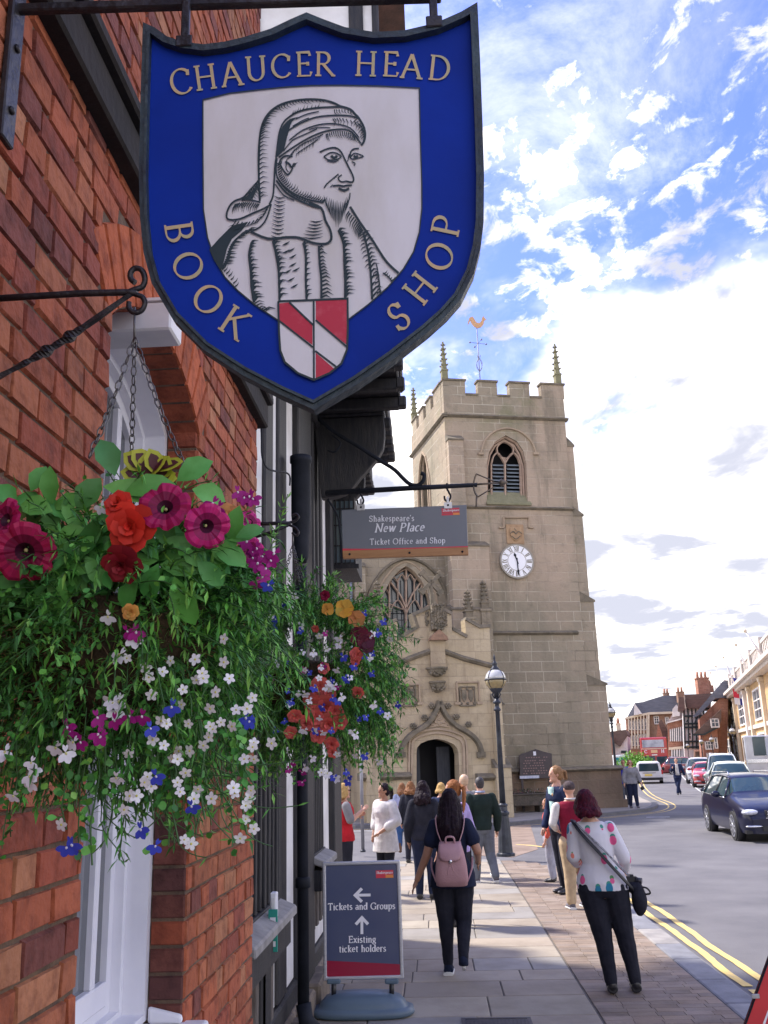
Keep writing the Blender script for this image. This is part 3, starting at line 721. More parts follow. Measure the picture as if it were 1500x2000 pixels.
def text(b, s, f, x, y, h, track=.08, wt=(.15, .055), slant=0.0, center=False, m=0, word=.42):
    """text line on a plane; f(x,y,dz); returns the width"""
    tot = sum((GL[c][0]+track if c != ' ' else word) for c in s)*h
    if center: x -= tot/2
    for c in s:
        if c == ' ': x += word*h; continue
        wd, st = GL[c]
        for q in st: stroke(b, [(x+(px+slant*py)*h, y+py*h) for px, py in q], f, wt[0]*h, wt[1]*h)
        x += (wd+track)*h
    return tot
# ================================================================ SHIELD SIGN
SY = onx(14, 150, WX).y
def on_s(px, py, dy=0.0):
    p = ony(px, py, SY); return Vector((p.x, SY-dy, p.z))
Zm = lambda x, y: (250+x/2, y/2)     # coordinates read off a 2x enlargement
Z2 = lambda x, y: (380+x*.32, 180+y*.32)
shield_c = on_s(610, 400)
sg = thing('shield_sign', 'large blue shield shaped shop sign with a hooded bearded man drawn on white', 'sign', shield_c)
m_navyframe = mat('sign_frame', (.018, .026, .040), .55, (.035, .06, .075), ns=7, nd=8, bump=.5, bs=60)
m_blue = mat('sign_blue', (.005, .034, .35), .6, (.005, .027, .27), ns=3.5, nd=7, bump=.05, bs=40, spec=.12)
m_cream = mat('sign_cream', (.74, .72, .76), .6, (.60, .57, .55), ns=5, nd=8, stretch=(1.5, 1, .5), thresh=(.45, .8))
m_gold = mat('sign_gold', (.62, .43, .24), .6, (.45, .42, .26), ns=30)
m_ink = mat('sign_ink', (.012, .03, .04), .6)
m_red = mat('sign_red', (.52, .02, .055), .55, (.62, .10, .14), ns=24, nd=8, thresh=(.5, .75))
outer = [(282.5, 52), (305, 62), (330, 80), (360, 90), (400, 95), (440, 90), (475, 82), (530, 65), (570, 46), (600, 33), (632, 46), (675, 62), (730, 71), (790, 68), (850, 54), (900, 32), (932, 13),
         (937, 120), (942, 250), (945, 350), (944, 440), (938, 490), (925, 540), (900, 590), (872, 622), (835, 655), (770, 706), (700, 755), (615, 805),
         (550, 776), (475, 737), (400, 688), (340, 628), (300, 560), (284, 500), (277, 430), (275, 350), (278, 200)]
cxs, cys = 612, 400
def inset(P, d):
    o = []; n = len(P)
    for i in range(n):
        a, p, c = Vector(P[i-1]), Vector(P[i]), Vector(P[(i+1) % n])
        n1 = Vector((-(p-a).y, (p-a).x)).normalized(); n2 = Vector((-(c-p).y, (c-p).x)).normalized()
        nn = (n1+n2).normalized(); k = 1/max(.45, nn.dot(n1)); o.append((p.x+nn.x*d*k, p.y+nn.y*d*k))
    return o
inner = inset(outer, 15)
def px_ring(b, O, I, dy, back, m=0):
    n = len(O)
    for S, d in ((O, dy), (I, dy)): pass
    vo = [on_s(*p, dy) for p in O]; vi = [on_s(*p, dy) for p in I]; vob = [on_s(*p, -back) for p in O]; vib = [on_s(*p, -back) for p in I]
    b.add(vo+vi+vob+vib, [(i, (i+1) % n, n+(i+1) % n, n+i) for i in range(n)]+[(2*n+i, 2*n+(i+1) % n, (i+1) % n, i) for i in range(n)]
          + [(n+i, n+(i+1) % n, 3*n+(i+1) % n, 3*n+i) for i in range(n)]+[(3*n+i, 3*n+(i+1) % n, 2*n+(i+1) % n, 2*n+i) for i in range(n)], m)
b = MB(); px_ring(b, outer, inner, .012, .016)
# raised bead on the frame
px_ring(b, inset(outer, 10), inset(outer, 15.5), .017, -.011)
b.build('frame', m_navyframe, sg, bevel=.002, seg=2)
b = MB(); b.prism([on_s(*p, -.010) for p in inset(outer, 13)], (0, 0, 0), (0, .014+.010-.014, 0)); 
ip = inset(outer, 13)
b = MB(); b.prism([on_s(*p, 0) for p in ip], (0, 0, 0), (0, .010, 0)); b.build('board', m_blue, sg)
pan = [(397, 197), (450, 184), (510, 177), (560, 172), (610, 169), (665, 168.5), (740, 170), (819, 174), (821, 270), (824, 360), (824, 410), (819, 455), (808, 493), (788, 527), (758, 562), (720, 596), (680, 626), (612, 668),
       (545, 628), (500, 598), (466, 570), (440, 543), (420, 508), (406, 465), (398, 410), (397, 300)]
def flatpoly(b, P, dy, m=0, f=None):
    P3 = [Vector((p[0], p[1], 0)) for p in P]; tri = tessellate_polygon([P3]); b.add([(f or on_s)(p.x, p.y, dy) for p in P3], [tuple(t) for t in tri], m)
b = MB(); flatpoly(b, pan, .0010); 
b.build('portrait_panel', m_cream, sg)
fs = lambda x, y, dz: on_s(x, y, .0030+dz)
# ---- woodcut drawing
k = MB()
def ln(pts, w=3.4, sm=3, cl=False, taper=None, zf=Z2):
    P = [zf(*p) for p in pts]; P = [(v.x, v.y) for v in smooth_poly([Vector((p[0], p[1], 0)) for p in P], sm, cl)] if sm > 1 else P
    if cl: P.append(P[0])
    stroke(k, P, fs, w, w, taper=taper)
def hatch(pts, n, dx, dy, w=3.0, curve=.15, l0=1.0, l1=1.0, sm=4, jit=.25):
    """tapered strokes leaving a guide line in direction (dx,dy)"""
    P = smooth_poly([Vector((p[0], p[1], 0)) for p in pts], sm); tot = len(P)-1; rr = random.Random(int(pts[0][0]*7+pts[0][1]))
    for i in range(n):
        t = (i+.5)/n*tot; a = int(t); q = P[a].lerp(P[min(a+1, tot)], t-a); s = lerp(l0, l1, i/max(1, n-1))*rr.uniform(1-jit, 1+jit)
        ex, ey = dx*s, dy*s; mx, my = q.x+ex*.5-ey*curve, q.y+ey*.5+ex*curve
        A = [Z2(q.x, q.y), Z2(mx, my), Z2(q.x+ex, q.y+ey)]
        stroke(k, A, fs, w, w, taper=(w, w*.65, .25))
O1 = [(400, 670), (395, 560), (393, 470), (393, 380), (400, 280), (415, 205), (450, 140), (510, 90), (590, 62), (680, 50), (770, 52), (840, 68), (890, 92)]
ln(O1, 4.0); ln([(890, 92), (950, 110), (985, 145), (1000, 160), (1030, 210), (1042, 260), (1035, 305), (1018, 330)], 4.2)
ln([(458, 690), (480, 640), (487, 560), (492, 470), (500, 400), (508, 330), (520, 250), (545, 190), (590, 150), (650, 120), (720, 105), (800, 98), (890, 95)], 3.4)
for i in range(7):                                     # dark edge of the hood
    o = i*6; ln([(505+o, 400-o), (512+o, 330), (530+o*1.05, 250), (556+o, 200-o*.4), (590+o*1.2, 165-o*.2)], 3.6, taper=(4, 4.5, .4))
ln([(515, 405), (600, 345), (700, 285), (800, 245), (900, 232), (960, 250), (1015, 318)], 3.2)
ln([(560, 250), (640, 200), (740, 160), (850, 148), (940, 150), (1000, 165)], 3.0)
ln([(580, 300), (660, 240), (760, 205), (860, 200), (950, 225), (1005, 285)], 2.6)
ln([(545, 365), (600, 300), (680, 262), (750, 230)], 2.2); ln([(700, 235), (760, 222), (830, 225)], 2.0); ln([(620, 170), (690, 140), (760, 125)], 2.2); ln([(600, 215), (660, 180), (700, 165)], 2)
hatch([(398, 660), (393, 470), (398, 300), (415, 205), (450, 140), (510, 92)], 34, 62, -14, 2.8, -.2, .9, 1.0)
hatch([(510, 90), (590, 62), (680, 50), (790, 55)], 15, 34, 40, 2.4, .2, .8, .5)
hatch([(590, 150), (650, 120), (760, 100)], 10, 10, -26, 2.0, .1)
hatch([(850, 112), (900, 110), (960, 120)], 7, 14, 30, 2.2, .2); hatch([(840, 168), (900, 165), (1000, 195), (1025, 240)], 13, 6, 44, 2.2, -.2)
hatch([(985, 170), (1030, 220), (1040, 280)], 8, -30, 30, 2.2, .1)
# collar tab at the back, cape
ln([(395, 545), (345, 600), (300, 650), (250, 670), (215, 705), (197, 760), (215, 785), (280, 780), (360, 745), (430, 715), (470, 690)], 3.6)
ln([(300, 660), (360, 668), (405, 680)], 3); hatch([(250, 690), (320, 675), (400, 690)], 14, -22, 56, 2.6, .12); hatch([(330, 620), (395, 560)], 7, 28, 60, 2.6)
for i in range(6): ln([(290+i*12, 668-i*2), (330+i*10, 640-i*10), (385, 615-i*14)], 3.0, taper=(3.4, 3, .3))
ln([(470, 690), (440, 780), (400, 830), (345, 858)], 3.0)
hatch([(455, 700), (420, 760), (330, 800), (250, 790)], 12, -60, 45, 2.6, -.15)
# shoulder black mass
sh = [(92, 965), (150, 900), (230, 820), (330, 795), (290, 850), (230, 900), (200, 960), (180, 1040), (165, 1090), (120, 1030)]
P = [Z2(*p) for p in sh]; flatpoly(k, P, .0028)
hatch([(330, 860), (260, 900), (215, 960), (190, 1040), (165, 1085)], 20, 70, -30, 4.4, -.2, 1, .9); hatch([(165, 1085), (210, 1130), (255, 1200)], 7, 28, -34, 3, .1)
# gorget / collar
ln([(345, 858), (450, 900), (560, 892), (640, 895), (720, 925), (800, 932), (835, 905), (830, 850), (800, 790), (775, 715), (700, 680)], 4.6)
ln([(500, 545), (560, 620), (640, 668), (720, 700), (775, 715)], 3.6); ln([(495, 570), (545, 635), (610, 668)], 2.4)
for i in range(11): y = 640+i*24; ln([(488-i*2, y), (520-i, y+14), (560-i*1.5, y+4)], 2.2, taper=(.5, 3, .4))
for i in range(6): y = 790+i*20; ln([(705-i*10, y), (745-i*5, y+8), (785, y-3)], 2.2, taper=(.4, 3, .4))
# beard line and jaw
ln([(505, 410), (500, 500), (530, 560), (600, 620), (690, 660), (790, 680)], 3.0)
hatch([(508, 440), (515, 520), (560, 580), (640, 635), (720, 660), (790, 675)], 30, 26, -34, 2.8, .15, 1.0, .9); hatch([(500, 520), (540, 580), (620, 640), (720, 680)], 20, 22, 30, 2.8, -.1)
for i in range(15):
    t = i/14; x0 = lerp(790, 952, t); yb = 640+60*math.sin(math.pi*t)*.6+rnd.uniform(-12, 12)
    ln([(x0, yb), (lerp(x0, 868, .2), yb+60), (lerp(x0, 872, .42), yb+lerp(100, 150, math.sin(math.pi*t))+rnd.uniform(-12, 12))], 2.2, taper=(.4, 2.3, .3))
ln([(950, 620), (945, 660), (925, 690)], 2.2)
# face
ln([(765, 372), (810, 352), (860, 345), (895, 370), (920, 420), (945, 470), (965, 510), (972, 540), (960, 555), (925, 548)], 3.2)
ln([(925, 548), (905, 553), (885, 545), (880, 525), (900, 510)], 2.6); ln([(880, 505), (850, 530), (810, 565), (792, 590)], 2.6)
ln([(950, 400), (955, 370), (975, 352), (1005, 350)], 3.0); ln([(945, 385), (935, 430)], 2)
ln([(790, 400), (830, 375), (870, 380), (895, 400), (865, 418), (820, 420), (790, 400)], 2.6); ln([(835, 392), (852, 408), (872, 394)], 5); ln([(810, 425), (850, 432), (880, 422)], 2)
ln([(950, 405), (975, 380), (1005, 385), (1030, 398), (1000, 408), (965, 415), (950, 405)], 2.4); ln([(972, 395), (985, 402), (998, 395)], 4.4); ln([(960, 430), (980, 440), (975, 455)], 2.4)
ln([(845, 578), (880, 575), (910, 580), (930, 575), (962, 574)], 3.4); ln([(880, 592), (915, 606), (945, 592)], 4.4); ln([(830, 585), (845, 572)], 2)
# hair fringe, sideburn, ear
hatch([(800, 262), (860, 245), (930, 250), (980, 275)], 16, 14, 42, 2.4, .1); hatch([(790, 262), (740, 285), (680, 310), (620, 355), (590, 400)], 15, -22, 34, 2.4, .2, .9, 1.3)
hatch([(760, 290), (700, 330), (640, 370)], 8, -26, 46, 2.2, .2)
ln([(600, 400), (560, 395), (530, 415), (522, 440), (545, 485), (570, 510), (590, 490), (600, 465)], 3.2); ln([(555, 430), (580, 445), (590, 465)], 4); ln([(565, 420), (560, 470), (575, 495)], 2); hatch([(590, 465), (605, 440)], 4, 30, -8, 3)
# robe folds
folds = [([(350, 925), (335, 1000), (345, 1100), (350, 1200), (365, 1290)], 17), ([(480, 915), (500, 1000), (515, 1100), (520, 1275)], 13), ([(665, 925), (680, 1000), (680, 1140), (685, 1270)], 13),
         ([(760, 945), (765, 1050), (775, 1150), (775, 1265)], 15), ([(880, 850), (910, 930), (915, 1050), (920, 1160), (920, 1265)], 18), ([(1030, 860), (1060, 980), (1075, 1100), (1085, 1270)], 14)]
for q, n in folds:
    ln(q, 4.2); hatch(q, n, 62 if q[0][0] != 665 else 36, -26 if q[0][0] != 760 else 4, 4.4, -.25, .6, 1.0)
    if q[0][0] in (480, 880, 350): hatch(q, n, 34, -26, 5.5, -.25, .7, 1.2)
hatch([(365, 1290), (400, 1330), (440, 1340)], 6, 60, -10, 3, -.2)
for x0, y0 in ((560, 930), (590, 970), (600, 1060), (570, 1100), (620, 1090), (590, 1150), (610, 1190), (560, 980), (600, 1010)):
    ln([(x0-22, y0+10), (x0, y0+2), (x0+24, y0-14)], 3, taper=(.5, 4, .3))
hatch([(940, 730), (1000, 800), (1030, 850)], 12, -26, 60, 3, .1); hatch([(1030, 865), (1045, 960), (1080, 1080)], 10, -26, 22, 2.6)
ln([(950, 705), (1010, 800), (1080, 900), (1150, 1010), (1190, 1060), (1245, 1110)], 4.6); ln([(1110, 1055), (1125, 1130), (1135, 1240)], 2.4); hatch([(1112, 1090), (1135, 1230)], 7, -22, 26, 3); hatch([(1112, 1090), (1135, 1230)], 6, 16, 22, 3)
ln([(1150, 1110), (1180, 1130), (1205, 1160)], 2.6); hatch([(1150, 1110), (1205, 1160)], 5, 22, -22, 3)
ln([(400, 330), (395, 480), (400, 670)], 2.4)
# panel outline
stroke(k, pan+[pan[0]], fs, 2.6, 2.6)
k.build('woodcut_drawing', m_ink, sg)
# ---- small coat of arms
W, Rd, I = MB(), MB(), MB()
sh_o = [Zm(*p) for p in ((589, 1183), (724, 1178), (859, 1172), (860, 1290), (857, 1370), (835, 1425), (790, 1462), (728, 1489), (665, 1462), (615, 1420), (597, 1375), (592, 1300))]
flatpoly(W, sh_o, .0045); W.build('arms_field', m_cream, sg)
for q in (((593, 1190), (632, 1187), (722, 1272), (722, 1352), (593, 1258)), ((735, 1180), (855, 1176), (856, 1352), (735, 1256)), ((735, 1383), (810, 1448), (780, 1466), (735, 1483))):
    flatpoly(Rd, [Zm(*p) for p in q], .0052)
Rd.build('arms_bands', m_red, sg)
f6 = lambda x, y, dz: on_s(x, y, .0058+dz)
stroke(I, sh_o+[sh_o[0]], f6, 4.0, 4.0)
for q in (((727, 1180), (728, 1488)), ((632, 1187), (728, 1278)), ((592, 1258), (724, 1362)), ((735, 1256), (858, 1362)), ((733, 1376), (820, 1442))): stroke(I, [Zm(*p) for p in q], f6, 3.6, 3.6)
I.build('arms_lines', m_ink, sg)
# ---- lettering round the edge, one part per word
f4 = lambda x, y, dz: on_s(x, y, .0022+dz)
words = {'CHAUCER': [('C', 205, 322, 11, 96), ('H', 303, 305, 8, 92), ('A', 405, 292, 7, 92), ('U', 500, 272, 4, 92), ('C', 597, 262, 2, 90), ('E', 688, 254, 2, 90), ('R', 768, 253, -1, 90)],
         'HEAD': [('H', 930, 252, -2, 92), ('E', 1028, 254, -3, 92), ('A', 1108, 262, -4, 92), ('D', 1218, 270, -6, 92)],
         'BOOK': [('B', 203, 912, -82, 104), ('O', 237, 1043, -66, 108), ('O', 316, 1172, -46, 108), ('K', 420, 1262, -33, 108)],
         'SHOP': [('S', 1058, 1238, 36, 104), ('H', 1140, 1128, 52, 104), ('O', 1216, 1003, 64, 104), ('P', 1243, 882, 78, 104)]}
for wd_, lst in words.items():
    b = MB()
    for c, x, y, rot, h in lst:
        gw, st = GL[c]; cx_, cy_ = Zm(x, y); h2 = h/2
        ca, sa = math.cos(R(rot)), math.sin(R(rot))
        g = lambda X, Y, dz, ca=ca, sa=sa, cx_=cx_, cy_=cy_: f4(cx_+X*ca-Y*sa, cy_-(X*sa+Y*ca), dz)
        for q in st: stroke(b, [((px-gw/2)*h2, (py-.5)*h2) for px, py in q], g, .135*h2, .052*h2)
    b.build('lettering', m_gold, sg)
# ---- iron gallows bracket the sign hangs from
bk = thing('sign_bracket', 'black iron wall bracket carrying the blue shield sign', 'bracket', (WX, SY, 4.1))
m_iron3 = mat('wrought_iron', (.018, .017, .022), .45, (.05, .045, .05), ns=9, nd=7, bump=.6, bs=40, metal=.5)
b = MB(); A, B = on_s(30, 19), on_s(862, -6)
q = [Vector((WX+.01, SY, A.z)), B]
b.obox((q[0]+q[1])/2, (q[1]-q[0]).length, .018, .020, Matrix.Rotation(-math.atan2(q[1].z-q[0].z, q[1].x-q[0].x), 3, 'Y')); b.build('arm', m_iron3, bk, bevel=.003)
b = MB(); z1 = onx(10, 290, WX).z; b.box(WX, WX+.014, SY-.026, SY+.026, z1, A.z+.6)
b.build('wall_strap', m_iron3, bk, bevel=.003)
for px, py in ((20, 75), (14, 205)):
    b = MB(); p = onx(px, py, WX+.014); b.lathe([(.009, 0), (.008, .005), (.004, .008)], (0, 0, 0), 8); b.v = [(p.x+v[2], SY+v[0], p.z+v[1]) for v in b.v]; b.build('bolt', m_iron3, bk)
for px in (367, 845):
    b = MB(); t_, bo = on_s(px, -2), on_s(px+1, 92 if px < 500 else 55); b.box(t_.x-.008, t_.x+.008, SY-.016, SY-.004, bo.z-.01, t_.z)
    b.box(t_.x-.016, t_.x+.016, SY-.021, SY-.0165, bo.z-.014, bo.z+.012); b.build('hanger', m_iron3, bk, bevel=.002)
# ================================================================ NEW PLACE HANGING SIGN
NY = 9.1
def on_n(px, py, dy=0.0): p = ony(px, py, NY); return Vector((p.x, NY-dy, p.z))
ns = thing('ticket_office_sign', 'grey hanging sign with white serif lettering and a wooden bottom rail', 'sign', on_n(790, 1040))
m_slate = mat('sign_slate', (.15, .165, .195), .45, (.165, .175, .205), ns=3, nd=5, bump=.03)
m_wht = mat('letter_white', (.80, .80, .85), .5)
m_logo = mat('logo_red', (.60, .04, .07), .5); m_orange = mat('logo_orange', (.75, .25, .06), .5)
m_pine = mat('varnished_pine', (.42, .21, .085), .5, (.34, .16, .06), ns=4, nd=6, bump=.15, bs=20, stretch=(.6, 4, 6))
m_steel = mat('zinc', (.52, .52, .55), .4, (.4, .4, .42), ns=20, metal=.8)
C4 = [(667, 996), (911, 986), (914, 1070), (669, 1077)]
b = MB(); b.prism([on_n(*p) for p in C4], (0, 0, 0), (0, .025, 0)); b.build('panel', m_slate, ns, bevel=.003)
b = MB(); b.prism([on_n(*p, .012) for p in ((669, 1076), (914, 1069), (915, 1084), (670, 1091.5))], (0, 0, 0), (0, .045, 0)); rail = b.build('rail', m_pine, ns, bevel=.003)
for px, py in ((683, 1083), (800, 1080), (903, 1078)):
    b = MB(); p = on_n(px, py, .012); b.lathe([(.012, 0), (.010, .006), (.0, .007)], (0, 0, 0), 10); b.v = [(p.x+v[0], p.y-v[2], p.z+v[1]) for v in b.v]; b.build('screw', m_iron2, rail)
b = MB(); flatpoly(b, [(669, 1071.5), (760, 1072.2), (669, 1076)], .001, 0, on_n); flatpoly(b, [(669, 1073.5), (914, 1066.5), (914, 1069), (669, 1076.4)], .0016, 0, on_n); b.build('red_stripe', m_logo, ns)
def fn(px0, py0, sl):
    # plane writing frame in sign pixels: x right, y up, with the slight slope of the board
    return lambda x, y, dz: on_n(px0+x, py0-y-sl*x, .0015+dz*6)
b = MB(); text(b, "Shakespeare's", fn(721, 1019, -.012+.03), 0, 0, 11.2, .085, (.15, .075)); b.build('lettering', m_wht, ns)
b = MB(); text(b, 'New Place', fn(731, 1039.5, .022), 0, 0, 16.2, .07, (.17, .08), slant=.22); b.build('lettering', m_wht, ns)
b = MB(); text(b, 'Ticket Office and Shop', fn(722, 1064, .022), 0, 0, 11.0, .085, (.14, .07)); b.build('lettering', m_wht, ns)
b = MB(); flatpoly(b, [(862, 993), (897, 991.5), (897.5, 1001), (863, 1002.5)], .001, 0, on_n); flatpoly(b, [(862.5, 1003), (885, 1002), (885, 1006), (862.7, 1007)], .001, 0, on_n); lg = b.build('logo', m_logo, ns)
b = MB(); flatpoly(b, [(884.5, 1001.5), (897.5, 1001), (898, 1005.5), (885, 1006)], .0014, 0, on_n); b.build('logo_corner', m_orange, lg)
b = MB(); text(b, 'Shakespeare', fn(865, 999.5, .03), 0, 0, 4.6, .08, (.16, .09)); b.build('lettering', m_wht, lg)
hb = thing('hanging_bracket', 'long black iron bracket with curled stay and arrow finial above the grey sign', 'bracket', (TX, NY, 4.5))
b = MB(); b.tube([on_n(636, 963), on_n(800, 953.5), on_n(932, 947)], [.030, .028, .022], 4, 0); b.build('bar', m_iron2, hb)
b = MB(); P = [on_n(x, y) for x, y in ((600, 795), (645, 838), (700, 872), (740, 898), (770, 917), (786, 933), (800, 945), (815, 948), (826, 940), (828, 928), (822, 924))]
b.tube(smooth_poly(P, 4), .014, 6, 0, flat=1.6); b.build('stay', m_iron2, hb)
b = MB(); b.tube(smooth_poly([on_n(x, y) for x, y in ((648, 850), (665, 865), (655, 882), (640, 880))], 4), .010, 6); b.tube(smooth_poly([on_n(x, y) for x, y in ((640, 975), (660, 1010), (666, 1060), (668, 1100))], 4), .012, 6); buildi(b, 'scroll', m_iron2, hb)
m_bronze = mat('old_gilt', (.20, .15, .10), .5, (.11, .10, .09), ns=9, metal=.3)
b = MB(); b.tube(smooth_poly([on_n(x, y) for x, y in ((931, 925), (927, 935), (925, 947), (927, 960), (933, 971))], 4), [.010]*17, 6)
b.tube([on_n(932, 946), on_n(975, 943)], .010, 6); b.tube([on_n(931, 926), on_n(965, 940)], .007, 6); b.tube([on_n(933, 971), on_n(965, 951)], .007, 6)
p0, p1 = on_n(974, 943), on_n(992, 942); b.tube([p0, p0.lerp(p1, .3), p1], [.012, .045, .002], 8)
b.tube([on_n(930, 990), on_n(931, 970)], .010, 6); b.build('arrow_finial', m_bronze, hb)
for (hx, hy0, hy1) in ((703, 958, 988), (873, 950, 984)):
    b = MB(); P = [on_n(hx, hy0-6), on_n(hx, hy0+4), on_n(hx+4, hy0+12), on_n(hx+7, hy0+20), on_n(hx+3, hy0+29), on_n(hx-4, hy0+26), on_n(hx-5, hy0+19)]
    h_ = thing('s_hook', 'iron hook at the %s end of the grey ticket office sign' % ('near wall' if hx < 800 else 'free outer'), 'hook', on_n(hx, hy0))
    b.tube(smooth_poly(P, 4), .011, 6); b.build('hook', m_iron2, h_)
    b = MB(); c = on_n(hx+2, hy1+3, .012); b.box(c.x-.04, c.x+.04, NY-.010, NY-.004, c.z-.035, c.z+.03); b.box(c.x-.012, c.x+.012, NY-.014, NY+.01, c.z+.03, c.z+.09)
    b.build('plate', m_steel, h_)
    b = MB(); b.lathe([(.012, 0), (.01, .006), (0, .007)], (0, 0, 0), 8); b.v = [(c.x+v[0], NY-.010-v[2], c.z+v[1]) for v in b.v]; b.build('bolt', m_iron2, h_)
# ================================================================ PAVEMENT A-BOARD
AY = onz(700, 1984).y
def on_a(px, py, dy=0.0): p = ony(px, py, AY); return Vector((p.x, AY-dy, p.z))
g0 = onz(708, 1984)
ab = thing('pavement_sign', 'silver framed grey and red pavement sign pointing to tickets and groups on a water base', 'sign', (g0.x, AY+.1, 0))
m_alu = mat('brushed_aluminium', (.62, .63, .68), .35, (.52, .53, .58), ns=20, metal=.75, stretch=(1, 1, 6))
m_base = mat('grey_blue_plastic', (.10, .15, .20), .42, (.085, .125, .17), ns=3, bump=.12, bs=80)
m_poster = mat('poster_navy', (.060, .075, .150), .25, (.085, .10, .17), ns=1.4, nd=3, spec=.5, coat=.35)
O4 = [(630, 1684), (781, 1680), (789, 1911), (632, 1915)]
FO = [on_a(*p) for p in O4]
def inset3(P, d):
    c = sum(P, Vector())/len(P); o = []
    for i in range(4):
        a, p, n_ = P[i-1], P[i], P[(i+1) % 4]; o.append(p+(a-p).normalized()*d+(n_-p).normalized()*d)
    return o
FI = inset3(FO, .028)
def quad_ring(b, A, B, y0, y1):
    b_ = [Vector((p.x, y, p.z)) for y in (y0, y1) for P in (A, B) for p in P]
    b.add(b_, [(i, (i+1) % 4, 4+(i+1) % 4, 4+i) for i in range(4)]+[(8+i, 12+i, 12+(i+1) % 4, 8+(i+1) % 4) for i in range(4)]+[(i, 8+i, 8+(i+1) % 4, (i+1) % 4) for i in range(4)]+[(4+i, 4+(i+1) % 4, 12+(i+1) % 4, 12+i) for i in range(4)])
b = MB(); quad_ring(b, FO, FI, AY-.014, AY+.022); b.build('frame', m_alu, ab, bevel=.008, seg=3)
b = MB(); P = inset3(FO, .02); b.prism([Vector((p.x, AY-.004, p.z)) for p in P], (0, 0, 0), (0, .02, 0)); b.build('poster', m_poster, ab)
fa = lambda px0, py0, sl=.018: (lambda x, y, dz: on_a(px0+x, py0-y-sl*x, .0060+dz*4))
fq = lambda x, y, dy: on_a(x, y, dy)
b = MB(); flatpoly(b, [(637, 1876), (782, 1883), (783, 1904), (637.5, 1908)], .0056, 0, fq); b.build('red_band', mat('poster_red', (.30, .012, .045), .3, coat=.3), ab)
b = MB(); text(b, 'Tickets and Groups', fa(706.5, 1776), 0, 0, 12.6, .03, (.17, .085), center=True); b.build('lettering', m_wht, ab)
b = MB(); text(b, 'Existing', fa(708, 1840.5), 0, 0, 12.6, .04, (.17, .085), center=True); b.build('lettering', m_wht, ab); b = MB(); text(b, 'ticket holders', fa(708.5, 1858.5), 0, 0, 12.6, .04, (.17, .085), center=True); b.build('lettering', m_wht, ab)
for kind in ('left', 'up'):
    b = MB()
    if kind == 'left':
        fl_ = fa(707, 1748); stroke(b, [(-15, 0), (17, 0)], fl_, 5.5, 5.5); stroke(b, [(0, 13), (-13, 0), (0, -13)], fl_, 6, 6)
    else:
        fl_ = fa(707, 1806); stroke(b, [(0, -18), (0, 16)], fl_, 5.5, 5.5); stroke(b, [(-12, 1), (0, 14), (12, 1)], fl_, 6, 6)
    b.build('arrow', m_wht, ab)
b = MB(); flatpoly(b, [(734, 1700), (768, 1699), (768.5, 1714), (734.5, 1715)], .0058, 0, fq); lg = b.build('logo', m_logo, ab)
b = MB(); flatpoly(b, [(753, 1708.5), (768.3, 1708), (768.6, 1714), (753.3, 1714.4)], .0062, 0, fq); b.build('logo_corner', m_orange, lg)
b = MB(); text(b, 'Shakespeare', fa(735.5, 1706.5), 0, 0, 4.6, .07, (.17, .1)); b.build('lettering', m_wht, lg)
for px in (652, 765):
    b = MB(); a, c = on_a(px, 1912), on_a(px, 1945); b.tube([a+Vector((0, .0, 0)), c-Vector((0, 0, .04))], .020, 12); b.build('leg', mat('black_tube', (.015, .016, .022), .35), ab)
    b = MB(); b.box(a.x-.055, a.x+.055, AY-.025, AY+.03, a.z-.035, a.z+.005); b.build('clamp', m_base, ab, bevel=.012, seg=2)
b = MB(); cb_ = Vector((g0.x+.003, AY+.03, 0)); hw = (onz(808, 1984).x-onz(609, 1984).x)/2
prof = [(.86, .0), (.97, .012), (1.0, .03), (.99, .055), (.90, .065), (.86, .075), (.84, .095), (.74, .135), (.58, .16), (.3, .175), (.02, .178)]
rings = []
for s_, z in prof:
    rg = []
    for i in range(36):
        a = 2*math.pi*i/36; ex = .62; ca, sa = math.cos(a), math.sin(a)
        rg.append(Vector((cb_.x+hw*s_*math.copysign(abs(ca)**ex, ca), cb_.y+.20*s_*math.copysign(abs(sa)**ex, sa), z)))
    rings.append(rg)
b.loft(rings, 0, True, True); b.build('base', m_base, ab)
for s_ in (-1, 1):
    b = MB(); b.ball((cb_.x+s_*hw*.93, cb_.y-.02, .03), .035, .06, .028, 12); b.build('wheel_hub', m_base, ab)
# ================================================================ RED SIGN AT THE RIGHT EDGE
rp = onz(1452, 2035); RY = rp.y
def on_r(px, py, dy=0.0): p = ony(px, py, RY); return Vector((p.x, RY-dy, p.z))
rs = thing('red_board', 'tilted red notice board with a black rim beside the kerb, cut off', 'sign', (rp.x+.3, RY, 0))
Q = [(1512, 1840), (1600, 1835), (1560, 2040), (1438, 2045)]
m_redb = mat('board_red', (.62, .035, .04), .45, (.52, .03, .04), ns=3)
b = MB(); b.prism([on_r(*p) for p in Q], (0, 0, 0), (0, .02, 0)); b.build('panel', m_redb, rs)
I4 = inset3([on_r(*p) for p in Q], .012); b = MB(); quad_ring(b, [p for p in [on_r(*q) for q in Q]], I4, RY-.010, RY+.026); b.build('rim', m_iron2, rs, bevel=.003)
b = MB(); c = on_r(1474, 1945, .012); b.box(c.x-.025, c.x+.03, RY-.016, RY-.0105, c.z-.015, c.z+.015); b.build('clip', m_steel, rs, bevel=.003)
b = MB(); stroke(b, [(0, 0), (9, 26), (18, 0)], lambda x, y, dz: on_r(1492+x, 2000-y, .002+dz), 5, 5); b.build('lettering', m_wht, rs)
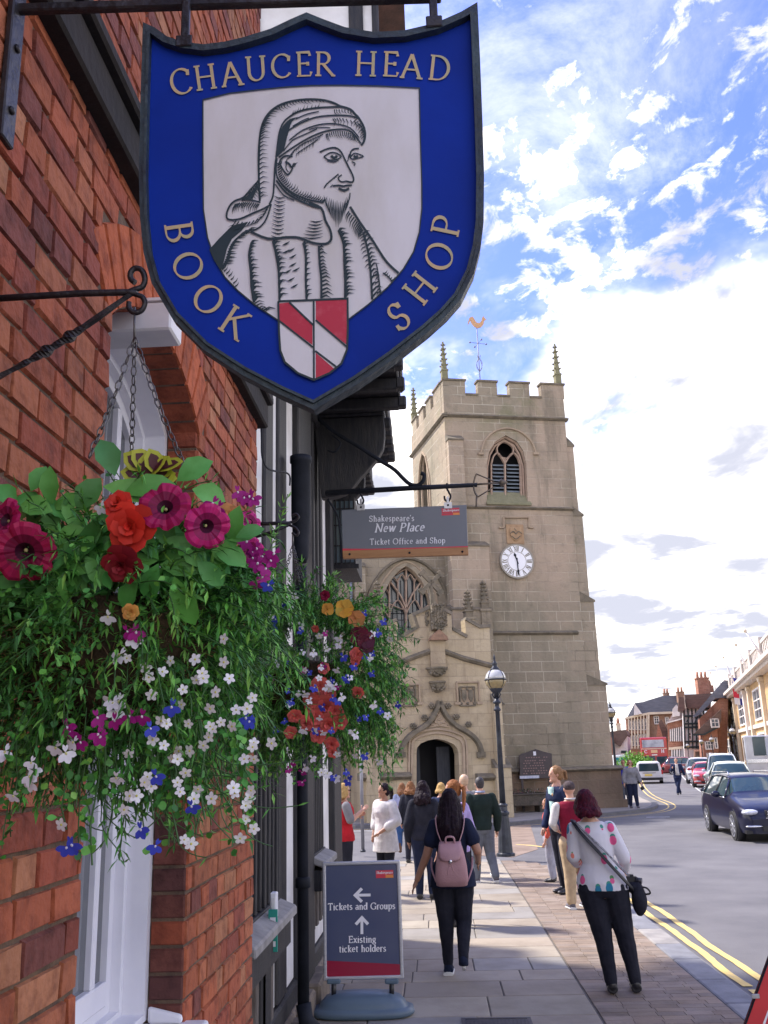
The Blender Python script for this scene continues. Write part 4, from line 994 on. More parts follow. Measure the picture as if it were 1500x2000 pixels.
b = MB(); p0 = on_r(1540, 2040); b.box(p0.x-.3, p0.x+.3, RY+.025, RY+.07, 0, .05); b.box(p0.x-.2, p0.x-.17, RY+.022, RY+.05, .05, p0.z+.02); b.build('stand', m_iron2, rs)
# ================================================================ CHAPEL
CO_ = onz(1213, 1576)                                  # front right foot of the tower
_du = ray(11000, 1505-.029*11000); CU = Vector((_du.x, _du.y, 0)).normalized()
_dv = ray(330, 1495); CV = Vector((_dv.x, _dv.y, 0)).normalized()
CF = Matrix((CU, CV, Vector((0, 0, 1)))).transposed().to_4x4(); CF = Matrix.Translation(Vector((CO_.x, CO_.y, 0))) @ CF
_cn = CU.cross(Vector((0, 0, 1)))
_inv = CF.inverted()
def fp_(px, py, b_=0.0):
    p = onplane(px, py, Vector((CO_.x, CO_.y, 0))+CV*b_, _cn); q = _inv@p; return (q.x, q.z)
def side_b(px, py, a_):
    """depth along the side of the tower for a pixel on the side plane u=a_"""
    n = CV.cross(Vector((0, 0, 1))); p = onplane(px, py, Vector((CO_.x, CO_.y, 0))+CU*a_, n); q = _inv@p; return (q.y, q.z)
def ashlar(name, c1, c2, cm, stain, bw=1.0, rh=.40, mort=.012, pink=None, sc=1.0, mossy=False):
    m = bpy.data.materials.new(name); m.use_nodes = True; t = m.node_tree; n = t.nodes; l = t.links; b = n['Principled BSDF']
    b.inputs['Roughness'].default_value = .9; b.inputs['Specular IOR Level'].default_value = .25
    tc = n.new('ShaderNodeTexCoord'); sx = n.new('ShaderNodeSeparateXYZ'); l.new(tc.outputs['Object'], sx.inputs[0])
    ad = n.new('ShaderNodeMath'); ad.operation = 'ADD'; l.new(sx.outputs[0], ad.inputs[0]); l.new(sx.outputs[1], ad.inputs[1])
    cb_ = n.new('ShaderNodeCombineXYZ'); l.new(ad.outputs[0], cb_.inputs[0]); l.new(sx.outputs[2], cb_.inputs[1])
    wn_ = n.new('ShaderNodeTexNoise'); wn_.inputs['Scale'].default_value = .9; wn_.inputs['Detail'].default_value = 2; l.new(cb_.outputs[0], wn_.inputs[0])
    br = n.new('ShaderNodeTexBrick'); l.new(cb_.outputs[0], br.inputs[0])
    br.inputs['Scale'].default_value = 1; br.inputs['Brick Width'].default_value = bw; br.inputs['Row Height'].default_value = rh
    br.inputs['Mortar Size'].default_value = mort; br.inputs['Mortar Smooth'].default_value = .2; br.inputs['Bias'].default_value = -.1
    br.offset_frequency = 2; br.offset = .43; br.squash = .8; br.squash_frequency = 3
    br.inputs['Color1'].default_value = c1+(1,); br.inputs['Color2'].default_value = c2+(1,); br.inputs['Mortar'].default_value = cm+(1,)
    # mortar only shows in places
    nm = n.new('ShaderNodeTexNoise'); nm.inputs['Scale'].default_value = .55; nm.inputs['Detail'].default_value = 5; l.new(tc.outputs['Object'], nm.inputs[0])
    mrm = n.new('ShaderNodeMapRange'); l.new(nm.outputs[0], mrm.inputs[0]); mrm.inputs[1].default_value = .38; mrm.inputs[2].default_value = .52
    b2 = n.new('ShaderNodeTexBrick'); l.new(cb_.outputs[0], b2.inputs[0])
    for k_ in ('Scale', 'Brick Width', 'Row Height', 'Mortar Size', 'Mortar Smooth', 'Bias'): b2.inputs[k_].default_value = br.inputs[k_].default_value
    b2.offset_frequency = 2; b2.offset = .43; b2.squash = .8; b2.squash_frequency = 3
    b2.inputs['Color1'].default_value = c1+(1,); b2.inputs['Color2'].default_value = c2+(1,); b2.inputs['Mortar'].default_value = tuple(x*.62 for x in c1)+(1,)
    mxm = n.new('ShaderNodeMixRGB'); l.new(mrm.outputs[0], mxm.inputs[0]); l.new(b2.outputs[0], mxm.inputs[1]); l.new(br.outputs[0], mxm.inputs[2])
    cur = mxm.outputs[0]
    def over(scale, lo, hi, col, fac=1.0, off=0, det=7, stretch=(1, 1, 1)):
        nonlocal cur
        mp = n.new('ShaderNodeMapping'); mp.inputs['Location'].default_value = (off, off*1.7, off*.3); mp.inputs['Scale'].default_value = stretch; l.new(tc.outputs['Object'], mp.inputs[0])
        no = n.new('ShaderNodeTexNoise'); no.inputs['Scale'].default_value = scale; no.inputs['Detail'].default_value = det; no.inputs['Roughness'].default_value = .62; l.new(mp.outputs[0], no.inputs[0])
        mr = n.new('ShaderNodeMapRange'); l.new(no.outputs[0], mr.inputs[0]); mr.inputs[1].default_value = lo; mr.inputs[2].default_value = hi; mr.inputs[4].default_value = fac
        mi = n.new('ShaderNodeMixRGB'); l.new(mr.outputs[0], mi.inputs[0]); l.new(cur, mi.inputs[1]); mi.inputs[2].default_value = tuple(col)+(1,); cur = mi.outputs[0]
    if pink: over(.16, .46, .60, pink, .75, 3.1, 5)
    over(.35, .50, .66, stain, .75, 11, 8, (1, 1, .30))
    over(1.1, .56, .66, tuple(x*.7 for x in stain), .5, 33, 9, (1, 1, .16))
    over(2.2, .56, .80, tuple(x*.55 for x in stain), .55, 5, 8)
    if mossy: over(.5, .60, .74, (.16, .17, .075), .6, 21, 7)
    # colour varies stone by stone a little more
    l.new(cur, b.inputs['Base Color'])
    nb = n.new('ShaderNodeTexNoise'); nb.inputs['Scale'].default_value = 9; nb.inputs['Detail'].default_value = 7; l.new(tc.outputs['Object'], nb.inputs[0])
    mb = n.new('ShaderNodeMath'); mb.operation = 'MULTIPLY_ADD'; l.new(br.outputs['Fac'], mb.inputs[0]); mb.inputs[1].default_value = -.35; l.new(nb.outputs[0], mb.inputs[2])
    bp = n.new('ShaderNodeBump'); bp.inputs['Strength'].default_value = .7; bp.inputs['Distance'].default_value = .035; l.new(mb.outputs[0], bp.inputs['Height']); l.new(bp.outputs[0], b.inputs['Normal'])
    return m
m_tower = ashlar('tower_stone', (.325, .275, .20), (.262, .222, .162), (.50, .45, .35), (.20, .18, .13), 1.05, .385, .016, (.45, .345, .255), mossy=True)
m_nave = ashlar('nave_stone', (.345, .29, .21), (.285, .24, .175), (.47, .41, .33), (.20, .17, .125), .85, .34, .011)
m_porch = ashlar('porch_stone', (.51, .42, .285), (.45, .365, .24), (.33, .27, .19), (.31, .24, .165), .8, .42, .006)
m_trim = mat('weathered_trim', (.225, .185, .13), .9, (.12, .105, .075), ns=3, nd=8, bump=.6, bs=14)
m_trimlt = mat('dressed_stone', (.42, .325, .225), .9, (.33, .25, .175), ns=3, nd=8, bump=.4, bs=14)
m_pinkst = mat('pink_tracery', (.46, .33, .245), .9, (.36, .26, .19), ns=4, nd=7, bump=.3, bs=16)
m_mosstone = mat('mossy_stone', (.25, .235, .14), .95, (.19, .18, .10), ns=4, nd=8, bump=.8, bs=12)
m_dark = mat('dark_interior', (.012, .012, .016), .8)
m_leadgl = mat('church_glass', (.035, .045, .058), .15, (.075, .09, .11), ns=1.5, nd=3, spec=.8)
ch = thing('chapel', 'stone medieval chapel with battlemented clock tower, big traceried window and gabled porch', 'church', (CO_.x-3, CO_.y+2, 0))
def cpt(px, py, b_): a, z = fp_(px, py, b_); return a, z
tl0 = fp_(868, 815, 0); tr0 = fp_(1103, 815, 0); TOPZ = fp_(985, 815, 0)[1]; PARZ = fp_(985, 746, 0)[1]; CRZ = fp_(985, 774, 0)[1]
TL, TR = tl0[0], tr0[0]
TB = side_b(805, 885, TL)[0]
TB = max(2.5, min(7, TB))
def cmb_(): return MB(CF)
# tower body with belfry openings on front and side
b = cmb_()
bel = [fp_(*p) for p in ((951, 984), (1031, 984), (1028, 905), (1022, 880), (1010, 862), (988, 850), (968, 862), (956, 880), (951, 905))]
wall_poly(b, [(TL, -.2), (TR, -.2), (TR, TOPZ), (TL, TOPZ)], [bel], lambda u, z, d: (u, d, z), .55)
s0, s1 = side_b(842, 985, TL), side_b(818, 985, TL)
zs0 = side_b(842, 930, TL)[1]; zsA = side_b(834, 873, TL)[1]
ym = (s0[0]+s1[0])/2
hole = [(s0[0], s0[1]-1.2), (s1[0], s0[1]-1.2), (s1[0], zs0), (lerp(s1[0], ym, .5), lerp(zs0, zsA, .75)), (ym, zsA), (lerp(s0[0], ym, .5), lerp(zs0, zsA, .75)), (s0[0], zs0)]
wall_poly(b, [(.56, -.2), (TB, -.2), (TB, TOPZ), (.56, TOPZ)], [hole], lambda y, z, d: (TL+d, y, z), .5)
b.box(TR-.5, TR, .56, TB, -.2, TOPZ); b.box(TL+.51, TR-.51, TB-.5, TB-.01, -.2, TOPZ)
tw = b.build('tower_wall', m_tower, ch)
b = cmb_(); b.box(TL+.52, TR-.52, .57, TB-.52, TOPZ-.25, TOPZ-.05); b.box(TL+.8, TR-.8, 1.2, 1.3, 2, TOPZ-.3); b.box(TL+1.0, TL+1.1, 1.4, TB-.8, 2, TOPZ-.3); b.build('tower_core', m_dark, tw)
# stringcourses
def string(b, u0, u1, z, h, pr, y0=0.0, back=.12):
    b.prism([(u0, y0+back, z-h/2), (u0, y0-pr*.35, z-h/2), (u0, y0-pr, z-h*.1), (u0, y0-pr*.9, z+h*.12), (u0, y0+.0, z+h/2), (u0, y0+back, z+h/2)], (0, 0, 0), (u1-u0, 0, 0))
def string_s(b, y0, y1, z, h, pr, u=None):
    u = TL if u is None else u
    b.prism([(u+.1, y0, z-h/2), (u-pr*.35, y0, z-h/2), (u-pr, y0, z-h*.1), (u-pr*.9, y0, z+h*.12), (u, y0, z+h/2), (u+.1, y0, z+h/2)], (0, 0, 0), (0, y1-y0, 0))
b = cmb_()
zs = [fp_(985, 815)[1], fp_(1000, 992)[1], fp_(1040, 1236)[1], fp_(1090, 1503)[1]]
string(b, TL-.10, TR+.10, zs[0], .16, .14); string_s(b, -.12, TB+.1, zs[0], .16, .14)
string(b, TL-.05, TR+.02, zs[1], .14, .12); string_s(b, -.1, TB, zs[1], .14, .10)
string(b, fp_(955, 1236)[0], fp_(1128, 1236)[0], zs[2], .16, .13)
buildi(b, 'stringcourse', m_trim, ch)
# parapet and merlons
b = cmb_(); z0, z1 = TOPZ+.02, CRZ
b.box(TL-.01, TR+.01, -.02, .30, z0, z1); b.box(TL-.02, TL+.28, .302, TB, z0, z1); b.box(TR-.28, TR+.012, .302, TB, z0, z1); b.box(TL+.282, TR-.282, TB-.3, TB-.002, z0, z1)
mer = [(865, 908.5), (933, 970.5), (994.5, 1033.5), (1056, 1101)]
cop = cmb_()
for x0, x1 in mer:
    a0, a1 = fp_(x0, 760)[0], fp_(x1, 760)[0]; b.box(a0, a1, -.018, .29, CRZ+.002, PARZ-.05)
    cop.box(a0-.04, a1+.04, -.07, .33, PARZ-.05, PARZ+.03)
for i in range(3):
    a0, a1 = fp_(mer[i][1], 760)[0], fp_(mer[i+1][0], 760)[0]; cop.box(a0+.002, a1-.002, -.07, .33, CRZ-.03, CRZ+.05)
nside = 4
for i in range(nside):
    y0 = lerp(.35, TB-.1, (i+.25)/nside); y1 = lerp(.35, TB-.1, (i+.9)/nside)
    if i == 0: y0 = .31
    for uu in (TL-.018, TR-.27):
        b.box(uu, uu+.29, y0, y1, CRZ+.002, PARZ-.05); cop.box(uu-.05, uu+.33, y0-(.03 if i else -.02), y1+.03, PARZ-.05, PARZ+.03)
    b.box(lerp(TL, TR, (i+.2)/nside), lerp(TL, TR, (i+.75)/nside), TB-.29, TB-.02, CRZ+.002, PARZ-.03)
b.build('parapet', m_tower, ch); buildi(cop, 'coping', m_trim, ch)
def pinnacle(px, pyb, pyt, b_, r, name='pinnacle', parent=None, M=None, m=None, finial=True, u=None, z0=None, z1=None, sq=True):
    if u is None: u, z0 = fp_(px, pyb, b_); z1 = fp_(px, pyt, b_)[1]
    H = z1-z0; b = cmb_(); n = 4
    rr = lambda rad, z: [(u+rad*math.cos(R(45+90*i)), b_+rad*math.sin(R(45+90*i)), z) for i in range(4)]
    b.loft([rr(r*1.25, z0-.1), rr(r*1.25, z0+H*.22), rr(r*1.5, z0+H*.23), rr(r*1.5, z0+H*.26), rr(r*1.0, z0+H*.28), rr(r*.32, z0+H*.88), rr(r*.2, z0+H*.92)], 0, True, False)
    for t_ in (.38, .52, .66, .79):
        rad = lerp(r, r*.3, (t_-.28)/.6)
        for i in range(4):
            a = R(45+90*i); b.ball((u+(rad+.02)*math.cos(a), b_+(rad+.02)*math.sin(a), z0+H*t_), r*.36, r*.36, r*.30, 6)
            b.ball((u+(rad+.06)*math.cos(a), b_+(rad+.06)*math.sin(a), z0+H*t_+r*.18), r*.2, r*.2, r*.16, 5)
    for i in range(4):
        a = R(90*i); b.ball((u+r*.5*math.cos(a), b_+r*.5*math.sin(a), z0+H*.91), r*.3, r*.3, r*.25, 6)
    b.ball((u, b_, z0+H*.96), r*.35, r*.35, r*.5, 6)
    return b.build(name, m or m_mosstone, parent or ch)
pinnacle(0, 0, 0, .14, .14, u=TL+.12, z0=PARZ, z1=fp_(865, 664)[1])
pinnacle(0, 0, 0, .14, .14, u=TR-.12, z0=PARZ, z1=fp_(1085, 668)[1])
pinnacle(0, 0, 0, TB-.15, .14, u=TL+.12, z0=PARZ, z1=PARZ+(fp_(865, 664)[1]-PARZ)*1.0)
# buttresses: front left and right, stepping out downwards; drawn by their face on the tower plane
def buttress(steps, pr0, dpr, m=None, capm=None, side=1):
    """steps: list of (px_left, px_right, py_top) from the top; each projects more"""
    k = 0
    for i, (xl, xr, yt) in enumerate(steps):
        pr = pr0+dpr*i
        yb = steps[i+1][2] if i+1 < len(steps) else None
        a0, z1 = fp_(xl, yt, -pr); a1 = fp_(xr, yt, -pr)[0]; z0 = fp_(xl, yb, -pr-dpr)[1] if yb else -.1
        b = cmb_(); b.box(a0, a1, -pr, -.001, z0, z1-.12)
        b.build('buttress', m or m_tower, ch)
        b = cmb_(); b.prism([(a0-.03, -pr-.05, z1-.12), (a0-.03, -pr-.05, z1-.07), (a0-.03, 0, z1+.18), (a0-.03, 0, z1-.12)], (0, 0, 0), (a1-a0+.06, 0, 0)); b.build('buttress_cap', m_trim, ch)
buttress([(875, 904, 853), (880, 954, 1060), (884, 960, 1185), (900, 983, 1372)], .32, .14)
# right (west) buttress projects sideways
st = [(1118, 868), (1136, 1003), (1158, 1170), (1182, 1332)]
for i, (px, py) in enumerate(st):
    a1, z1 = fp_(px, py, .1); z0 = fp_(px, st[i+1][1], .1)[1]-.05 if i < 3 else -.1
    b = cmb_(); b.box(TR+.001, a1, .05+.0*i, 1.1, z0, z1-.12); b.build('buttress', m_tower, ch)
    b = cmb_(); b.prism([(TR, .02, z1-.12), (a1+.05, .02, z1-.12), (a1+.05, .02, z1-.05), (TR, .02, z1+.30)], (0, 0, 0), (0, 1.12, 0)); b.build('buttress_cap', m_trim, ch)
# lower tower stage stands a little forward, plinth below
b = cmb_(); z1, z0 = zs[3], -.1
aL, aR = fp_(978, 1503)[0], fp_(1203, 1503)[0]
b.box(aL, aR+.12, -.16, 1.2, z0, z1-.05); b.box(aL-.06, aR+.22, -.26, 1.3, -.1, .28); b.build('plinth', ashlar('plinth_wall', (.235, .165, .12), (.19, .135, .10), (.30, .24, .19), (.13, .11, .08), 1.0, .5, .012, mossy=True), ch)
b = cmb_(); string(b, aL-.02, aR+.17, z1, .17, .20, -.16, 1.3); b.build('plinth_moulding', m_trim, ch)
# ---- belfry window
def curve_tube(b, pts, w, d, y, m=0):
    """moulded rib: square section w x d following (u,z) points"""
    P = [Vector((p[0], 0, p[1])) for p in pts]; rings = []
    for i, p in enumerate(P):
        t = (P[min(i+1, len(P)-1)]-P[max(i-1, 0)]).normalized(); nn = Vector((-t.z, 0, t.x))
        rings.append([p+nn*w/2+Vector((0, y, 0)), p-nn*w/2+Vector((0, y, 0)), p-nn*w*.3+Vector((0, y-d, 0)), p+nn*w*.3+Vector((0, y-d, 0))])
    b.loft(rings, m, True, False)
def pxs(pts, b_=0.0, k=4):
    P = [fp_(x, y, b_) for x, y in pts]
    if k > 1: return [(v.x, v.y) for v in smooth_poly([Vector((p[0], p[1], 0)) for p in P], k)]
    return P
b = cmb_(); curve_tube(b, pxs([(938, 888), (940, 880), (946, 862), (958, 848), (972, 840), (989, 837), (1006, 840), (1022, 848), (1036, 862), (1043, 876), (1046, 888)]), .09, .09, .005)
for x in (934, 1042): a, z = fp_(x, 887); b.box(a-.02, a+.20, -.10, .02, z-.04, z+.05)
b.build('hood_mould', m_trimlt, ch)
bw = cmb_()
for ins, y in ((.02, .10), (.11, .20)):
    q = [fp_(*p) for p in ((953, 982), (954, 905), (959, 882), (969, 865), (988, 853), (1008, 864), (1019, 882), (1026, 905), (1029, 982))]
    cx_ = fp_(990, 925)[0]; q = [(cx_+(p[0]-cx_)*(1.14-ins*1.6), p[1]+.05-ins*(1 if p[1] > fp_(990, 980)[1] else 0)) for p in q]
    curve_tube(bw, q, .10, .08, y+.08)
bwin = bw.build('belfry_window', m_pinkst, ch)
b = cmb_()
for pts in ([(988, 984), (987, 905), (986, 893)], [(987, 905), (980, 893), (972, 884), (964, 892), (960, 908)], [(987, 905), (994, 893), (1003, 884), (1012, 893), (1017, 908)], [(972, 884), (972, 872), (985, 862), (1002, 872), (1003, 884)], [(972, 884), (987, 896), (1003, 884)], [(961, 984), (960, 905)], [(1019, 984), (1017, 905)]):
    curve_tube(b, pxs(pts, .2, 3 if len(pts) > 2 else 1), .075, .10, .30)
b.build('tracery', m_pinkst, bwin)
for x0, x1 in ((962, 986), (990, 1017)):
    b = cmb_()
    for i in range(11):
        yy = lerp(908, 981, i/10); a0, z = fp_(x0, yy, .35); a1 = fp_(x1+.018*(yy-908), yy, .35)[0]
        b.prism([(a0, .30, z-.055), (a0, .30, z-.035), (a0, .44, z+.06), (a0, .44, z+.04)], (0, 0, 0), (a1-a0, 0, 0))
    b.build('louvre', mat('louvre_slate', (.24, .28, .31), .6, (.17, .2, .22), ns=5), bwin)
b = cmb_(); a0, z0 = fp_(950, 984); a1 = fp_(1037, 984)[0]; z1 = fp_(990, 962)[1]
b.prism([(a0, .3, z1+.1), (a0, -.08, z0+.02), (a0, -.08, z0-.04), (a0, .3, z0-.04)], (0, 0, 0), (a1-a0, 0, 0)); b.build('sill', m_mosstone, bwin)
# side belfry window
b = cmb_()
q = [(s0[0], s0[1]-1.2)]+[hole[-1], hole[-2], hole[-3], hole[3], hole[2], (s1[0], s0[1]-1.2)]
for off_, d_ in ((.0, .0), (.07, .13)):
    P = [Vector((TL+.02+d_, lerp(p[0], ym, off_*3), p[1])) for p in q]
    rings = []
    for i, p in enumerate(P):
        t = (P[min(i+1, len(P)-1)]-P[max(i-1, 0)]).normalized(); nn = Vector((0, -t.z, t.y)); rings.append([p+nn*.05, p-nn*.05, p-nn*.04+Vector((-.07, 0, 0)), p+nn*.04+Vector((-.07, 0, 0))])
    b.loft(rings, 0, True, False)
b.box(TL+.15, TL+.25, ym-.05, ym+.05, s0[1]-1.2, zsA-.2); b.build('side_window', m_trimlt, ch)
# ---- carved shield panel
b = cmb_(); a0, z0 = fp_(990, 1062); a1, z1 = fp_(1021, 1025); b.box(a0, a1, -.04, .02, z0, z1)
cp = b.build('carved_panel', mat('orange_sandstone', (.42, .28, .16), .9, (.33, .21, .12), ns=6, bump=.4, bs=20), ch)
b = cmb_(); q = [fp_(*p) for p in ((995, 1031), (1017, 1031), (1017, 1045), (1012, 1054), (1006, 1058), (999, 1053), (995, 1044))]; b.prism([(u, -.041, z) for u, z in q], (0, 0, 0), (0, -.05, 0)); b.build('shield', MATS['orange_sandstone'], cp, bevel=.015)
b = cmb_(); curve_tube(b, pxs([(995, 1043), (1001, 1039), (1006, 1044), (1011, 1039), (1017, 1043)]), .04, .04, -.085); curve_tube(b, pxs([(998, 1048), (1006, 1054), (1014, 1048)]), .035, .04, -.085); curve_tube(b, pxs([(1003, 1033), (1007, 1038)], 0, 1), .03, .03, -.085); b.build('shield_carving', m_trim, cp)
b = cmb_(); q = [fp_(*p) for p in ((974, 1031), (983, 1031), (983, 1011), (1032, 1011), (1032, 1031), (1041, 1031))]
for i in range(5): curve_tube(b, [q[i], q[i+1]], .075, .10, .01)
b.build('label_mould', m_trimlt, ch)
# ---- clock
ck = cmb_(); cu, cz = fp_(1008, 1097); CRR = abs(fp_(1040, 1097)[0]-cu)
def disc(b, r0, r1, y0, y1, n=48, m=0):
    for (ra, rb_, ya) in (((r0, r1, y0)),):
        A = [(cu+ra*math.cos(2*math.pi*i/n), ya, cz+ra*math.sin(2*math.pi*i/n)) for i in range(n)]; B = [(cu+rb_*math.cos(2*math.pi*i/n), ya, cz+rb_*math.sin(2*math.pi*i/n)) for i in range(n)]
        A2 = [(p[0], y1, p[2]) for p in A]; B2 = [(p[0], y1, p[2]) for p in B]
        b.add(A+B+A2+B2, [(i, (i+1) % n, n+(i+1) % n, n+i) for i in range(n)]+[(n+i, n+(i+1) % n, 3*n+(i+1) % n, 3*n+i) for i in range(n)]+[(i, (i+1) % n, 2*n+(i+1) % n, 2*n+i) for i in range(n)], m)
m_cw = mat('clock_white', (.86, .86, .88), .4); m_cn = mat('clock_bronze', (.10, .085, .05), .5, (.16, .13, .07), ns=9, metal=.2)
n = 48; ck.add([(cu+CRR*.97*math.cos(2*math.pi*i/n), -.10, cz+CRR*.97*math.sin(2*math.pi*i/n)) for i in range(n)], [tuple(range(n))])
clk = ck.build('clock_face', m_cw, ch)
b = cmb_(); disc(b, CRR*.94, CRR*1.03, -.115, -.0); disc(b, CRR*.545, CRR*.57, -.108, -.1); b.build('clock_rim', mat('clock_rim', (.30, .27, .22), .6), clk)
num = ['XII', 'I', 'II', 'III', 'IV', 'V', 'VI', 'VII', 'VIII', 'IX', 'X', 'XI']
for h_, s_ in enumerate(num):
    b = cmb_(); a = R(90-30*h_); ca, sa = math.cos(a), math.sin(a); wd = {'I': .06, 'V': .13, 'X': .13}; tot = sum(wd[c] for c in s_); x = -tot/2
    def fc(lx, ly, dz):            # lx tangential, ly radial 0..1 inside the chapter ring
        r = CRR*lerp(.60, .90, ly); t_ = lx*CRR*1.35*(.8+.25*ly); return (cu+ca*r+sa*t_, -.106-dz*8, cz+sa*r-ca*t_)
    for c in s_:
        if c == 'I': stroke(b, [(x+.03, 0), (x+.03, 1)], fc, .034, .034)
        if c == 'V': stroke(b, [(x+.015, 1), (x+.065, 0)], fc, .034, .034); stroke(b, [(x+.065, 0), (x+.115, 1)], fc, .018, .018)
        if c == 'X': stroke(b, [(x+.015, 1), (x+.115, 0)], fc, .034, .034); stroke(b, [(x+.015, 0), (x+.115, 1)], fc, .018, .018)
        x += wd[c]
    b.build('numeral', m_cn, clk)
b = cmb_()
for i in range(60):
    a = 2*math.pi*i/60; r0, r1 = CRR*.925, CRR*.965; ca, sa = math.cos(a), math.sin(a); t_ = CRR*.012
    b.add([(cu+ca*r0-sa*t_, -.1035, cz+sa*r0+ca*t_), (cu+ca*r0+sa*t_, -.1035, cz+sa*r0-ca*t_), (cu+ca*r1+sa*t_, -.1035, cz+sa*r1-ca*t_), (cu+ca*r1-sa*t_, -.1035, cz+sa*r1+ca*t_)], [(0, 1, 2, 3)])
b.build('minute_marks', m_cn, clk)
for ang, ln_, wd_, nm in ((90-30*11.45, .52, .055, 'hour_hand'), (90-178, .86, .045, 'minute_hand')):
    b = cmb_(); a = R(ang); d_ = (math.cos(a), math.sin(a)); nn_ = (-d_[1], d_[0]); yy = -.125 if nm == 'hour_hand' else -.138
    P = lambda l_, w_: (cu+(d_[0]*l_+nn_[0]*w_)*CRR, yy, cz+(d_[1]*l_+nn_[1]*w_)*CRR)
    b.prism([P(-.18, -.04), P(0, -.03), P(ln_*.55, -wd_*.6), P(ln_*.7, -wd_*1.5), P(ln_, 0), P(ln_*.7, wd_*1.5), P(ln_*.55, wd_*.6), P(0, .03), P(-.18, .04)], (0, 0, 0), (0, .01, 0)); b.build(nm, m_iron2, clk)
# ---- weather vane (a separate thing on the tower)
wu, wz0 = fp_(938, 742, 1.5); wz1 = fp_(927, 640, 1.5)[1]; wp = CF@Vector((wu, 1.5, 0)); wscale = (wz1-wz0)
wv = thing('weather_vane', 'gilded cockerel weather vane on a slim iron rod above the tower battlements', 'weather vane', (wp.x, wp.y, wz0-1))
m_pale = mat('pale_iron', (.20, .21, .27), .5); m_gild = mat('gilding', (.55, .32, .16), .45, metal=.2)
b = MB(); X, Y = wp.x, wp.y; b.tube([(X, Y, wz0-1.2), (X-.02, Y, wz1)], .022, 8); b.build('rod', m_pale, wv)
for i in range(4):
    a = R(45+90*i); dx, dy = math.cos(a)*.14, math.sin(a)*.14; z0 = wz0+wscale*.18
    b = MB(); b.tube(smooth_poly([(X, Y, z0-.05), (X+dx, Y+dy, z0+.12), (X+dx*1.1, Y+dy*1.1, z0+.35), (X+dx*.3, Y+dy*.3, z0+.55), (X+dx*.7, Y+dy*.7, z0+.68)], 3), .013, 5); b.build('scroll', m_pale, wv)
for i in range(4):
    a = R(20+90*i); dx, dy = math.cos(a)*.38, math.sin(a)*.38; z0 = wz0+wscale*.70
    b = MB(); b.tube([(X, Y, z0), (X+dx, Y+dy, z0)], .012, 5); b.ball((X+dx, Y+dy, z0), .045, .045, .045, 6); b.build('arm', m_pale, wv)
b = MB(); roost = [(-15, 14), (-12, 22), (-6, 24), (-3, 18), (0, 12), (5, 10), (9, 14), (11, 21), (14, 24), (15, 20), (18, 17), (14, 14), (13, 8), (8, 2), (1, 0), (-5, 4), (-9, 10), (-11, 16), (-14, 10), (-16, 8)]
s_ = .024; b.prism([(X-.02+x*s_, Y-.02, wz1-.03+y*s_) for x, y in roost], (0, 0, 0), (0, .04, 0)); b.build('cockerel', m_gild, wv)
# ================= NAVE
NB = .9
NP = lambda x, y: fp_(x, y, NB)
nzT = NP(800, 1003)[1]; nx0 = NP(640, 1300)[0]-6; nx1 = TL+.3
b = cmb_(); nw = [NP(*p) for p in ((744, 1262), (842, 1262), (841, 1180), (836, 1158), (824, 1135), (808, 1115), (793, 1105), (778, 1115), (762, 1135), (750, 1158), (745, 1180))]
wall_poly(b, [(nx0, -.2), (nx1, -.2), (nx1, nzT), (nx0, nzT)], [nw], lambda u, z, d: (u, NB+d, z), .6)
b.box(nx0, nx0+.4, NB+.61, NB+7, -.2, nzT); b.build('nave_wall', m_nave, ch)
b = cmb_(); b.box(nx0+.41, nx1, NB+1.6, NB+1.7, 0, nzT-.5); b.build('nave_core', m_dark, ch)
b = cmb_(); b.prism([(nx0, NB+.2, nzT-.2), (nx0, NB+7, nzT-.2), (nx0, NB+3.6, nzT+.5)], (0, 0, 0), (nx1-nx0, 0, 0)); b.build('nave_roof', mat('lead_roof', (.20, .21, .22), .6, (.14, .15, .16), ns=2), ch)
b = cmb_(); string(b, nx0, nx1, nzT, .16, .12, NB); string(b, NP(872, 1183)[0], nx1-.05, NP(900, 1184)[1], .13, .10, NB); string(b, nx0, NP(718, 1183)[0], NP(900, 1184)[1]+.0, .13, .10, NB); buildi(b, 'nave_string', m_trim, ch)
b = cmb_(); a0, z0 = fp_(693, 1100, NB-.35); a1 = fp_(713, 1100, NB-.35)[0]; b.box(a0, a1, NB-.35, NB, -.1, z0-.15); b.build('buttress', m_nave, ch)
b = cmb_(); b.prism([(a0-.03, NB-.4, z0-.15), (a0-.03, NB-.4, z0-.1), (a0-.03, NB, z0+.12), (a0-.03, NB, z0-.15)], (0, 0, 0), (a1-a0+.06, 0, 0)); b.build('buttress_cap', m_trim, ch)
b = cmb_(); curve_tube(b, pxs([(714, 1186), (717, 1170), (727, 1145), (743, 1120), (764, 1101), (783, 1093), (797, 1091), (812, 1094), (832, 1104), (852, 1123), (866, 1148), (874, 1172), (878, 1186)], NB), .12, .14, NB+.01); b.build('hood_mould', m_trim, ch)
gw = cmb_(); q = pxs([(743, 1266), (743, 1180), (749, 1156), (761, 1133), (777, 1114), (793, 1104), (809, 1114), (825, 1133), (837, 1156), (843, 1180), (844, 1266)], NB, 3)
curve_tube(gw, q, .16, .22, NB+.24); q2 = pxs([(732, 1266), (732, 1180), (740, 1150), (756, 1124), (774, 1105), (793, 1097), (812, 1105), (830, 1124), (846, 1150), (854, 1180), (855, 1266)], NB, 3); curve_tube(gw, q2, .10, .06, NB+.03)
gwin = gw.build('great_window', m_trimlt, ch)
b = cmb_(); NB2 = NB+.25
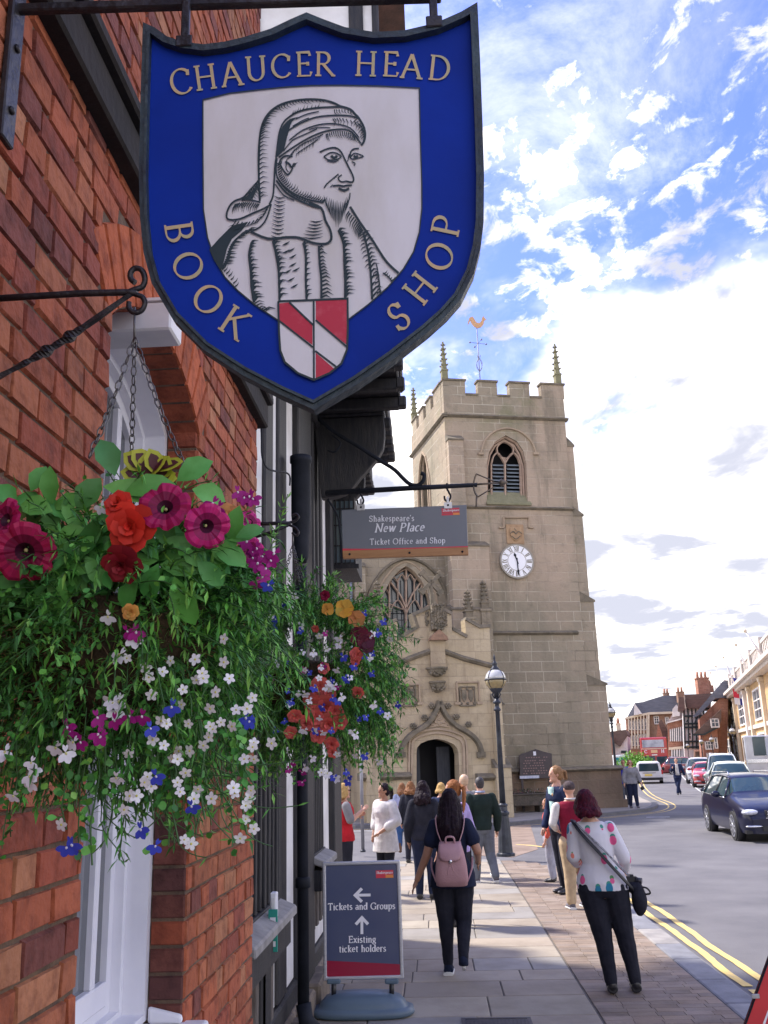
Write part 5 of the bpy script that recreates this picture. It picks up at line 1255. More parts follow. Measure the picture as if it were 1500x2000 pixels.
for pts, w_ in (([(793, 1270), (793, 1200), (793, 1108)], .085), ([(761, 1270), (760, 1135)], .075), ([(824, 1270), (823, 1135)], .075), ([(793, 1190), (783, 1165), (765, 1140), (760, 1138)], .08), ([(793, 1190), (803, 1165), (820, 1140), (824, 1138)], .08),
                ([(793, 1192), (780, 1188), (770, 1184), (762, 1180)], .04), ([(746, 1178), (752, 1184), (761, 1192), (761, 1200)], .06), ([(761, 1200), (766, 1185), (777, 1172), (787, 1186), (793, 1200)], .06), ([(793, 1200), (799, 1186), (810, 1172), (819, 1185), (824, 1200)], .06), ([(840, 1178), (834, 1184), (824, 1192), (824, 1200)], .06),
                ([(777, 1172), (777, 1130)], .05), ([(809, 1172), (809, 1130)], .05), ([(777, 1135), (785, 1122), (793, 1135)], .05), ([(793, 1135), (801, 1122), (809, 1135)], .05), ([(761, 1140), (768, 1127), (777, 1138)], .045), ([(809, 1138), (816, 1127), (824, 1140)], .045), ([(747, 1165), (753, 1150), (760, 1162)], .045), ([(824, 1162), (832, 1150), (839, 1165)], .045),
                ([(775, 1122), (793, 1112), (811, 1122)], .05), ([(744, 1205), (752, 1196), (760, 1208)], .05), ([(824, 1208), (833, 1196), (842, 1205)], .05)):
    curve_tube(b, pxs(pts, NB2, 3 if len(pts) > 2 else 1), w_, .11, NB2+.05)
b.build('tracery', m_pinkst, gwin)
b = cmb_(); q = [NP(x, y) for x, y in ((738, 1268), (848, 1268), (848, 1170), (824, 1120), (793, 1100), (762, 1120), (738, 1170))]; b.add([(u, NB+.42, z) for u, z in q], [tuple(range(7))])
b.build('pane', m_leadgl, gwin)
b = cmb_()
for yy in (1195, 1208, 1222, 1236, 1250): a0, z = NP(742, yy); a1 = NP(846, yy)[0]; b.box(a0, a1, NB+.39, NB+.41, z-.012, z+.012)
for xx in (752, 769, 778, 787, 800, 809, 817, 832): a, z1 = NP(xx, 1130 if 765 < xx < 822 else 1160); b.box(a-.01, a+.01, NB+.375, NB+.388, NP(xx, 1268)[1], z1)
b.build('glazing_bars', m_iron2, gwin)
# ================= PORCH
PB = -2.9
PP = lambda x, y: fp_(x, y, PB)
pL, pR = PP(722, 1300)[0], PP(966, 1400)[0]
pc_ = PP(853, 1444)[0]
out_ = [(pL, -.1)]
door = [PP(*p) for p in ((813, 1592), (813, 1470), (815, 1460), (822, 1452), (836, 1446), (854, 1443), (872, 1447), (887, 1454), (893, 1462), (896, 1474), (898, 1592))]
dz0 = -.1
outl = [(pL, -.1), (door[0][0], -.1)]+[(u, z) for u, z in door[1:-1]]+[(door[-1][0], -.1), (pR, -.1)]
gab = [(958, 1224), (936, 1226), (908, 1210), (911, 1245), (883, 1230), (881, 1200), (849, 1184), (806, 1203), (814, 1228), (778, 1249), (776, 1212), (726, 1236)]
gq = [PP(*p) for p in gab]
outl += [(pR, gq[0][1])]+gq[1:-1]+[(pL, gq[-1][1])]
b = cmb_(); wall_poly(b, outl, [], lambda u, z, d: (u, PB+d, z), .5); b.box(pL, pL+.4, PB+.51, NB, -.1, gq[-1][1]-.3); b.box(pR-.4, pR, PB+.51, -.45, -.1, gq[0][1]-.3)
b.build('porch_wall', m_porch, ch)
b = cmb_(); q0 = gq[-1][1]-.4; b.prism([(pL+.1, PB+.5, q0), (pR-.1, PB+.5, q0), (pc_, PB+.5, gq[6][1]-.7)], (0, 0, 0), (0, NB-PB-.6, 0)); b.build('porch_roof', MATS['lead_roof'], ch)
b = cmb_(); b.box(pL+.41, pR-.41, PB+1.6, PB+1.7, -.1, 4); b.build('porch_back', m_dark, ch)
# coping following the stepped gable
b = cmb_(); cq = [(pR+.04, gq[0][1])]+gq[1:-1]+[(pL-.04, gq[-1][1])]
for i in range(len(cq)-1):
    a, c = Vector((cq[i][0], 0, cq[i][1])), Vector((cq[i+1][0], 0, cq[i+1][1])); t_ = (c-a).normalized(); up_ = Vector((t_.z, 0, -t_.x)) if t_.x < 0 else Vector((-t_.z, 0, t_.x))
    if abs(t_.x) < .25: continue
    b.prism([a+Vector((0, PB-.07, -.02)), a+up_*.10+Vector((0, PB-.03, 0)), a+up_*.10+Vector((0, PB+.5, 0)), a+Vector((0, PB+.56, -.02))], (0, 0, 0), c-a)
b.build('porch_coping', m_trim, ch)
b = cmb_()
for seg in (((757, 1306), (800, 1286), (838, 1272)), ((867, 1272), (905, 1286), (966, 1302))):
    q = pxs(seg, PB, 1); P = [Vector((p[0], PB, p[1])) for p in q]
    for i in range(2):
        a, c = P[i], P[i+1]; b.prism([a+Vector((0, .02, -.10)), a+Vector((0, -.10, -.08)), a+Vector((0, -.16, .0)), a+Vector((0, -.02, .10)), a+Vector((0, .02, .10))], (0, 0, 0), c-a+Vector((.0, 0, 0)))
buildi(b, 'gable_string', m_trim, ch)
# central pilaster with canopy and cross
b = cmb_(); a0, z0 = PP(840, 1304); a1, z1 = PP(866, 1236); b.box(a0, a1, PB-.12, PB-.001, z0, z1); b.build('pilaster', m_porch, ch)
cpz = cmb_(); a0, z0 = PP(836, 1252); a1, z1 = PP(870, 1238); am = (a0+a1)/2
cpz.prism([(a0, PB-.34, z0), (a1, PB-.34, z0), (a1-.04, PB-.34, z0+.12), (am, PB-.34, z0+.36), (a0+.04, PB-.34, z0+.12)], (0, 0, 0), (0, .33, 0)); cpz.build('canopy', mat('red_carving', (.34, .20, .13), .9, (.22, .14, .09), ns=6, bump=.7, bs=20), ch)
b = cmb_(); rr_ = random.Random(5); z1 = PP(850, 1182)[1]
b.box(am-.20, am+.20, PB-.26, PB-.0, z0+.36, z1)
for i in range(90):
    zz = rr_.uniform(z0+.36, z1); sx_ = rr_.choice([-.2, -.1, 0, .1, .2]); b.ball((am+sx_+rr_.uniform(-.03, .03), PB-.27, zz), rr_.uniform(.025, .05), .05, rr_.uniform(.03, .06), 6)
for s_ in (-.33, .33):
    for i in range(20): b.ball((am+s_+rr_.uniform(-.04, .04), PB-.02, lerp(z0+.55, z1-.25, i/19)), .045, .05, .04, 6)
b.build('niche_carving', m_trim, ch)
b = cmb_(); u_, z0 = PP(848, 1182); z1 = PP(843, 1116)[1]; H = z1-z0; uc = u_-.05
b.obox((uc, PB+.1, z0+H*.38), .10, .10, H*.78); 
for a in (42, 132):
    for s_ in (-1, 1):
        c = Vector((uc+math.cos(R(a))*H*.22*s_, PB+.1, z0+H*.68+math.sin(R(a))*H*.22*s_)); b.obox(c, H*.42, .12, .13, Matrix.Rotation(-R(a), 3, 'Y'))
        b.obox(c+Vector((math.cos(R(a))*H*.17*s_, 0, math.sin(R(a))*H*.17*s_)), H*.12, .14, .24, Matrix.Rotation(-R(a), 3, 'Y'))
b.build('gable_cross', m_trim, ch)
for px, yb, yt, bb_ in ((710, 1205, 1152, PB+1.4), (738, 1192, 1136, PB+1.8), (915, 1208, 1153, PB+1.6), (946, 1192, 1135, PB+2.4)):
    pinnacle(px, yb, yt, bb_, .16, m=m_trim)
    u_, z_ = fp_(px, yb, bb_); b = cmb_(); b.box(u_-.17, u_+.17, bb_-.17, bb_+.17, z_-1.6, z_-.02); b.box(u_-.21, u_+.21, bb_-.21, bb_+.21, z_-.05, z_+.03); b.build('pinnacle_shaft', m_nave, ch)
# corbels
for (x0, x1, y0, y1) in ((832, 874, 1304, 1322), (838, 870, 1331, 1353)):
    b = cmb_(); a0, zt = PP(x0, y0); a1, zb = PP(x1, y1); am = (a0+a1)/2; hw = (a1-a0)/2
    rings = [[(am+hw*s_*math.cos(R(180+180*i/8)) if True else 0, PB+.0+.34*s_*math.sin(R(180+180*i/8)), z) for i in range(9)] for s_, z in ((1.05, zt), (1.05, zt-.06), (.92, zt-.08), (.85, lerp(zt, zb, .5)), (.5, zb+.05), (.2, zb))]
    b.loft(rings, 0, True, False)
    for i in range(22): b.ball((am+rr_.uniform(-.8, .8)*hw, PB-.26*rr_.uniform(.7, 1), lerp(zt-.1, zb+.06, rr_.random())), .05, .05, .045, 6)
    b.build('corbel', m_trim, ch)
# square armorial panels with labels
for (x0, x1, y0, y1, h0, h1, hy) in ((785, 812, 1340, 1379, 779, 818, 1337), (897, 928, 1342, 1378, 891, 934, 1333)):
    b = cmb_(); a0, zt = PP(x0, y0); a1, zb = PP(x1, y1); b.box(a0, a1, PB-.012, PB-.001, zb, zt); pn = b.build('armorial_panel', m_trimlt, ch)
    b = cmb_(); q = [(a0, zb), (a1, zb), (a1, zt), (a0, zt), (a0, zb)]
    for i in range(4): curve_tube(b, [q[i], q[i+1]], .05, .06, PB-.01)
    am = (a0+a1)/2; hw = (a1-a0)/2
    b.build('panel_frame', m_trim, pn)
    b = cmb_()
    for s_ in (-.45, .45): b.prism([(am+s_*hw+x*hw, PB-.012, lerp(zb, zt, y)) for x, y in ((-.3, .85), (.3, .85), (.3, .4), (0, .18), (-.3, .4))], (0, 0, 0), (0, -.04, 0))
    for s_ in (-.85, 0, .85): b.ball((am+s_*hw, PB-.03, lerp(zb, zt, .9)), .045, .04, .06, 6); b.ball((am+s_*hw, PB-.03, lerp(zb, zt, .12)), .05, .04, .05, 6)
    b.build('twin_shields', m_trim, pn)
    b = cmb_(); a0, z_ = PP(h0, hy); a1 = PP(h1, hy)[0]; zd = PP(h0, y1-4)[1]
    for q in (((a0, zd), (a0, z_)), ((a0, z_), (a1, z_)), ((a1, z_), (a1, zd))): curve_tube(b, q, .07, .09, PB+.0)
    for a_ in (a0, a1): b.box(a_-.09, a_+.09, PB-.09, PB+.0, zd-.04, zd+.04)
    b.build('label_mould', m_trimlt, ch)
# door arch mouldings
dq = lambda s_, up: [(pc_+.015+(u-pc_)*s_, (z if k_ in (0, 10) else z+up*(1 if 2 <= k_ <= 8 else .3))) for k_, (u, z) in enumerate(door)]
b = cmb_()
for s_, up, w_, y in ((1.06, .06, .14, .10), (1.22, .20, .12, .03), (1.36, .32, .10, .015)):
    q = [(v.x, v.y) for v in smooth_poly([Vector((p[0], p[1], 0)) for p in dq(s_, up)], 3)]; curve_tube(b, q, w_, .08, PB+y)
b.build('door_arch', m_trimlt, ch)
b = cmb_(); og = pxs([(781, 1478), (785, 1460), (795, 1443), (810, 1430), (826, 1420), (839, 1408), (848, 1394), (855, 1378), (858, 1370)], PB); curve_tube(b, og, .20, .18, PB+.01)
og = pxs([(858, 1370), (862, 1380), (869, 1394), (879, 1407), (893, 1419), (911, 1429), (926, 1441), (936, 1456), (941, 1476)], PB); curve_tube(b, og, .20, .18, PB+.01)
for px in (783, 939): a, z = PP(px, 1475); b.box(a-.15, a+.13, PB-.14, PB-.0, z-.08, z+.10)
b.build('ogee_hood', m_trim, ch)
for px, py in ((842, 1379), (828, 1402), (806, 1418), (874, 1379), (890, 1400), (914, 1415)):
    b = cmb_(); a, z = PP(px, py)
    for i in range(6): an = R(60*i); b.ball((a+.075*math.cos(an), PB-.09, z+.065*math.sin(an)), .05, .06, .045, 6)
    b.ball((a, PB-.13, z), .04, .04, .04, 6); b.build('crocket', m_trim, ch)
b = cmb_(); q = [PP(*p) for p in ((858, 1390), (870, 1410), (882, 1422), (858, 1418), (836, 1422), (848, 1410))]; b.prism([(u, PB-.04, z) for u, z in q], (0, 0, 0), (0, .039, 0))
for i in range(18): u_, z_ = rr_.choice([(856, 1396), (850, 1410), (866, 1410), (858, 1404), (844, 1416), (872, 1416), (858, 1414)]); a, z = PP(u_, z_); b.ball((a+rr_.uniform(-.05, .05), PB-.05, z+rr_.uniform(-.04, .04)), .04, .03, .035, 6)
b.build('spandrel_carving', m_trimlt, ch)
# porch plinth and diagonal buttress
for x0, x1 in ((700, 800), (928, 985)):
    b = cmb_(); a0, z1 = PP(x0, 1518); a1 = PP(x1, 1518)[0]; string(b, a0, a1, z1, .24, .22, PB-.10, .3); b.build('plinth_moulding', m_trim, ch)
    b = cmb_(); b.box(a0+.03, a1-.03, PB-.11, PB-.001, -.1, z1-.1); b.build('plinth', m_porch, ch)
for (xl, xr, yt, pr) in ((958, 974, 1372, .30), (960, 990, 1500, .42)):
    b = cmb_(); a0, z1 = fp_(xl, yt, PB-.0); a1 = fp_(xr, yt, PB)[0]; b.box(a0+.02, a1, PB-pr, PB+.5, -.1, z1); b.build('buttress', m_porch, ch)
    b = cmb_(); b.prism([(a0, PB-pr-.04, z1), (a1+.04, PB-pr-.04, z1), (a1+.04, PB, z1+.3), (a0, PB, z1+.3)], (0, 0, 0), (0, .5, 0)); b.build('buttress_cap', m_trim, ch)
b = cmb_(); a0, a1 = PP(712, 1500)[0], PP(737, 1500)[0]; z1 = PP(720, 1420)[1]; b.box(a0, a1, PB-.35, PB+.3, -.1, z1); b.build('buttress', m_porch, ch)
b = cmb_(); b.prism([(a0-.03, PB-.4, z1), (a0-.03, PB-.4, z1+.04), (a0-.03, PB, z1+.35), (a0-.03, PB, z1)], (0, 0, 0), (a1-a0+.06, 0, 0)); b.build('buttress_cap', m_trim, ch)
# door leaves standing open inside
m_bdoor = mat('dark_door', (.022, .026, .038), .6, (.04, .045, .06), ns=4, stretch=(6, 6, .6))
for s_, (x0, x1) in (('l', (815, 834)), ('r', (868, 894))):
    b = cmb_(); a0, a1 = PP(x0, 1500)[0], PP(x1, 1500)[0]; b.box(a0, a1, PB+.9, PB+.96, -.02, PP(850, 1458)[1]); b.build('door_leaf', m_bdoor, ch)
b = cmb_(); b.box(door[0][0]-.1, door[-1][0]+.1, PB-.25, PB+.5, -.05, .10); b.build('threshold', m_trim, ch)
# lead downpipe
b = cmb_(); a, z1 = fp_(685, 1092, NB-.1); b.lathe([(.05, 0), (.05, z1)], (a, NB-.1, 0), 10); b.build('downpipe', mat('lead_pipe', (.28, .30, .34), .5, metal=.3), ch)
# ================= noticeboard and trough
nb_ = thing('noticeboard', 'dark wooden church noticeboard with a pale strip standing at the tower foot', 'noticeboard', CF@Vector((fp_(1045, 1560, -.5)[0], -.5, 0)))
NBp = -.45; q = [fp_(x, y, NBp) for x, y in ((1016, 1522), (1079, 1519), (1078, 1472), (1062, 1468), (1046, 1463), (1030, 1469), (1014, 1475))]
m_nb = mat('notice_brown', (.042, .030, .034), .5, (.065, .048, .05), ns=5)
b = cmb_(); b.prism([(u, NBp, z) for u, z in q], (0, 0, 0), (0, .06, 0)); b.build('board', m_nb, nb_, bevel=.008)
b = cmb_()
for i, yy in enumerate((1480, 1486, 1491, 1496, 1501, 1506, 1511)):
    a0, z = fp_(1022+(i % 2)*3, yy, NBp); a1 = fp_(1071-(i*7 % 5)*2, yy-1, NBp)[0]; n = int((a1-a0)/.09)
    for j_ in range(n):
        if (j_*5+i*3) % 7 == 0: continue
        x_ = lerp(a0, a1, j_/n); b.box(x_, x_+.055, NBp-.004, NBp-.001, z-.018, z+.018)
b.build('lettering', mat('notice_pink', (.25, .15, .14), .6), nb_)
b = cmb_(); a0, z0 = fp_(1015, 1521, NBp); a1, z1 = fp_(1052, 1506, NBp); b.box(a0, a1, NBp-.02, NBp-.005, z0, z1-.15); b.build('pale_strip', mat('notice_white', (.6, .62, .72), .5, (.42, .44, .55), ns=9, stretch=(3, 3, 1)), nb_)
b = cmb_(); a0, z0 = fp_(1044, 1471, NBp); b.prism([(a0-.05, NBp-.002, z0-.08), (a0+.05, NBp-.002, z0-.08), (a0+.05, NBp-.002, z0+.06), (a0-.05, NBp-.002, z0+.06)], (0, 0, 0), (0, -.01, 0)); b.build('emblem', m_wht, nb_)
for px in (1020, 1074): b = cmb_(); a = fp_(px, 1520, NBp)[0]; b.box(a-.04, a+.04, NBp+.01, NBp+.06, -.02, fp_(px, 1521, NBp)[1]); b.build('leg', m_nb, nb_)
tq = thing('stone_trough', 'old stone trough planted with small flowers below the noticeboard', 'trough', CF@Vector((fp_(1030, 1575, -.9)[0], -.9, 0)))
TBk = -.85; a0, z0 = fp_(990, 1572, TBk-.3); a1, z1 = fp_(1072, 1548, TBk-.3)
m_tr = mat('trough_stone', (.13, .105, .085), .95, (.08, .07, .055), ns=4, nd=8, bump=.8, bs=14)
b = cmb_(); b.box(a0, a1, TBk-.3, TBk+.3, .22, z1); b.box(a0-.03, a1+.03, TBk-.34, TBk+.34, z1-.07, z1); b.build('trough', m_tr, tq, bevel=.03)
for a_ in (a0+.15, a1-.35): b = cmb_(); b.box(a_, a_+.2, TBk-.25, TBk+.25, -.01, .218); b.build('foot', m_tr, tq)
b = cmb_(); rr_ = random.Random(8)
for i in range(420):
    x_, y_ = rr_.uniform(a0+.03, a1-.03), TBk+rr_.uniform(-.28, .28); z_ = z1+rr_.uniform(0, .16); s_ = rr_.uniform(.02, .045); a = rr_.uniform(0, 6.3); e = rr_.uniform(-.6, .9)
    d_ = Vector((math.cos(a), math.sin(a), e))*s_; p_ = Vector((x_, y_, z_)); w_ = d_.cross(Vector((0, 0, 1))).normalized()*s_*.4
    c = (.62, .55, .56) if rr_.random() < .12 else (.45, .1, .15) if rr_.random() < .1 else (.03, .06, .025)
    b.add([p_-d_, p_+w_, p_+d_, p_-w_], [(0, 1, 2, 3)], 0, False, c)
b.build('plants', mat('plant_attr', (1, 1, 1), .7, attr=True), tq)
# ================================================================ HANGING BASKETS
m_leaf = mat('leaf', (1, 1, 1), .5, attr=True, col2=(.72, .80, .62), ns=30, spec=.35, sub=0)
m_leafs = mat('stem', (.05, .13, .035), .6)
m_petal = mat('petal', (1, 1, 1), .6, attr=True, spec=.3, col2=(.86, .84, .86), ns=60)
m_moss = mat('basket_moss', (.075, .045, .022), .95, (.03, .022, .012), ns=22, nd=8, bump=1, bs=60)
m_chain = mat('chain_steel', (.16, .16, .17), .4, (.09, .085, .08), ns=30, metal=.7)
def leaf(b, p, d, up, L_, W_, col, fold=.25, curl=.25, tipw=.0, n=3):
    d = d.normalized(); s = d.cross(up)
    s = s.normalized() if s.length > 1e-4 else d.orthogonal().normalized()
    u = s.cross(d); pr = ([0, .55, .95, .70, .0], [0, .25, .55, .82, 1.0]) if n >= 3 else ([0, 1, 0], [0, .45, 1])
    vs = []; fs = []
    for w_, t in zip(*pr):
        c = p+d*(L_*t)-u*(L_*curl*t*t)
        if w_ == 0: vs.append(c)
        else: vs += [c+s*(W_*w_/2)+u*(fold*W_*w_/2), c, c-s*(W_*w_/2)+u*(fold*W_*w_/2)]
    if n >= 3:
        fs = [(0, 2, 1), (0, 3, 2), (1, 2, 5, 4), (2, 3, 6, 5), (4, 5, 8, 7), (5, 6, 9, 8), (7, 8, 10), (8, 9, 10)]
    else: fs = [(0, 2, 1), (0, 3, 2), (1, 2, 4), (2, 3, 4)]
    b.add(vs, fs, 0, n >= 3, col)
def jitc(c, rr, s=.2):
    k = rr.uniform(1-s, 1+s); return (c[0]*k*rr.uniform(.9, 1.15), c[1]*k, c[2]*k*rr.uniform(.85, 1.15))
def rdir(rr):
    while True:
        v = Vector((rr.uniform(-1, 1), rr.uniform(-1, 1), rr.uniform(-1, 1)))
        if .05 < v.length < 1: return v.normalized()
def chain(name, a, c, parent, n, r=.0085):
    b = MB(); a, c = Vector(a), Vector(c); t = (c-a).normalized(); s = t.orthogonal().normalized(); u = t.cross(s)
    st = (c-a).length/n
    for i in range(n):
        o = a+t*(st*(i+.5))-Vector((0, 0, .012*math.sin(math.pi*(i+.5)/n))); x = s if i % 2 else u; pts = []
        for j in range(9):
            an = 2*math.pi*j/8; pts.append(o+t*(st*.62*math.cos(an))+x*(r*.62*math.sin(an)))
        b.tube(pts, r*.17, 4, 0, False)
    o = b.build(name, m_chain, parent); return o
def petal_flower(name, p, facing, size, col, dark, parent, kind='petunia', seed=0, template=None):
    """modelled flower, petals around the axis `facing`"""
    rr = random.Random(seed); b = MB(); f = facing.normalized(); x = f.orthogonal().normalized(); y = f.cross(x); R_ = size/2
    if kind == 'petunia':
        n = 40; rings = []
        for rad, h, in ((.03, -.55), (.12, -.25), (.30, -.02), (.60, .10), (.86, .10), (1.0, .02)):
            rg = []
            for j in range(n):
                a = 2*math.pi*j/n; lob = 1-.16*(abs(math.sin(2.5*a))**.6 if rad > .5 else 0)*(rad)**2*0-.15*(1-abs(math.cos(2.5*a))**.35)*(rad**3)
                ruf = (.07*math.sin(5*a+.6)+.05*math.sin(11*a+seed)+.04*math.sin(17*a))*rad**2
                rg.append(p+(x*math.cos(a)+y*math.sin(a))*(R_*rad*lob)+f*(R_*(h+ruf)))
            rings.append(rg)
        cols = [dark, dark, tuple(lerp(c, d, .55) for c, d in zip(col, dark)), col, col]
        for i in range(len(rings)-1):
            vs = rings[i]+rings[i+1]
            for j in range(n):
                q = (j+1) % n; vein = .86 if (j % 8 == 4) else 1.0; b.add([rings[i][j], rings[i][q], rings[i+1][q], rings[i+1][j]], [(0, 1, 2, 3)], 0, True, tuple(c*vein*rr.uniform(.9, 1.08) for c in cols[i]))
        b.ball(p-f*R_*.2, R_*.07, R_*.07, R_*.07, 6, 0, (.5, .45, .2))
    elif kind == 'begonia':
        for lay, (cnt, r_, tilt, hh) in enumerate(((6, 1.0, .25, .0), (6, .75, .55, .12), (5, .5, .95, .2), (4, .3, 1.25, .24))):
            for i in range(cnt):
                a = 2*math.pi*(i+.37*lay)/cnt+rr.uniform(-.15, .15); d = (x*math.cos(a)+y*math.sin(a))*math.cos(tilt)+f*math.sin(tilt)
                leaf(b, p+f*R_*hh, d, f, R_*r_*1.05, R_*r_*1.05, jitc(col, rr, .14), fold=-.15, curl=.12)
    elif kind == 'pansy':
        for a, r_, c in ((90, .9, dark), (40, .9, dark), (140, .9, dark), (-20, 1.0, col), (200, 1.0, col), (-90, 1.05, col)):
            d = x*math.cos(R(a))+y*math.sin(R(a)); leaf(b, p+f*.002*(a % 7), d, f, R_*r_, R_*1.15, jitc(c, rr, .1), fold=.05, curl=-.1)
        b.ball(p+f*R_*.1, R_*.1, R_*.1, R_*.1, 6, 0, (.7, .5, .05))
    return b.build(name, m_petal, parent)
def mini_mesh(kind, col, eye, size):
    b = MB(); f = Vector((0, 0, 1)); rr = random.Random(3)
    if kind == 'bacopa':
        for i in range(5):
            a = R(72*i+90); d = Vector((math.cos(a), math.sin(a), .12)); leaf(b, Vector((0, 0, 0)), d, f, size/2, size*.36, col, fold=.1, curl=.1)
        b.ball((0, 0, size*.03), size*.09, size*.09, size*.07, 6, 0, eye)
    else:
        for a, l_, w_ in ((90, .42, .14), (60, .40, .12), (-90, .62, .34), (-38, .58, .30), (218, .58, .30)):
            d = Vector((math.cos(R(a)), math.sin(R(a)), .15)); leaf(b, Vector((0, 0, 0)), d, f, size*l_, size*w_*1.25, col, fold=.1, curl=.15)
        b.ball((0, -size*.06, size*.03), size*.07, size*.09, size*.05, 6, 0, eye)
    o = b.build(kind, m_petal); me = o.data; bpy.data.objects.remove(o); return me
def mini(name, me, p, f, parent, s=1.0, spin=0.0):
    o = bpy.data.objects.new(name, me); COL.objects.link(o); o.parent = parent
    if parent.type == 'EMPTY': o.matrix_parent_inverse = parent.matrix_basis.inverted()
    q = f.to_track_quat('Z', 'Y'); o.rotation_mode = 'QUATERNION'; o.rotation_quaternion = q @ Matrix.Rotation(spin, 3, 'Z').to_quaternion(); o.location = p; o.scale = (s, s, s); return o
def strand(b, sb, p, d, L_, rr, kind, cols, droop=.16, wallx=WX+.012, leafs=1.0, r=.0012):
    st = .012; n = max(3, int(L_/st)); d = d.normalized(); path = [p.copy()]; side = 1
    for i in range(n):
        d = (d+Vector((0, 0, -droop))+rdir(rr)*.12).normalized(); p = p+d*st
        if p.x < wallx: p.x = wallx; d.x = abs(d.x)*.3
        path.append(p.copy()); t = (i+1)/n; c = rr.choice(cols)
        if kind == 'fine':
            for q in range(2):
                ld = (d*.55+rdir(rr)*.95).normalized(); leaf(b, p, ld, Vector((0, 0, 1)), rr.uniform(.016, .030)*leafs, rr.uniform(.0038, .0068)*leafs, jitc(c, rr), curl=rr.uniform(0, .3), n=2)
        elif kind == 'round' and i % 2 == 0:
            for q in range(2):
                ld = (d*.2+rdir(rr)); leaf(b, p, ld, (Vector((0, -1, .6))+rdir(rr)*.7), rr.uniform(.008, .014)*leafs, rr.uniform(.008, .013)*leafs, jitc(c, rr), curl=.1)
        elif kind == 'broad' and i % 2 == 0:
            ld = (d*.5+rdir(rr)*.9); leaf(b, p, ld, (Vector((0, -.6, 1))+rdir(rr)*.5), rr.uniform(.028, .052)*leafs, rr.uniform(.016, .028)*leafs, jitc(c, rr), curl=rr.uniform(.1, .35))
    sb.tube(path[::2] if len(path) > 5 else path, r, 3, 0, False, col=(.05, .13, .035)); return path
FINE = [(.11, .33, .06), (.16, .43, .08), (.075, .25, .055), (.22, .50, .10), (.06, .20, .055)]
RND = [(.09, .32, .06), (.13, .40, .075), (.065, .23, .055)]
BRD = [(.08, .29, .07), (.11, .36, .08), (.055, .20, .055), (.15, .43, .10)]
# ---------------------------------------------------------------- basket one
BY = onx(-30, 580, WX).y+.02; HP = ony(264, 640, BY-.02); C1 = ony(225, 1255, BY)
b1 = thing('hanging_basket', 'big hanging basket overflowing with magenta petunias and trailing white flowers by the sash window', 'hanging basket', (C1.x, C1.y, C1.z), 'flower baskets on the wall')
BRAD = .165
b = MB(); b.lathe([(.01, C1.z-BRAD), (BRAD*.5, C1.z-BRAD*.88), (BRAD*.85, C1.z-BRAD*.5), (BRAD, C1.z), (BRAD*1.03, C1.z+.05), (BRAD*.9, C1.z+.055), (BRAD*.5, C1.z+.07), (.01, C1.z+.08)], (C1.x, C1.y, 0), 20); b.build('basket', m_moss, b1)
rr = random.Random(21); b = MB()
for i in range(900):     # loose moss and straw tufts on the basket
    v = rdir(rr)
    if v.z > .35: continue
    p = C1+Vector((v.x*BRAD, v.y*BRAD, v.z*BRAD)); d = (v+rdir(rr)*1.2).normalized(); q = p+d*rr.uniform(.015, .04); m_ = p.lerp(q, .5)+rdir(rr)*.006
    b.tube([p, m_, q], .0009, 3, 0, False, False, rr.choice([(.20, .12, .05), (.12, .075, .035), (.28, .19, .09)]))
b.build('straw', mat('straw', (1, 1, 1), .9, attr=True), b1)
lv, stm = MB(), MB()
for i in range(1000):
    v = rdir(rr)
    if v.y > .75: continue
    if v.z > .75: v.z *= .5; v.normalize()
    p = C1+Vector((v.x*BRAD*.9, v.y*BRAD*.9, v.z*BRAD*.85+.01)); k_ = 'fine' if (rr.random() < .72 or v.x > .5) else 'round'
    L_ = rr.uniform(.08, .19)*(1.2 if v.x > .3 else .95)
    cols = FINE if v.x > -.1 else [FINE[0], FINE[2], FINE[4]]
    strand(lv, stm, p, v+Vector((0, 0, .25)), L_, rr, k_, cols if k_ == 'fine' else RND, droop=rr.uniform(.05, .14))
trail_tips = []
for i in range(90):
    a = rr.uniform(R(180), R(370)); rad = BRAD*rr.uniform(.6, 1.2); p = C1+Vector((rad*math.cos(a), rad*math.sin(a)*1.0, -BRAD*rr.uniform(.3, .9)))
    if rr.random() < .35: p.x = C1.x+rr.uniform(.02, .2)
    L_ = rr.uniform(.09, .22)
    path = strand(lv, stm, p, Vector((math.cos(a)*.6, math.sin(a)*.5, -.5)), L_, rr, 'round' if rr.random() < .6 else 'fine', RND if i % 2 else FINE, droop=.22)
    trail_tips += path[len(path)//3:]
# four long loose trailers
for (x0, y0, x1, y1) in ((190, 1440, 180, 1690), (330, 1450, 350, 1650), (470, 1420, 482, 1630), (120, 1480, 130, 1620), (300, 1430, 300, 1600), (390, 1400, 400, 1600), (60, 1450, 30, 1560), (440, 1400, 500, 1540)):
    a, c = ony(x0, y0, BY-.16), ony(x1, y1, BY-.20); n = int((c-a).length/.016)
    for i in range(n):
        t = i/n; p = a.lerp(c, t)+Vector((math.sin(t*5+x0)*.012, 0, 0)); path_c = RND
        for q in range(3):
            leaf(lv, p, rdir(rr), Vector((0, -1, .5))+rdir(rr)*.6, rr.uniform(.010, .017), rr.uniform(.009, .015), jitc(rr.choice(RND), rr), curl=.1)
    stm.tube([a, a.lerp(c, .3)+Vector((.006, 0, 0)), a.lerp(c, .7)-Vector((.005, 0, 0)), c], .0014, 4, 0, False)
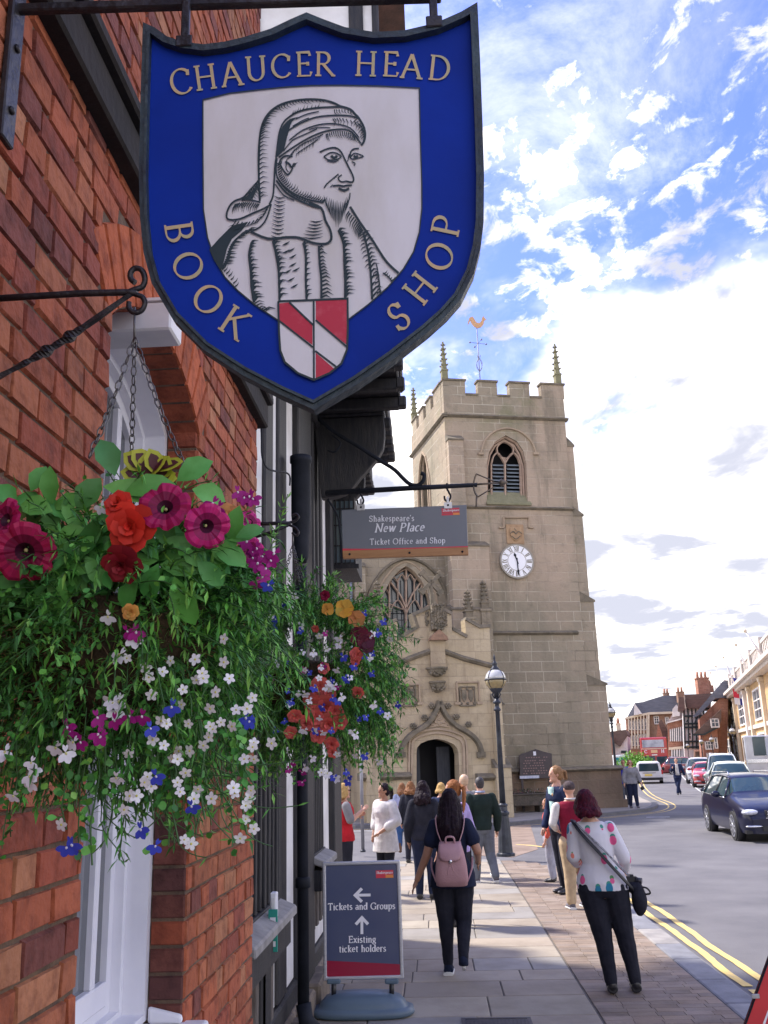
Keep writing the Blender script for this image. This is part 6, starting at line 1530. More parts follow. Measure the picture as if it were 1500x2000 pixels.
# thin bare curling stems (the sparse fringe under the basket)
for i in range(40):
    x0 = rr.uniform(150, 420); a = ony(x0, rr.uniform(1430, 1500), BY-.12); pts = [a]; d = Vector((rr.uniform(-.5, .7), 0, -1))
    for j in range(rr.randint(6, 12)): d = (d+Vector((rr.uniform(-.35, .45), 0, rr.uniform(-.1, .25)))).normalized(); pts.append(pts[-1]+d*.014)
    stm.tube(pts, .0010, 3, 0, False)
    for p in pts[::3]: leaf(lv, p, rdir(rr), Vector((0, -1, 0)), .018, .003, jitc(FINE[0], rr), n=2)
lv.build('trailing_foliage', m_leaf, b1); stm.build('stems', m_leafs, b1)
# broad petunia foliage round the rim
lv, stm = MB(), MB()
for i in range(210):
    a = rr.uniform(0, 2*math.pi); rad = BRAD*rr.uniform(.55, 1.15); v = Vector((math.cos(a), math.sin(a), 0)); p = C1+v*rad*.9+Vector((0, 0, rr.uniform(.03, .12)))
    if v.y > .5: continue
    strand(lv, stm, p, v+Vector((0, 0, rr.uniform(.1, 1.0))), rr.uniform(.04, .10), rr, 'broad', BRD, droop=.12, r=.002)
for (x, y, dx, dy, L_, W_, c) in ((125, 1130, -.1, -1, .085, .05, 3), (340, 1125, .35, -1, .09, .055, 1), (310, 1100, -.35, -.9, .07, .05, 1), (85, 1055, .9, -.5, .06, .045, 1), (165, 1085, .7, -.8, .07, .04, 3), (310, 1010, .2, -.4, .055, .04, 1), (385, 1095, .8, -.7, .06, .04, 0),
                              (200, 950, 1, -.1, .10, .05, 3), (240, 965, .9, .3, .09, .05, 1), (105, 1000, -.8, .3, .06, .045, 1), (150, 1000, .5, .8, .07, .05, 2), (190, 1010, -.2, -1, .08, .06, 2), (60, 960, .5, .9, .05, .035, 1), (345, 940, .7, .5, .07, .05, 1), (375, 955, .8, -.2, .06, .045, 3),
                              (420, 1080, .9, -.2, .055, .035, 0), (30, 990, -.5, .8, .05, .04, 0), (270, 1130, -.5, -.8, .06, .045, 1), (350, 1060, .8, -.6, .06, .04, 1), (225, 930, -.3, 1, .07, .05, 2), (460, 1050, .9, .4, .05, .03, 0), (390, 1050, .2, .9, .05, .03, 3)):
    p = ony(x, y, BY-.20); leaf(lv, p, RT*dx+UP*dy-FW*.15, -FW+UP*.5+RT*dy*.3, L_*.86, W_*.86, jitc(BRD[c], rr, .1), curl=.32, fold=.4)
for x, y in ((130, 1110), (320, 1105), (60, 1140), (225, 1075), (400, 1085), (170, 1045), (90, 985), (350, 1050), (440, 1050), (20, 1120)):
    for i in range(7):
        a = R(i*51+x); dx, dy = math.cos(a), math.sin(a); p = ony(x+rr.uniform(-12, 12), y+rr.uniform(-12, 12), BY-.16-.03*rr.random()); leaf(lv, p, RT*dx+UP*(dy-.25)-FW*.4, -FW+UP*.45+RT*dx*.3, rr.uniform(.040, .066), rr.uniform(.024, .036), jitc(BRD[rr.choice((0, 1, 1, 3))], rr, .12), curl=.35, fold=.35)
lv.build('petunia_leaves', m_leaf, b1); stm.build('petunia_stems', m_leafs, b1)
# coleus with yellow edges
lv = MB()
for i in range(11):
    a = R(-30+i*33); d = RT*math.cos(a)+UP*abs(math.sin(a))*.8-FW*.35; p = ony(300+rr.uniform(-14, 14), 945, BY-.10)+UP*.01*(i % 3); nn = -FW+UP*.6+rdir(rr)*.4
    leaf(lv, p, d, nn, .050, .036, (.50, .50, .05), fold=.1, curl=.25); leaf(lv, p+nn.normalized()*.0012+d.normalized()*.004, d, nn, .038, .022, (.09, .02, .03), fold=.1, curl=.25)
lv.build('coleus', m_leaf, b1)
mg, dk = (.36, .005, .085), (.05, .002, .022)
for i, (x, y, s_, fx, fz, c, d_, kd) in enumerate(((48, 1078, .105, .15, -.25, (.36, .008, .07), (.05, .002, .02), 'petunia'), (322, 990, .088, 0, .55, mg, dk, 'petunia'), (404, 1028, .078, .45, -.15, (.46, .01, .14), dk, 'petunia'), (10, 1015, .075, -.6, .4, mg, dk, 'petunia'), (258, 1028, .085, -.1, 0, (.62, .035, .02), (.3, .01, .01), 'begonia'),
                                                 (232, 985, .05, -.2, .5, (.60, .035, .02), (.3, .01, .01), 'begonia'), (240, 1100, .07, -.1, -.4, (.22, .01, .02), (.1, .01, .01), 'begonia'), (478, 1035, .050, .8, .2, (.45, .012, .17), dk, 'petunia'), (488, 1020, .045, .9, .4, (.48, .02, .2), dk, 'petunia'), (490, 1075, .050, .7, -.1, (.45, .012, .17), dk, 'petunia'), (447, 1008, .05, .5, .5, (.62, .28, .10), (.3, .1, .05), 'begonia'), (255, 1195, .028, .2, .1, (.55, .27, .06), (.2, .1, .05), 'begonia'))):
    Yd = BY-.235 if x < 440 else BY-.10
    p = ony(x, y, Yd); s_ *= .90; petal_flower('petunia_flower' if kd == 'petunia' else 'begonia_flower', p, -FW+RT*fx+UP*fz, s_, c, d_, b1, kd, seed=i)
me_b = mini_mesh('bacopa', (.80, .80, .82), (.60, .58, .12), .019); me_lw = mini_mesh('lobelia', (.80, .80, .86), (.7, .7, .3), .021)
me_lm = mini_mesh('lobelia', (.36, .012, .22), (.8, .75, .8), .021); me_lb = mini_mesh('lobelia', (.05, .07, .52), (.7, .7, .8), .021)
WH = [(440, 745), (465, 760), (370, 205), (395, 605), (490, 685), (625, 770), (715, 765), (535, 795), (545, 830), (595, 810), (740, 815), (720, 840), (745, 835), (840, 835), (820, 775), (670, 875), (790, 885), (555, 895), (925, 905), (665, 930), (770, 945), (865, 950), (400, 905), (415, 920), (425, 950), (435, 915), (820, 690),
      (770, 1010), (810, 995), (765, 1050), (780, 1020), (695, 1100), (655, 1100), (650, 1130), (630, 1130), (745, 1080), (930, 1070), (925, 1085), (895, 1130), (930, 1130), (995, 1072), (590, 990), (610, 1000), (470, 1110), (270, 1065), (205, 1085), (240, 1105), (20, 1100), (115, 1140), (125, 1165), (110, 1190), (115, 1215), (50, 1262), (225, 1370),
      (680, 1180), (650, 1215), (660, 1250), (725, 1240), (775, 1275), (855, 1235), (860, 1255), (920, 1245), (915, 1270), (900, 1300), (900, 1350), (930, 1385), (880, 1420), (675, 1425), (700, 1440), (540, 1195), (530, 1215), (555, 1230), (475, 1265), (455, 1315), (425, 1195), (710, 1275), (500, 1265), (905, 945), (560, 1060), (690, 1000), (850, 1010), (600, 1080)]
zz = lambda x, y: (x*.5333, 880+y*.5333)
for i, (x, y) in enumerate(WH):
    X_, Y_ = zz(x, y); p = ony(X_, Y_, BY-.215-.02*rr.random()+.0001*abs(x-430)*.5); f = -FW+rdir(rr)*.55+UP*.1
    lob = x < 460 and y > 850 and y < 1300 or y < 760 and x < 500
    mini('white_flower', me_lw if lob else me_b, p, f, b1, rr.uniform(.8, 1.1)*(1.25 if lob else 1), R(rr.uniform(-40, 40)) if lob else rr.uniform(0, 6))
for x, y, me_ in ((245, 1010, me_lm), (260, 1025, me_lm), (355, 975, me_lm), (420, 985, me_lm), (475, 970, me_lm), (520, 970, me_lm), (295, 1065, me_lm), (360, 1035, me_lm), (370, 1045, me_lm), (465, 660, me_lm), (497, 662, me_lm), (245, 1450, me_lb), (262, 1440, me_lb), (515, 1385, me_lb), (570, 1445, me_lb), (628, 935, me_lb), (550, 1015, me_lb), (700, 1300, me_lb), (570, 1190, me_lb),
                (900, 975, me_lb), (915, 990, me_lb), (925, 390, me_lm), (945, 410, me_lm), (960, 385, me_lm), (925, 370, me_lm), (975, 430, me_lm), (990, 400, me_lm), (940, 355, me_lm), (905, 330, me_lm), (870, 150, me_lm), (915, 165, me_lm), (925, 175, me_lm), (960, 460, me_lm), (985, 490, me_lb), (940, 480, me_lm), (895, 170, me_lm), (1005, 375, me_lm), (780, 190, me_lm), (800, 205, me_lm)):
    X_, Y_ = zz(x, y); yd = BY-.225 if X_ < 440 else BY-.12; p = ony(X_, Y_, yd); mini('lobelia_flower', me_, p, -FW+rdir(rr)*.4, b1, rr.uniform(1.1, 1.4), R(rr.uniform(-40, 40)))
for tx, ty in ((175, 862), (256, 905), (372, 905)):
    chain('chain', HP-Vector((0, 0, .02)), ony(tx, ty+30, BY-.02+(.12 if tx == 256 else -.05)), b1, 17 if tx != 175 else 15)
b = MB(); b.tube([ony(263, 600, BY-.02), HP-Vector((0, 0, .03))], .0022, 6); b.build('hanger_wire', m_chain, b1)
# bracket for basket one: twisted iron arm with curled ends
k1 = thing('basket_bracket', 'twisted black iron bracket with curled end holding the big flower basket', 'bracket', (WX, BY, ony(0, 580, BY).z), 'basket brackets')
b = MB(); YB = BY-.02; P = lambda x, y: ony(x, y, YB)
zA = P(262, 572); xw = WX+.003
wallp = Vector((WX, YB, P(0, 583).z)); 
b.tube([wallp, P(60, 579), P(160, 573), P(250, 571), P(268, 573)], [.0065]*5, 8)
b.build('arm', m_iron3, k1)
b = MB(); b.tube(smooth_poly([P(250, 571), P(262, 566), (P(278, 560)), P(283, 545), P(277, 528), P(264, 524), P(255, 533), P(256, 545), P(264, 552)], 4), .0055, 8); b.build('curl', m_iron3, k1)
b = MB(); b.tube(smooth_poly([P(264, 575), P(278, 580), P(283, 592), P(277, 606), P(263, 611), P(252, 602), P(252, 590)], 4), .0050, 8); b.build('curl', m_iron3, k1)
b = MB(); A0, A1 = P(258, 572), Vector((WX, YB, P(-30, 757).z)); n = 48; rings = []
for i in range(n+1):
    t = i/n; c = A0.lerp(A1, t)+Vector((0, 0, -.012*math.sin(math.pi*t))); bul = 1+.9*math.exp(-((t-.40)/.045)**2)+.9*math.exp(-((t-.56)/.045)**2); tw = t*22*(1 if .3 < t < .7 else .2)
    d = (A1-A0).normalized(); x_ = d.orthogonal().normalized(); y_ = d.cross(x_); rings.append([c+x_*(.0062*bul*math.cos(tw+R(45+90*j)))+y_*(.0062*bul*math.sin(tw+R(45+90*j))) for j in range(4)])
b.loft(rings, 0, True, False); b.build('brace', m_iron3, k1)
b = MB(); b.box(WX, WX+.008, YB-.015, YB+.015, A1.z-.05, wallp.z+.05); b.build('wall_plate', m_iron3, k1, bevel=.002)
# ---------------------------------------------------------------- basket two
B2 = 3.55; C2 = ony(600, 1320, B2); H2 = ony(572, 1066, B2)
b2 = thing('hanging_basket', 'second hanging basket further along with coral, blue, yellow and white flowers', 'hanging basket', (C2.x, C2.y, C2.z), 'flower baskets on the wall')
b = MB(); b.lathe([(.01, C2.z-.17), (.10, C2.z-.15), (.16, C2.z-.08), (.18, C2.z), (.17, C2.z+.03), (.01, C2.z+.06)], (C2.x, C2.y, 0), 18); b.build('basket', m_moss, b2)
lv, stm = MB(), MB(); rr = random.Random(77)
for i in range(900):
    v = rdir(rr)
    if v.y > .7: continue
    p = C2+Vector((v.x*.20, v.y*.16, v.z*.19+.03)); L_ = rr.uniform(.10, .21)*(1.35 if v.x > .35 else 1.1)
    strand(lv, stm, p, v+Vector((.12, 0, .3)), L_, rr, 'fine' if rr.random() < .85 else 'round', FINE, droop=rr.uniform(.03, .13), leafs=1.25, r=.0014)
for i in range(80):
    a = rr.uniform(R(180), R(400)); p = C2+Vector((.18*math.cos(a)+.06, .14*math.sin(a), -rr.uniform(.05, .15)))
    strand(lv, stm, p, Vector((math.cos(a)*.5+.25, math.sin(a)*.4, -.4)), rr.uniform(.15, .30), rr, 'fine' if i % 3 else 'round', FINE, droop=.16, leafs=1.2)
# one tall sprig
for (x0, y0, x1, y1) in ((520, 1090, 562, 965), (640, 1180, 650, 1120), (700, 1190, 740, 1170)):
    a, c = ony(x0, y0, B2-.1), ony(x1, y1, B2-.1); n = 14
    for i in range(n):
        p = a.lerp(c, i/n)+Vector((.01*math.sin(i), 0, 0))
        for q in range(2): leaf(lv, p, (c-a).normalized()+rdir(rr)*.9, Vector((0, -1, 0)), .035, .006, jitc(FINE[3], rr), n=2)
    stm.tube([a, a.lerp(c, .5)+Vector((.012, 0, 0)), c], .0018, 4, 0, False)
lv.build('trailing_foliage', m_leaf, b2); stm.build('stems', m_leafs, b2)
cor = (.66, .13, .11)
for i, (x, y, s_, c, d_, kd) in enumerate(((674, 1190, .075, (.68, .42, .06), (.66, .38, .05), 'pansy'), (697, 1207, .070, (.70, .30, .12), (.66, .30, .12), 'pansy'), (640, 1189, .05, (.65, .30, .05), (.65, .3, .05), 'pansy'), (704, 1243, .08, (.12, .01, .03), (.10, .008, .03), 'pansy'), (716, 1252, .07, (.12, .01, .03), (.08, .008, .03), 'pansy'), (716, 1262, .06, (.12, .01, .03), (.08, .008, .03), 'pansy'),
            (624, 1340, .07, cor, cor, 'begonia'), (640, 1352, .065, cor, cor, 'begonia'), (610, 1372, .07, cor, cor, 'begonia'), (636, 1378, .085, cor, cor, 'begonia'), (652, 1388, .07, cor, cor, 'begonia'), (618, 1400, .08, cor, cor, 'begonia'), (642, 1412, .08, cor, cor, 'begonia'), (662, 1408, .065, cor, cor, 'begonia'), (598, 1412, .06, cor, cor, 'begonia'), (576, 1398, .055, cor, cor, 'begonia'),
            (568, 1430, .05, cor, cor, 'begonia'), (622, 1436, .06, cor, cor, 'begonia'), (648, 1452, .055, cor, cor, 'begonia'), (650, 1470, .04, cor, cor, 'begonia'), (632, 1305, .045, cor, cor, 'begonia'), (697, 1278, .055, cor, cor, 'begonia'), (698, 1352, .05, cor, cor, 'begonia'), (694, 1292, .035, cor, cor, 'begonia'), (635, 1163, .04, (.25, .01, .05), (.2, .01, .05), 'begonia'), (616, 1228, .03, cor, cor, 'begonia'))):
    p = ony(x, y, B2-.26); petal_flower('pansy_flower' if kd == 'pansy' else 'begonia_flower', p, -FW+rdir(rr)*.35, s_, c, d_, b2, kd, seed=40+i)
pts2 = []
for i in range(150):
    t = rr.random(); X_ = rr.uniform(520, 782); Y_ = rr.uniform(1150, 1530)
    e = ((X_-640)/145)**2+((Y_-1340)/195)**2
    if e > 1.12 or (X_ < 560 and Y_ > 1430): continue
    pts2.append((X_, Y_))
k_ = 0
for X_, Y_ in pts2[:96]:
    me_ = me_lb if k_ % 5 in (0, 3) else me_lw if k_ % 5 in (1, 4) else (me_lm if k_ % 2 else me_b); e = max(0, 1-((X_-640)/160)**2-((Y_-1340)/210)**2)
    p = ony(X_, Y_, B2-.12-.20*math.sqrt(e)); mini('lobelia_flower', me_, p, -FW+rdir(rr)*.6, b2, rr.uniform(1.2, 1.75), R(rr.uniform(-50, 50))); k_ += 1
for tx, ty, dy in ((545, 1145, -.05), (600, 1150, -.08), (585, 1140, .12)): chain('chain', H2, ony(tx, ty, B2+dy), b2, 16, .011)
b = MB(); b.tube([ony(572, 1040, B2), H2], .004, 6); b.build('hanger_wire', m_chain, b2)
k2 = thing('basket_bracket', 'small iron bracket with two curls on the brick corner above the coral flowered basket', 'bracket', (WX, B2, 3), 'basket brackets')
P = lambda x, y: ony(x, y, B2)
b = MB(); b.tube([Vector((WX, B2, P(500, 1024).z)), P(540, 1022), P(568, 1022)], .008, 6); b.build('arm', m_iron3, k2)
for q in (((560, 1022), (575, 1018), (583, 1010), (578, 1004), (570, 1008)), ((560, 1024), (576, 1030), (583, 1040), (578, 1046), (571, 1040))):
    b = MB(); b.tube(smooth_poly([P(*x) for x in q], 4), .006, 6); b.build('curl', m_iron3, k2)
b = MB(); b.tube([P(566, 1024), P(530, 1040), Vector((WX, B2, P(500, 1062).z))], .007, 6); b.build('brace', m_iron3, k2)
# ================================================================ LAMP POSTS
m_post = mat('lamp_black', (.016, .020, .028), .4, (.035, .04, .055), ns=8, bump=.2, bs=40, metal=.2)
m_globe = mat('lamp_glass', (.50, .50, .48), .06, spec=.9, alpha=None, coat=.5, trans=.0)  # opaque; sky showing through the clear upper globe is put into this pale colour
m_globe_lo = mat('lamp_amber_reflection', (.34, .27, .13), .12, (.24, .18, .08), ns=6, spec=.8)  # amber reflection in the clear lower globe, painted into the colour
def lamp(label, base, H=3.9, group='globe street lamps'):
    t = thing('street_lamp', label, 'street lamp', base, group); k = H/3.9; o = Vector(base); M = Matrix.Translation(o) @ Matrix.Scale(k, 4)
    b = MB(M); b.lathe([(.19, 0), (.19, .05), (.15, .07), (.145, .10), (.12, .60), (.105, .78), (.125, .80), (.125, .84), (.09, .87), (.085, .95), (.10, .97), (.10, .99), (.06, 1.02)], n=12, smooth=False); b.build('base', m_post, t)
    b = MB(M); b.lathe([(.062, 1.0), (.05, 2.3), (.045, 2.85), (.075, 2.87), (.075, 2.90), (.05, 2.93), (.045, 3.0), (.085, 3.02), (.085, 3.05), (.05, 3.08), (.04, 3.15)], n=14); b.build('column', m_post, t)
    b = MB(M)
    for i in range(6):
        a = R(60*i); b.tube([(math.cos(a)*r_, math.sin(a)*r_, z) for r_, z in ((.04, 3.12), (.09, 3.2), (.05, 3.27), (.12, 3.33))], .012, 5)
    b.lathe([(.04, 3.14), (.05, 3.2), (.10, 3.26), (.14, 3.31), (.145, 3.33)], n=14); b.build('cradle', m_post, t)
    b = MB(M); b.lathe([(.08, 3.285), (.145, 3.325), (.195, 3.39), (.218, 3.45), (.222, 3.50)], n=20); b.build('lower_bowl', m_globe_lo, t)
    b = MB(M); b.lathe([(.222, 3.505), (.217, 3.56), (.19, 3.63), (.145, 3.685), (.09, 3.715)], n=20); b.build('upper_globe', m_globe, t)
    b = MB(M); b.lathe([(.222, 3.49), (.24, 3.50), (.24, 3.515), (.222, 3.52)], n=20)
    for i in range(4):
        a = R(45+90*i); b.tube([(math.cos(a)*r_, math.sin(a)*r_, z) for r_, z in ((.228, 3.50), (.222, 3.57), (.175, 3.67), (.10, 3.72))], .007, 4)
        b.tube([(math.cos(a)*r_, math.sin(a)*r_, z) for r_, z in ((.228, 3.50), (.223, 3.44), (.175, 3.36), (.10, 3.29))], .007, 4)
    b.build('cage', m_post, t)
    b = MB(M); b.lathe([(.10, 3.70), (.10, 3.73), (.055, 3.78), (.05, 3.82), (.065, 3.84), (.03, 3.88), (.02, 3.93), (.03, 3.95), (.0, 4.05)], n=12); b.build('finial', m_post, t)
    return t
p = onz(988, 1672); zt = ony(963, 1277, p.y).z
lamp('black globe lamp post on the near pavement in front of the church porch', (p.x, p.y, 0), zt*3.9/4.05)
p = onz(1207, 1552); p = Vector((onz(1207, 1552).x, onz(1207, 1552).y, 0)); zt = ony(1192, 1368, p.y).z
lamp('black globe lamp post rising just behind the right corner of the clock tower', (p.x, p.y, 0), zt*3.9/4.05)
for (bx, by, tx, ty, lb) in ((1443, 1530, 1434, 1413, 'lamp post with globe in front of the orange stone town hall'), (1399, 1522, 1392, 1433, 'slim lamp post by the low brown roofed brick house'), (1378, 1522, 1374, 1438, 'lamp post furthest up the street by the brick shops'), (1349, 1512, 1345, 1448, 'small lamp post in front of the white pilastered shops')):
    g = onz(bx, by, 0); lamp(lb, (g.x, g.y, 0), ony(tx, ty, g.y).z*3.9/4.05)
# grey pole beside the woman in red
g = onz(709, 1664); gp = thing('grey_pole', 'plain grey steel pole on the pavement beside the woman in the red gilet', 'pole', (g.x, g.y, 0))
b = MB(); b.lathe([(.038, 0), (.038, 3.1)], (g.x, g.y, 0), 12); b.build('pole', mat('grey_steel', (.30, .30, .33), .45, (.24, .24, .26), ns=7, metal=.5), gp)
b = MB(); b.lathe([(.06, 0), (.06, .03), (.045, .05)], (g.x, g.y, 0), 12); b.build('foot_ring', m_post, gp)
# ================================================================ STREET BUILDINGS
def walltex(name, c1, c2, cm, bw=.45, rh=.15): return ashlar(name, c1, c2, cm, tuple(x*.6 for x in c1), bw, rh, .012)
m_brA = walltex('brick_far_red', (.40, .19, .13), (.33, .15, .10), (.42, .28, .2))
m_brB = walltex('brick_far_brown', (.33, .20, .14), (.28, .16, .11), (.32, .24, .18))
m_ham = ashlar('golden_stone', (.58, .39, .20), (.50, .33, .165), (.45, .30, .16), (.40, .27, .15), .9, .35, .01)
m_slate = mat('slate_roof', (.14, .15, .19), .6, (.10, .11, .14), ns=1.2, nd=8, bump=.5, bs=9, stretch=(1, 1, 5))
m_tile = mat('tile_roof', (.16, .105, .085), .85, (.11, .075, .06), ns=1.5, nd=8, bump=.6, bs=9, stretch=(1, 1, 5))
m_wst = mat('white_render', (.74, .70, .68), .8, (.62, .58, .55), ns=1.5, nd=6)
m_cream = mat('cream_trim', (.70, .60, .45), .8, (.58, .48, .36), ns=2)
m_fglass = mat('far_glass', (.05, .065, .08), .08, (.11, .13, .15), ns=.8, spec=.9)
m_tim = mat('tudor_black', (.020, .035, .038), .7)
LD = Vector((.2386, 1, 0)).normalized()
def P2(b, pts, Y, depth, m=0): q = [ony(x, y, Y) for x, y in pts]; b.prism(q, (0, 0, 0), LD*depth, m)
def part_px(parent, name, m, lst, Y, depth, bevel=0):
    b = MB()
    for pts in lst: P2(b, pts, Y, depth)
    return b.build(name, m, parent, bevel=bevel)
rc = lambda x0, y0, x1, y1: ((x0, y0), (x1, y0), (x1, y1), (x0, y1))
def win(parent, x0, y0, x1, y1, Y, nx=2, ny=3, frame=m_wst, arch=False):
    q0, q1 = ony(x0, y1, Y), ony(x1, y0, Y); f = .09*max(1, (q1.x-q0.x)/1.5)
    b = MB(); b.box(q0.x, q1.x, Y-.10, Y+.02, q0.z-.12, q0.z); b.box(q0.x-.02, q0.x+f, Y-.08, Y+.02, q0.z, q1.z); b.box(q1.x-f, q1.x+.02, Y-.08, Y+.02, q0.z, q1.z); b.box(q0.x, q1.x, Y-.08, Y+.02, q1.z-f, q1.z)
    for i in range(1, nx): x = lerp(q0.x, q1.x, i/nx); b.box(x-.03, x+.03, Y-.06, Y-.02, q0.z, q1.z)
    for i in range(1, ny): z = lerp(q0.z, q1.z, i/ny); b.box(q0.x+f, q1.x-f, Y-.055, Y-.025, z-.03, z+.03)
    w_ = b.build('window', frame, parent)
    b = MB(); b.add([(q0.x+.02, Y-.015, q0.z), (q1.x-.02, Y-.015, q0.z), (q1.x-.02, Y-.015, q1.z), (q0.x+.02, Y-.015, q1.z)], [(0, 1, 2, 3)]); b.build('pane', m_fglass, w_)
def chim(parent, x0, y0, x1, y1, Y, m, pots=2):
    q0, q1 = ony(x0, y1, Y), ony(x1, y0, Y); w_ = q1.x-q0.x; b = MB(); b.box(q0.x, q1.x, Y, Y+w_*.8, q0.z, q1.z-.1*w_); b.box(q0.x-.08*w_, q1.x+.08*w_, Y-.08*w_, Y+w_*.88, q1.z-.22*w_, q1.z-.12*w_)
    c = b.build('chimney', m, parent); b = MB()
    for i in range(pots): b.lathe([(.16, q1.z-.12*w_), (.13, q1.z+.5)], (lerp(q0.x, q1.x, (i+.5)/pots), Y+w_*.4, 0), 8)
    b.build('chimney_pots', mat('pot_clay', (.40, .20, .13), .8), c)
# --- slate roofed brick building with white pilasters
Y5 = 125; h5 = thing('brick_office', 'three storey brick building with grey slate roof and pale pilasters behind the bus', 'building', ony(1270, 1480, Y5))
part_px(h5, 'wall', m_brA, [((1222, 1403), (1266, 1394), (1266, 1500), (1226, 1500))], Y5, 14); part_px(h5, 'side_wall', m_brB, [((1266.2, 1395), (1325, 1392), (1325, 1500), (1266.2, 1500))], Y5+.3, 14)
part_px(h5, 'cornice', m_cream, [((1220, 1405), (1221, 1401), (1268, 1391), (1326, 1389), (1326, 1393), (1268, 1395.5))], Y5-.4, 1.2)
part_px(h5, 'roof', m_slate, [((1225, 1400), (1240, 1373), (1256, 1371), (1294, 1359), (1328, 1358), (1328, 1391), (1268, 1393))], Y5-.2, 13)
part_px(h5, 'white_gable', m_wst, [((1238, 1397), (1239, 1373), (1254, 1394))], Y5-1.0, .8)
part_px(h5, 'pilaster', m_cream, [((x, 1404-(x-1222)*.2), (x+2.4, 1403-(x-1222)*.2), (x+3.4, 1462), (x+1, 1462)) for x in (1226, 1232, 1238, 1244, 1250, 1256, 1262)], Y5-.35, .34)
part_px(h5, 'pilaster', m_cream, [rc(1265, 1395, 1268.5, 1480)], Y5-.38, .6); part_px(h5, 'floor_band', m_brB, [((1224, 1428), (1266, 1426), (1266, 1432), (1225, 1433)), ((1226, 1458), (1266, 1458), (1266, 1464), (1226, 1464))], Y5-.3, .28)
for x in (1229.5, 1235.5, 1241.5, 1247.5, 1253.5, 1259.5):
    for y0, y1 in ((1407, 1424), (1436, 1455)): win(h5, x-.9, y0-(x-1226)*.12, x+1.6, y1, Y5-.05, 1, 3)
win(h5, 1278, 1398, 1286, 1413, Y5+.25, 2, 3); win(h5, 1300, 1400, 1306, 1413, Y5+.25, 2, 3); chim(h5, 1297, 1352, 1307, 1362, Y5+5, m_brB, 2); chim(h5, 1325, 1349, 1336, 1372, Y5-1.5, m_brB, 2)
# brick gable spike between
h5b = thing('red_gable', 'tall narrow red brick gable rising behind the red bus', 'building', ony(1287, 1480, 112)); part_px(h5b, 'wall', m_brA, [((1281, 1445), (1285.5, 1412), (1296, 1445), (1296, 1500), (1281, 1500))], 112, 6); part_px(h5b, 'side_roof', m_tile, [((1286, 1410), (1292, 1405), (1312, 1440), (1312, 1470), (1297, 1470), (1297, 1445))], 112.2, 6)
# --- small white gabled house far left
h6 = thing('white_cottage', 'white gabled cottage with brown roof and ochre chimney right of the tower', 'house', ony(1215, 1480, 95))
part_px(h6, 'wall', m_wst, [((1200, 1500), (1200, 1450), (1211, 1458), (1225, 1436), (1228, 1500))], 95, 8); part_px(h6, 'roof', m_tile, [((1190, 1429), (1222, 1425), (1226, 1436), (1211, 1459), (1200, 1451), (1190, 1460))], 94.6, 8)
part_px(h6, 'shop_front', m_tim, [rc(1213, 1466, 1224, 1471)], 94.9, .1); chim(h6, 1205, 1412, 1212, 1430, 96, m_cream, 1)
part_px(h6, 'side_wing', m_brA, [((1186, 1500), (1186, 1440), (1199.5, 1440), (1199.5, 1500))], 94, 6)
win(h6, 1214, 1444, 1219, 1452, 94.95, 2, 2)
# --- white pilastered shops
Y4 = 108; h4 = thing('pilastered_shop', 'brick shop with rows of white pilasters left of the tudor house', 'building', ony(1318, 1480, Y4))
part_px(h4, 'wall', m_brA, [((1304, 1412), (1335, 1405), (1340, 1505), (1306, 1505))], Y4, 10); part_px(h4, 'roof', mat('pale_roof', (.40, .33, .32), .8, (.3, .24, .23), ns=2), [((1303, 1412), (1313, 1396), (1330, 1390), (1335, 1403))], Y4-.2, 9)
part_px(h4, 'gable', m_wst, [((1313, 1400), (1314, 1384), (1321, 1376), (1328, 1386), (1328, 1398))], Y4-.5, 3); part_px(h4, 'eaves', m_wst, [((1302, 1413), (1302, 1410.5), (1334, 1402), (1334, 1404.5))], Y4-.5, .6)
for x in (1308, 1312, 1316, 1320, 1324, 1328, 1332): part_px(h4, 'pilaster', m_wst, [((x, 1425-(x-1308)*.25), (x+2.1, 1424-(x-1308)*.25), (x+2.6, 1448), (x+.5, 1448))], Y4-.25, .24)
for x in (1312, 1317, 1322, 1327, 1332, 1337): part_px(h4, 'pilaster', m_wst, [rc(x-1, 1463, x+1.4, 1500)], Y4-.25, .24)
part_px(h4, 'fascia', m_cream, [((1306, 1460), (1338, 1457), (1338, 1462), (1306, 1465))], Y4-.3, .29); part_px(h4, 'upper_panes', m_fglass, [((1309, 1427), (1334, 1422), (1334, 1446), (1309, 1447))], Y4-.12, .1); part_px(h4, 'lower_panes', m_fglass, [rc(1311, 1466, 1338, 1498)], Y4-.12, .1)
# --- tudor house
Y3 = 104; h3 = thing('tudor_house', 'black and white tudor house with a brown tiled roof and a big brick chimney', 'house', ony(1352, 1480, Y3))
part_px(h3, 'wall', m_wst, [((1333, 1384), (1376, 1382), (1378, 1505), (1338, 1505))], Y3, 9); part_px(h3, 'roof', m_tile, [((1337, 1357), (1392, 1354), (1388, 1382), (1342, 1383))], Y3-.6, 9); part_px(h3, 'dormer', m_tile, [((1324, 1386), (1326, 1361), (1336, 1362), (1338, 1385), (1332, 1391))], Y3-1.5, 4)
tl_ = [((1335+i*7.5+j_*0, 1384), (1337.6+i*7.5, 1384), (1339.6+i*7.5, 1462), (1337+i*7.5, 1462)) for i in range(6) for j_ in (0,)]
for q in tl_: part_px(h3, 'timber', m_tim, [q], Y3-.18, .17)
for yy in (1397, 1412, 1419, 1447, 1458): part_px(h3, 'timber', m_tim, [((1336, yy), (1376, yy-1), (1376, yy+2.2), (1336, yy+3.4))], Y3-.20, .19)
for x, y0 in ((1340, 1398), (1356, 1399)): part_px(h3, 'timber', m_tim, [((x, y0+12), (x+2, y0+13), (x+8, y0), (x+6, y0))], Y3-.16, .15)
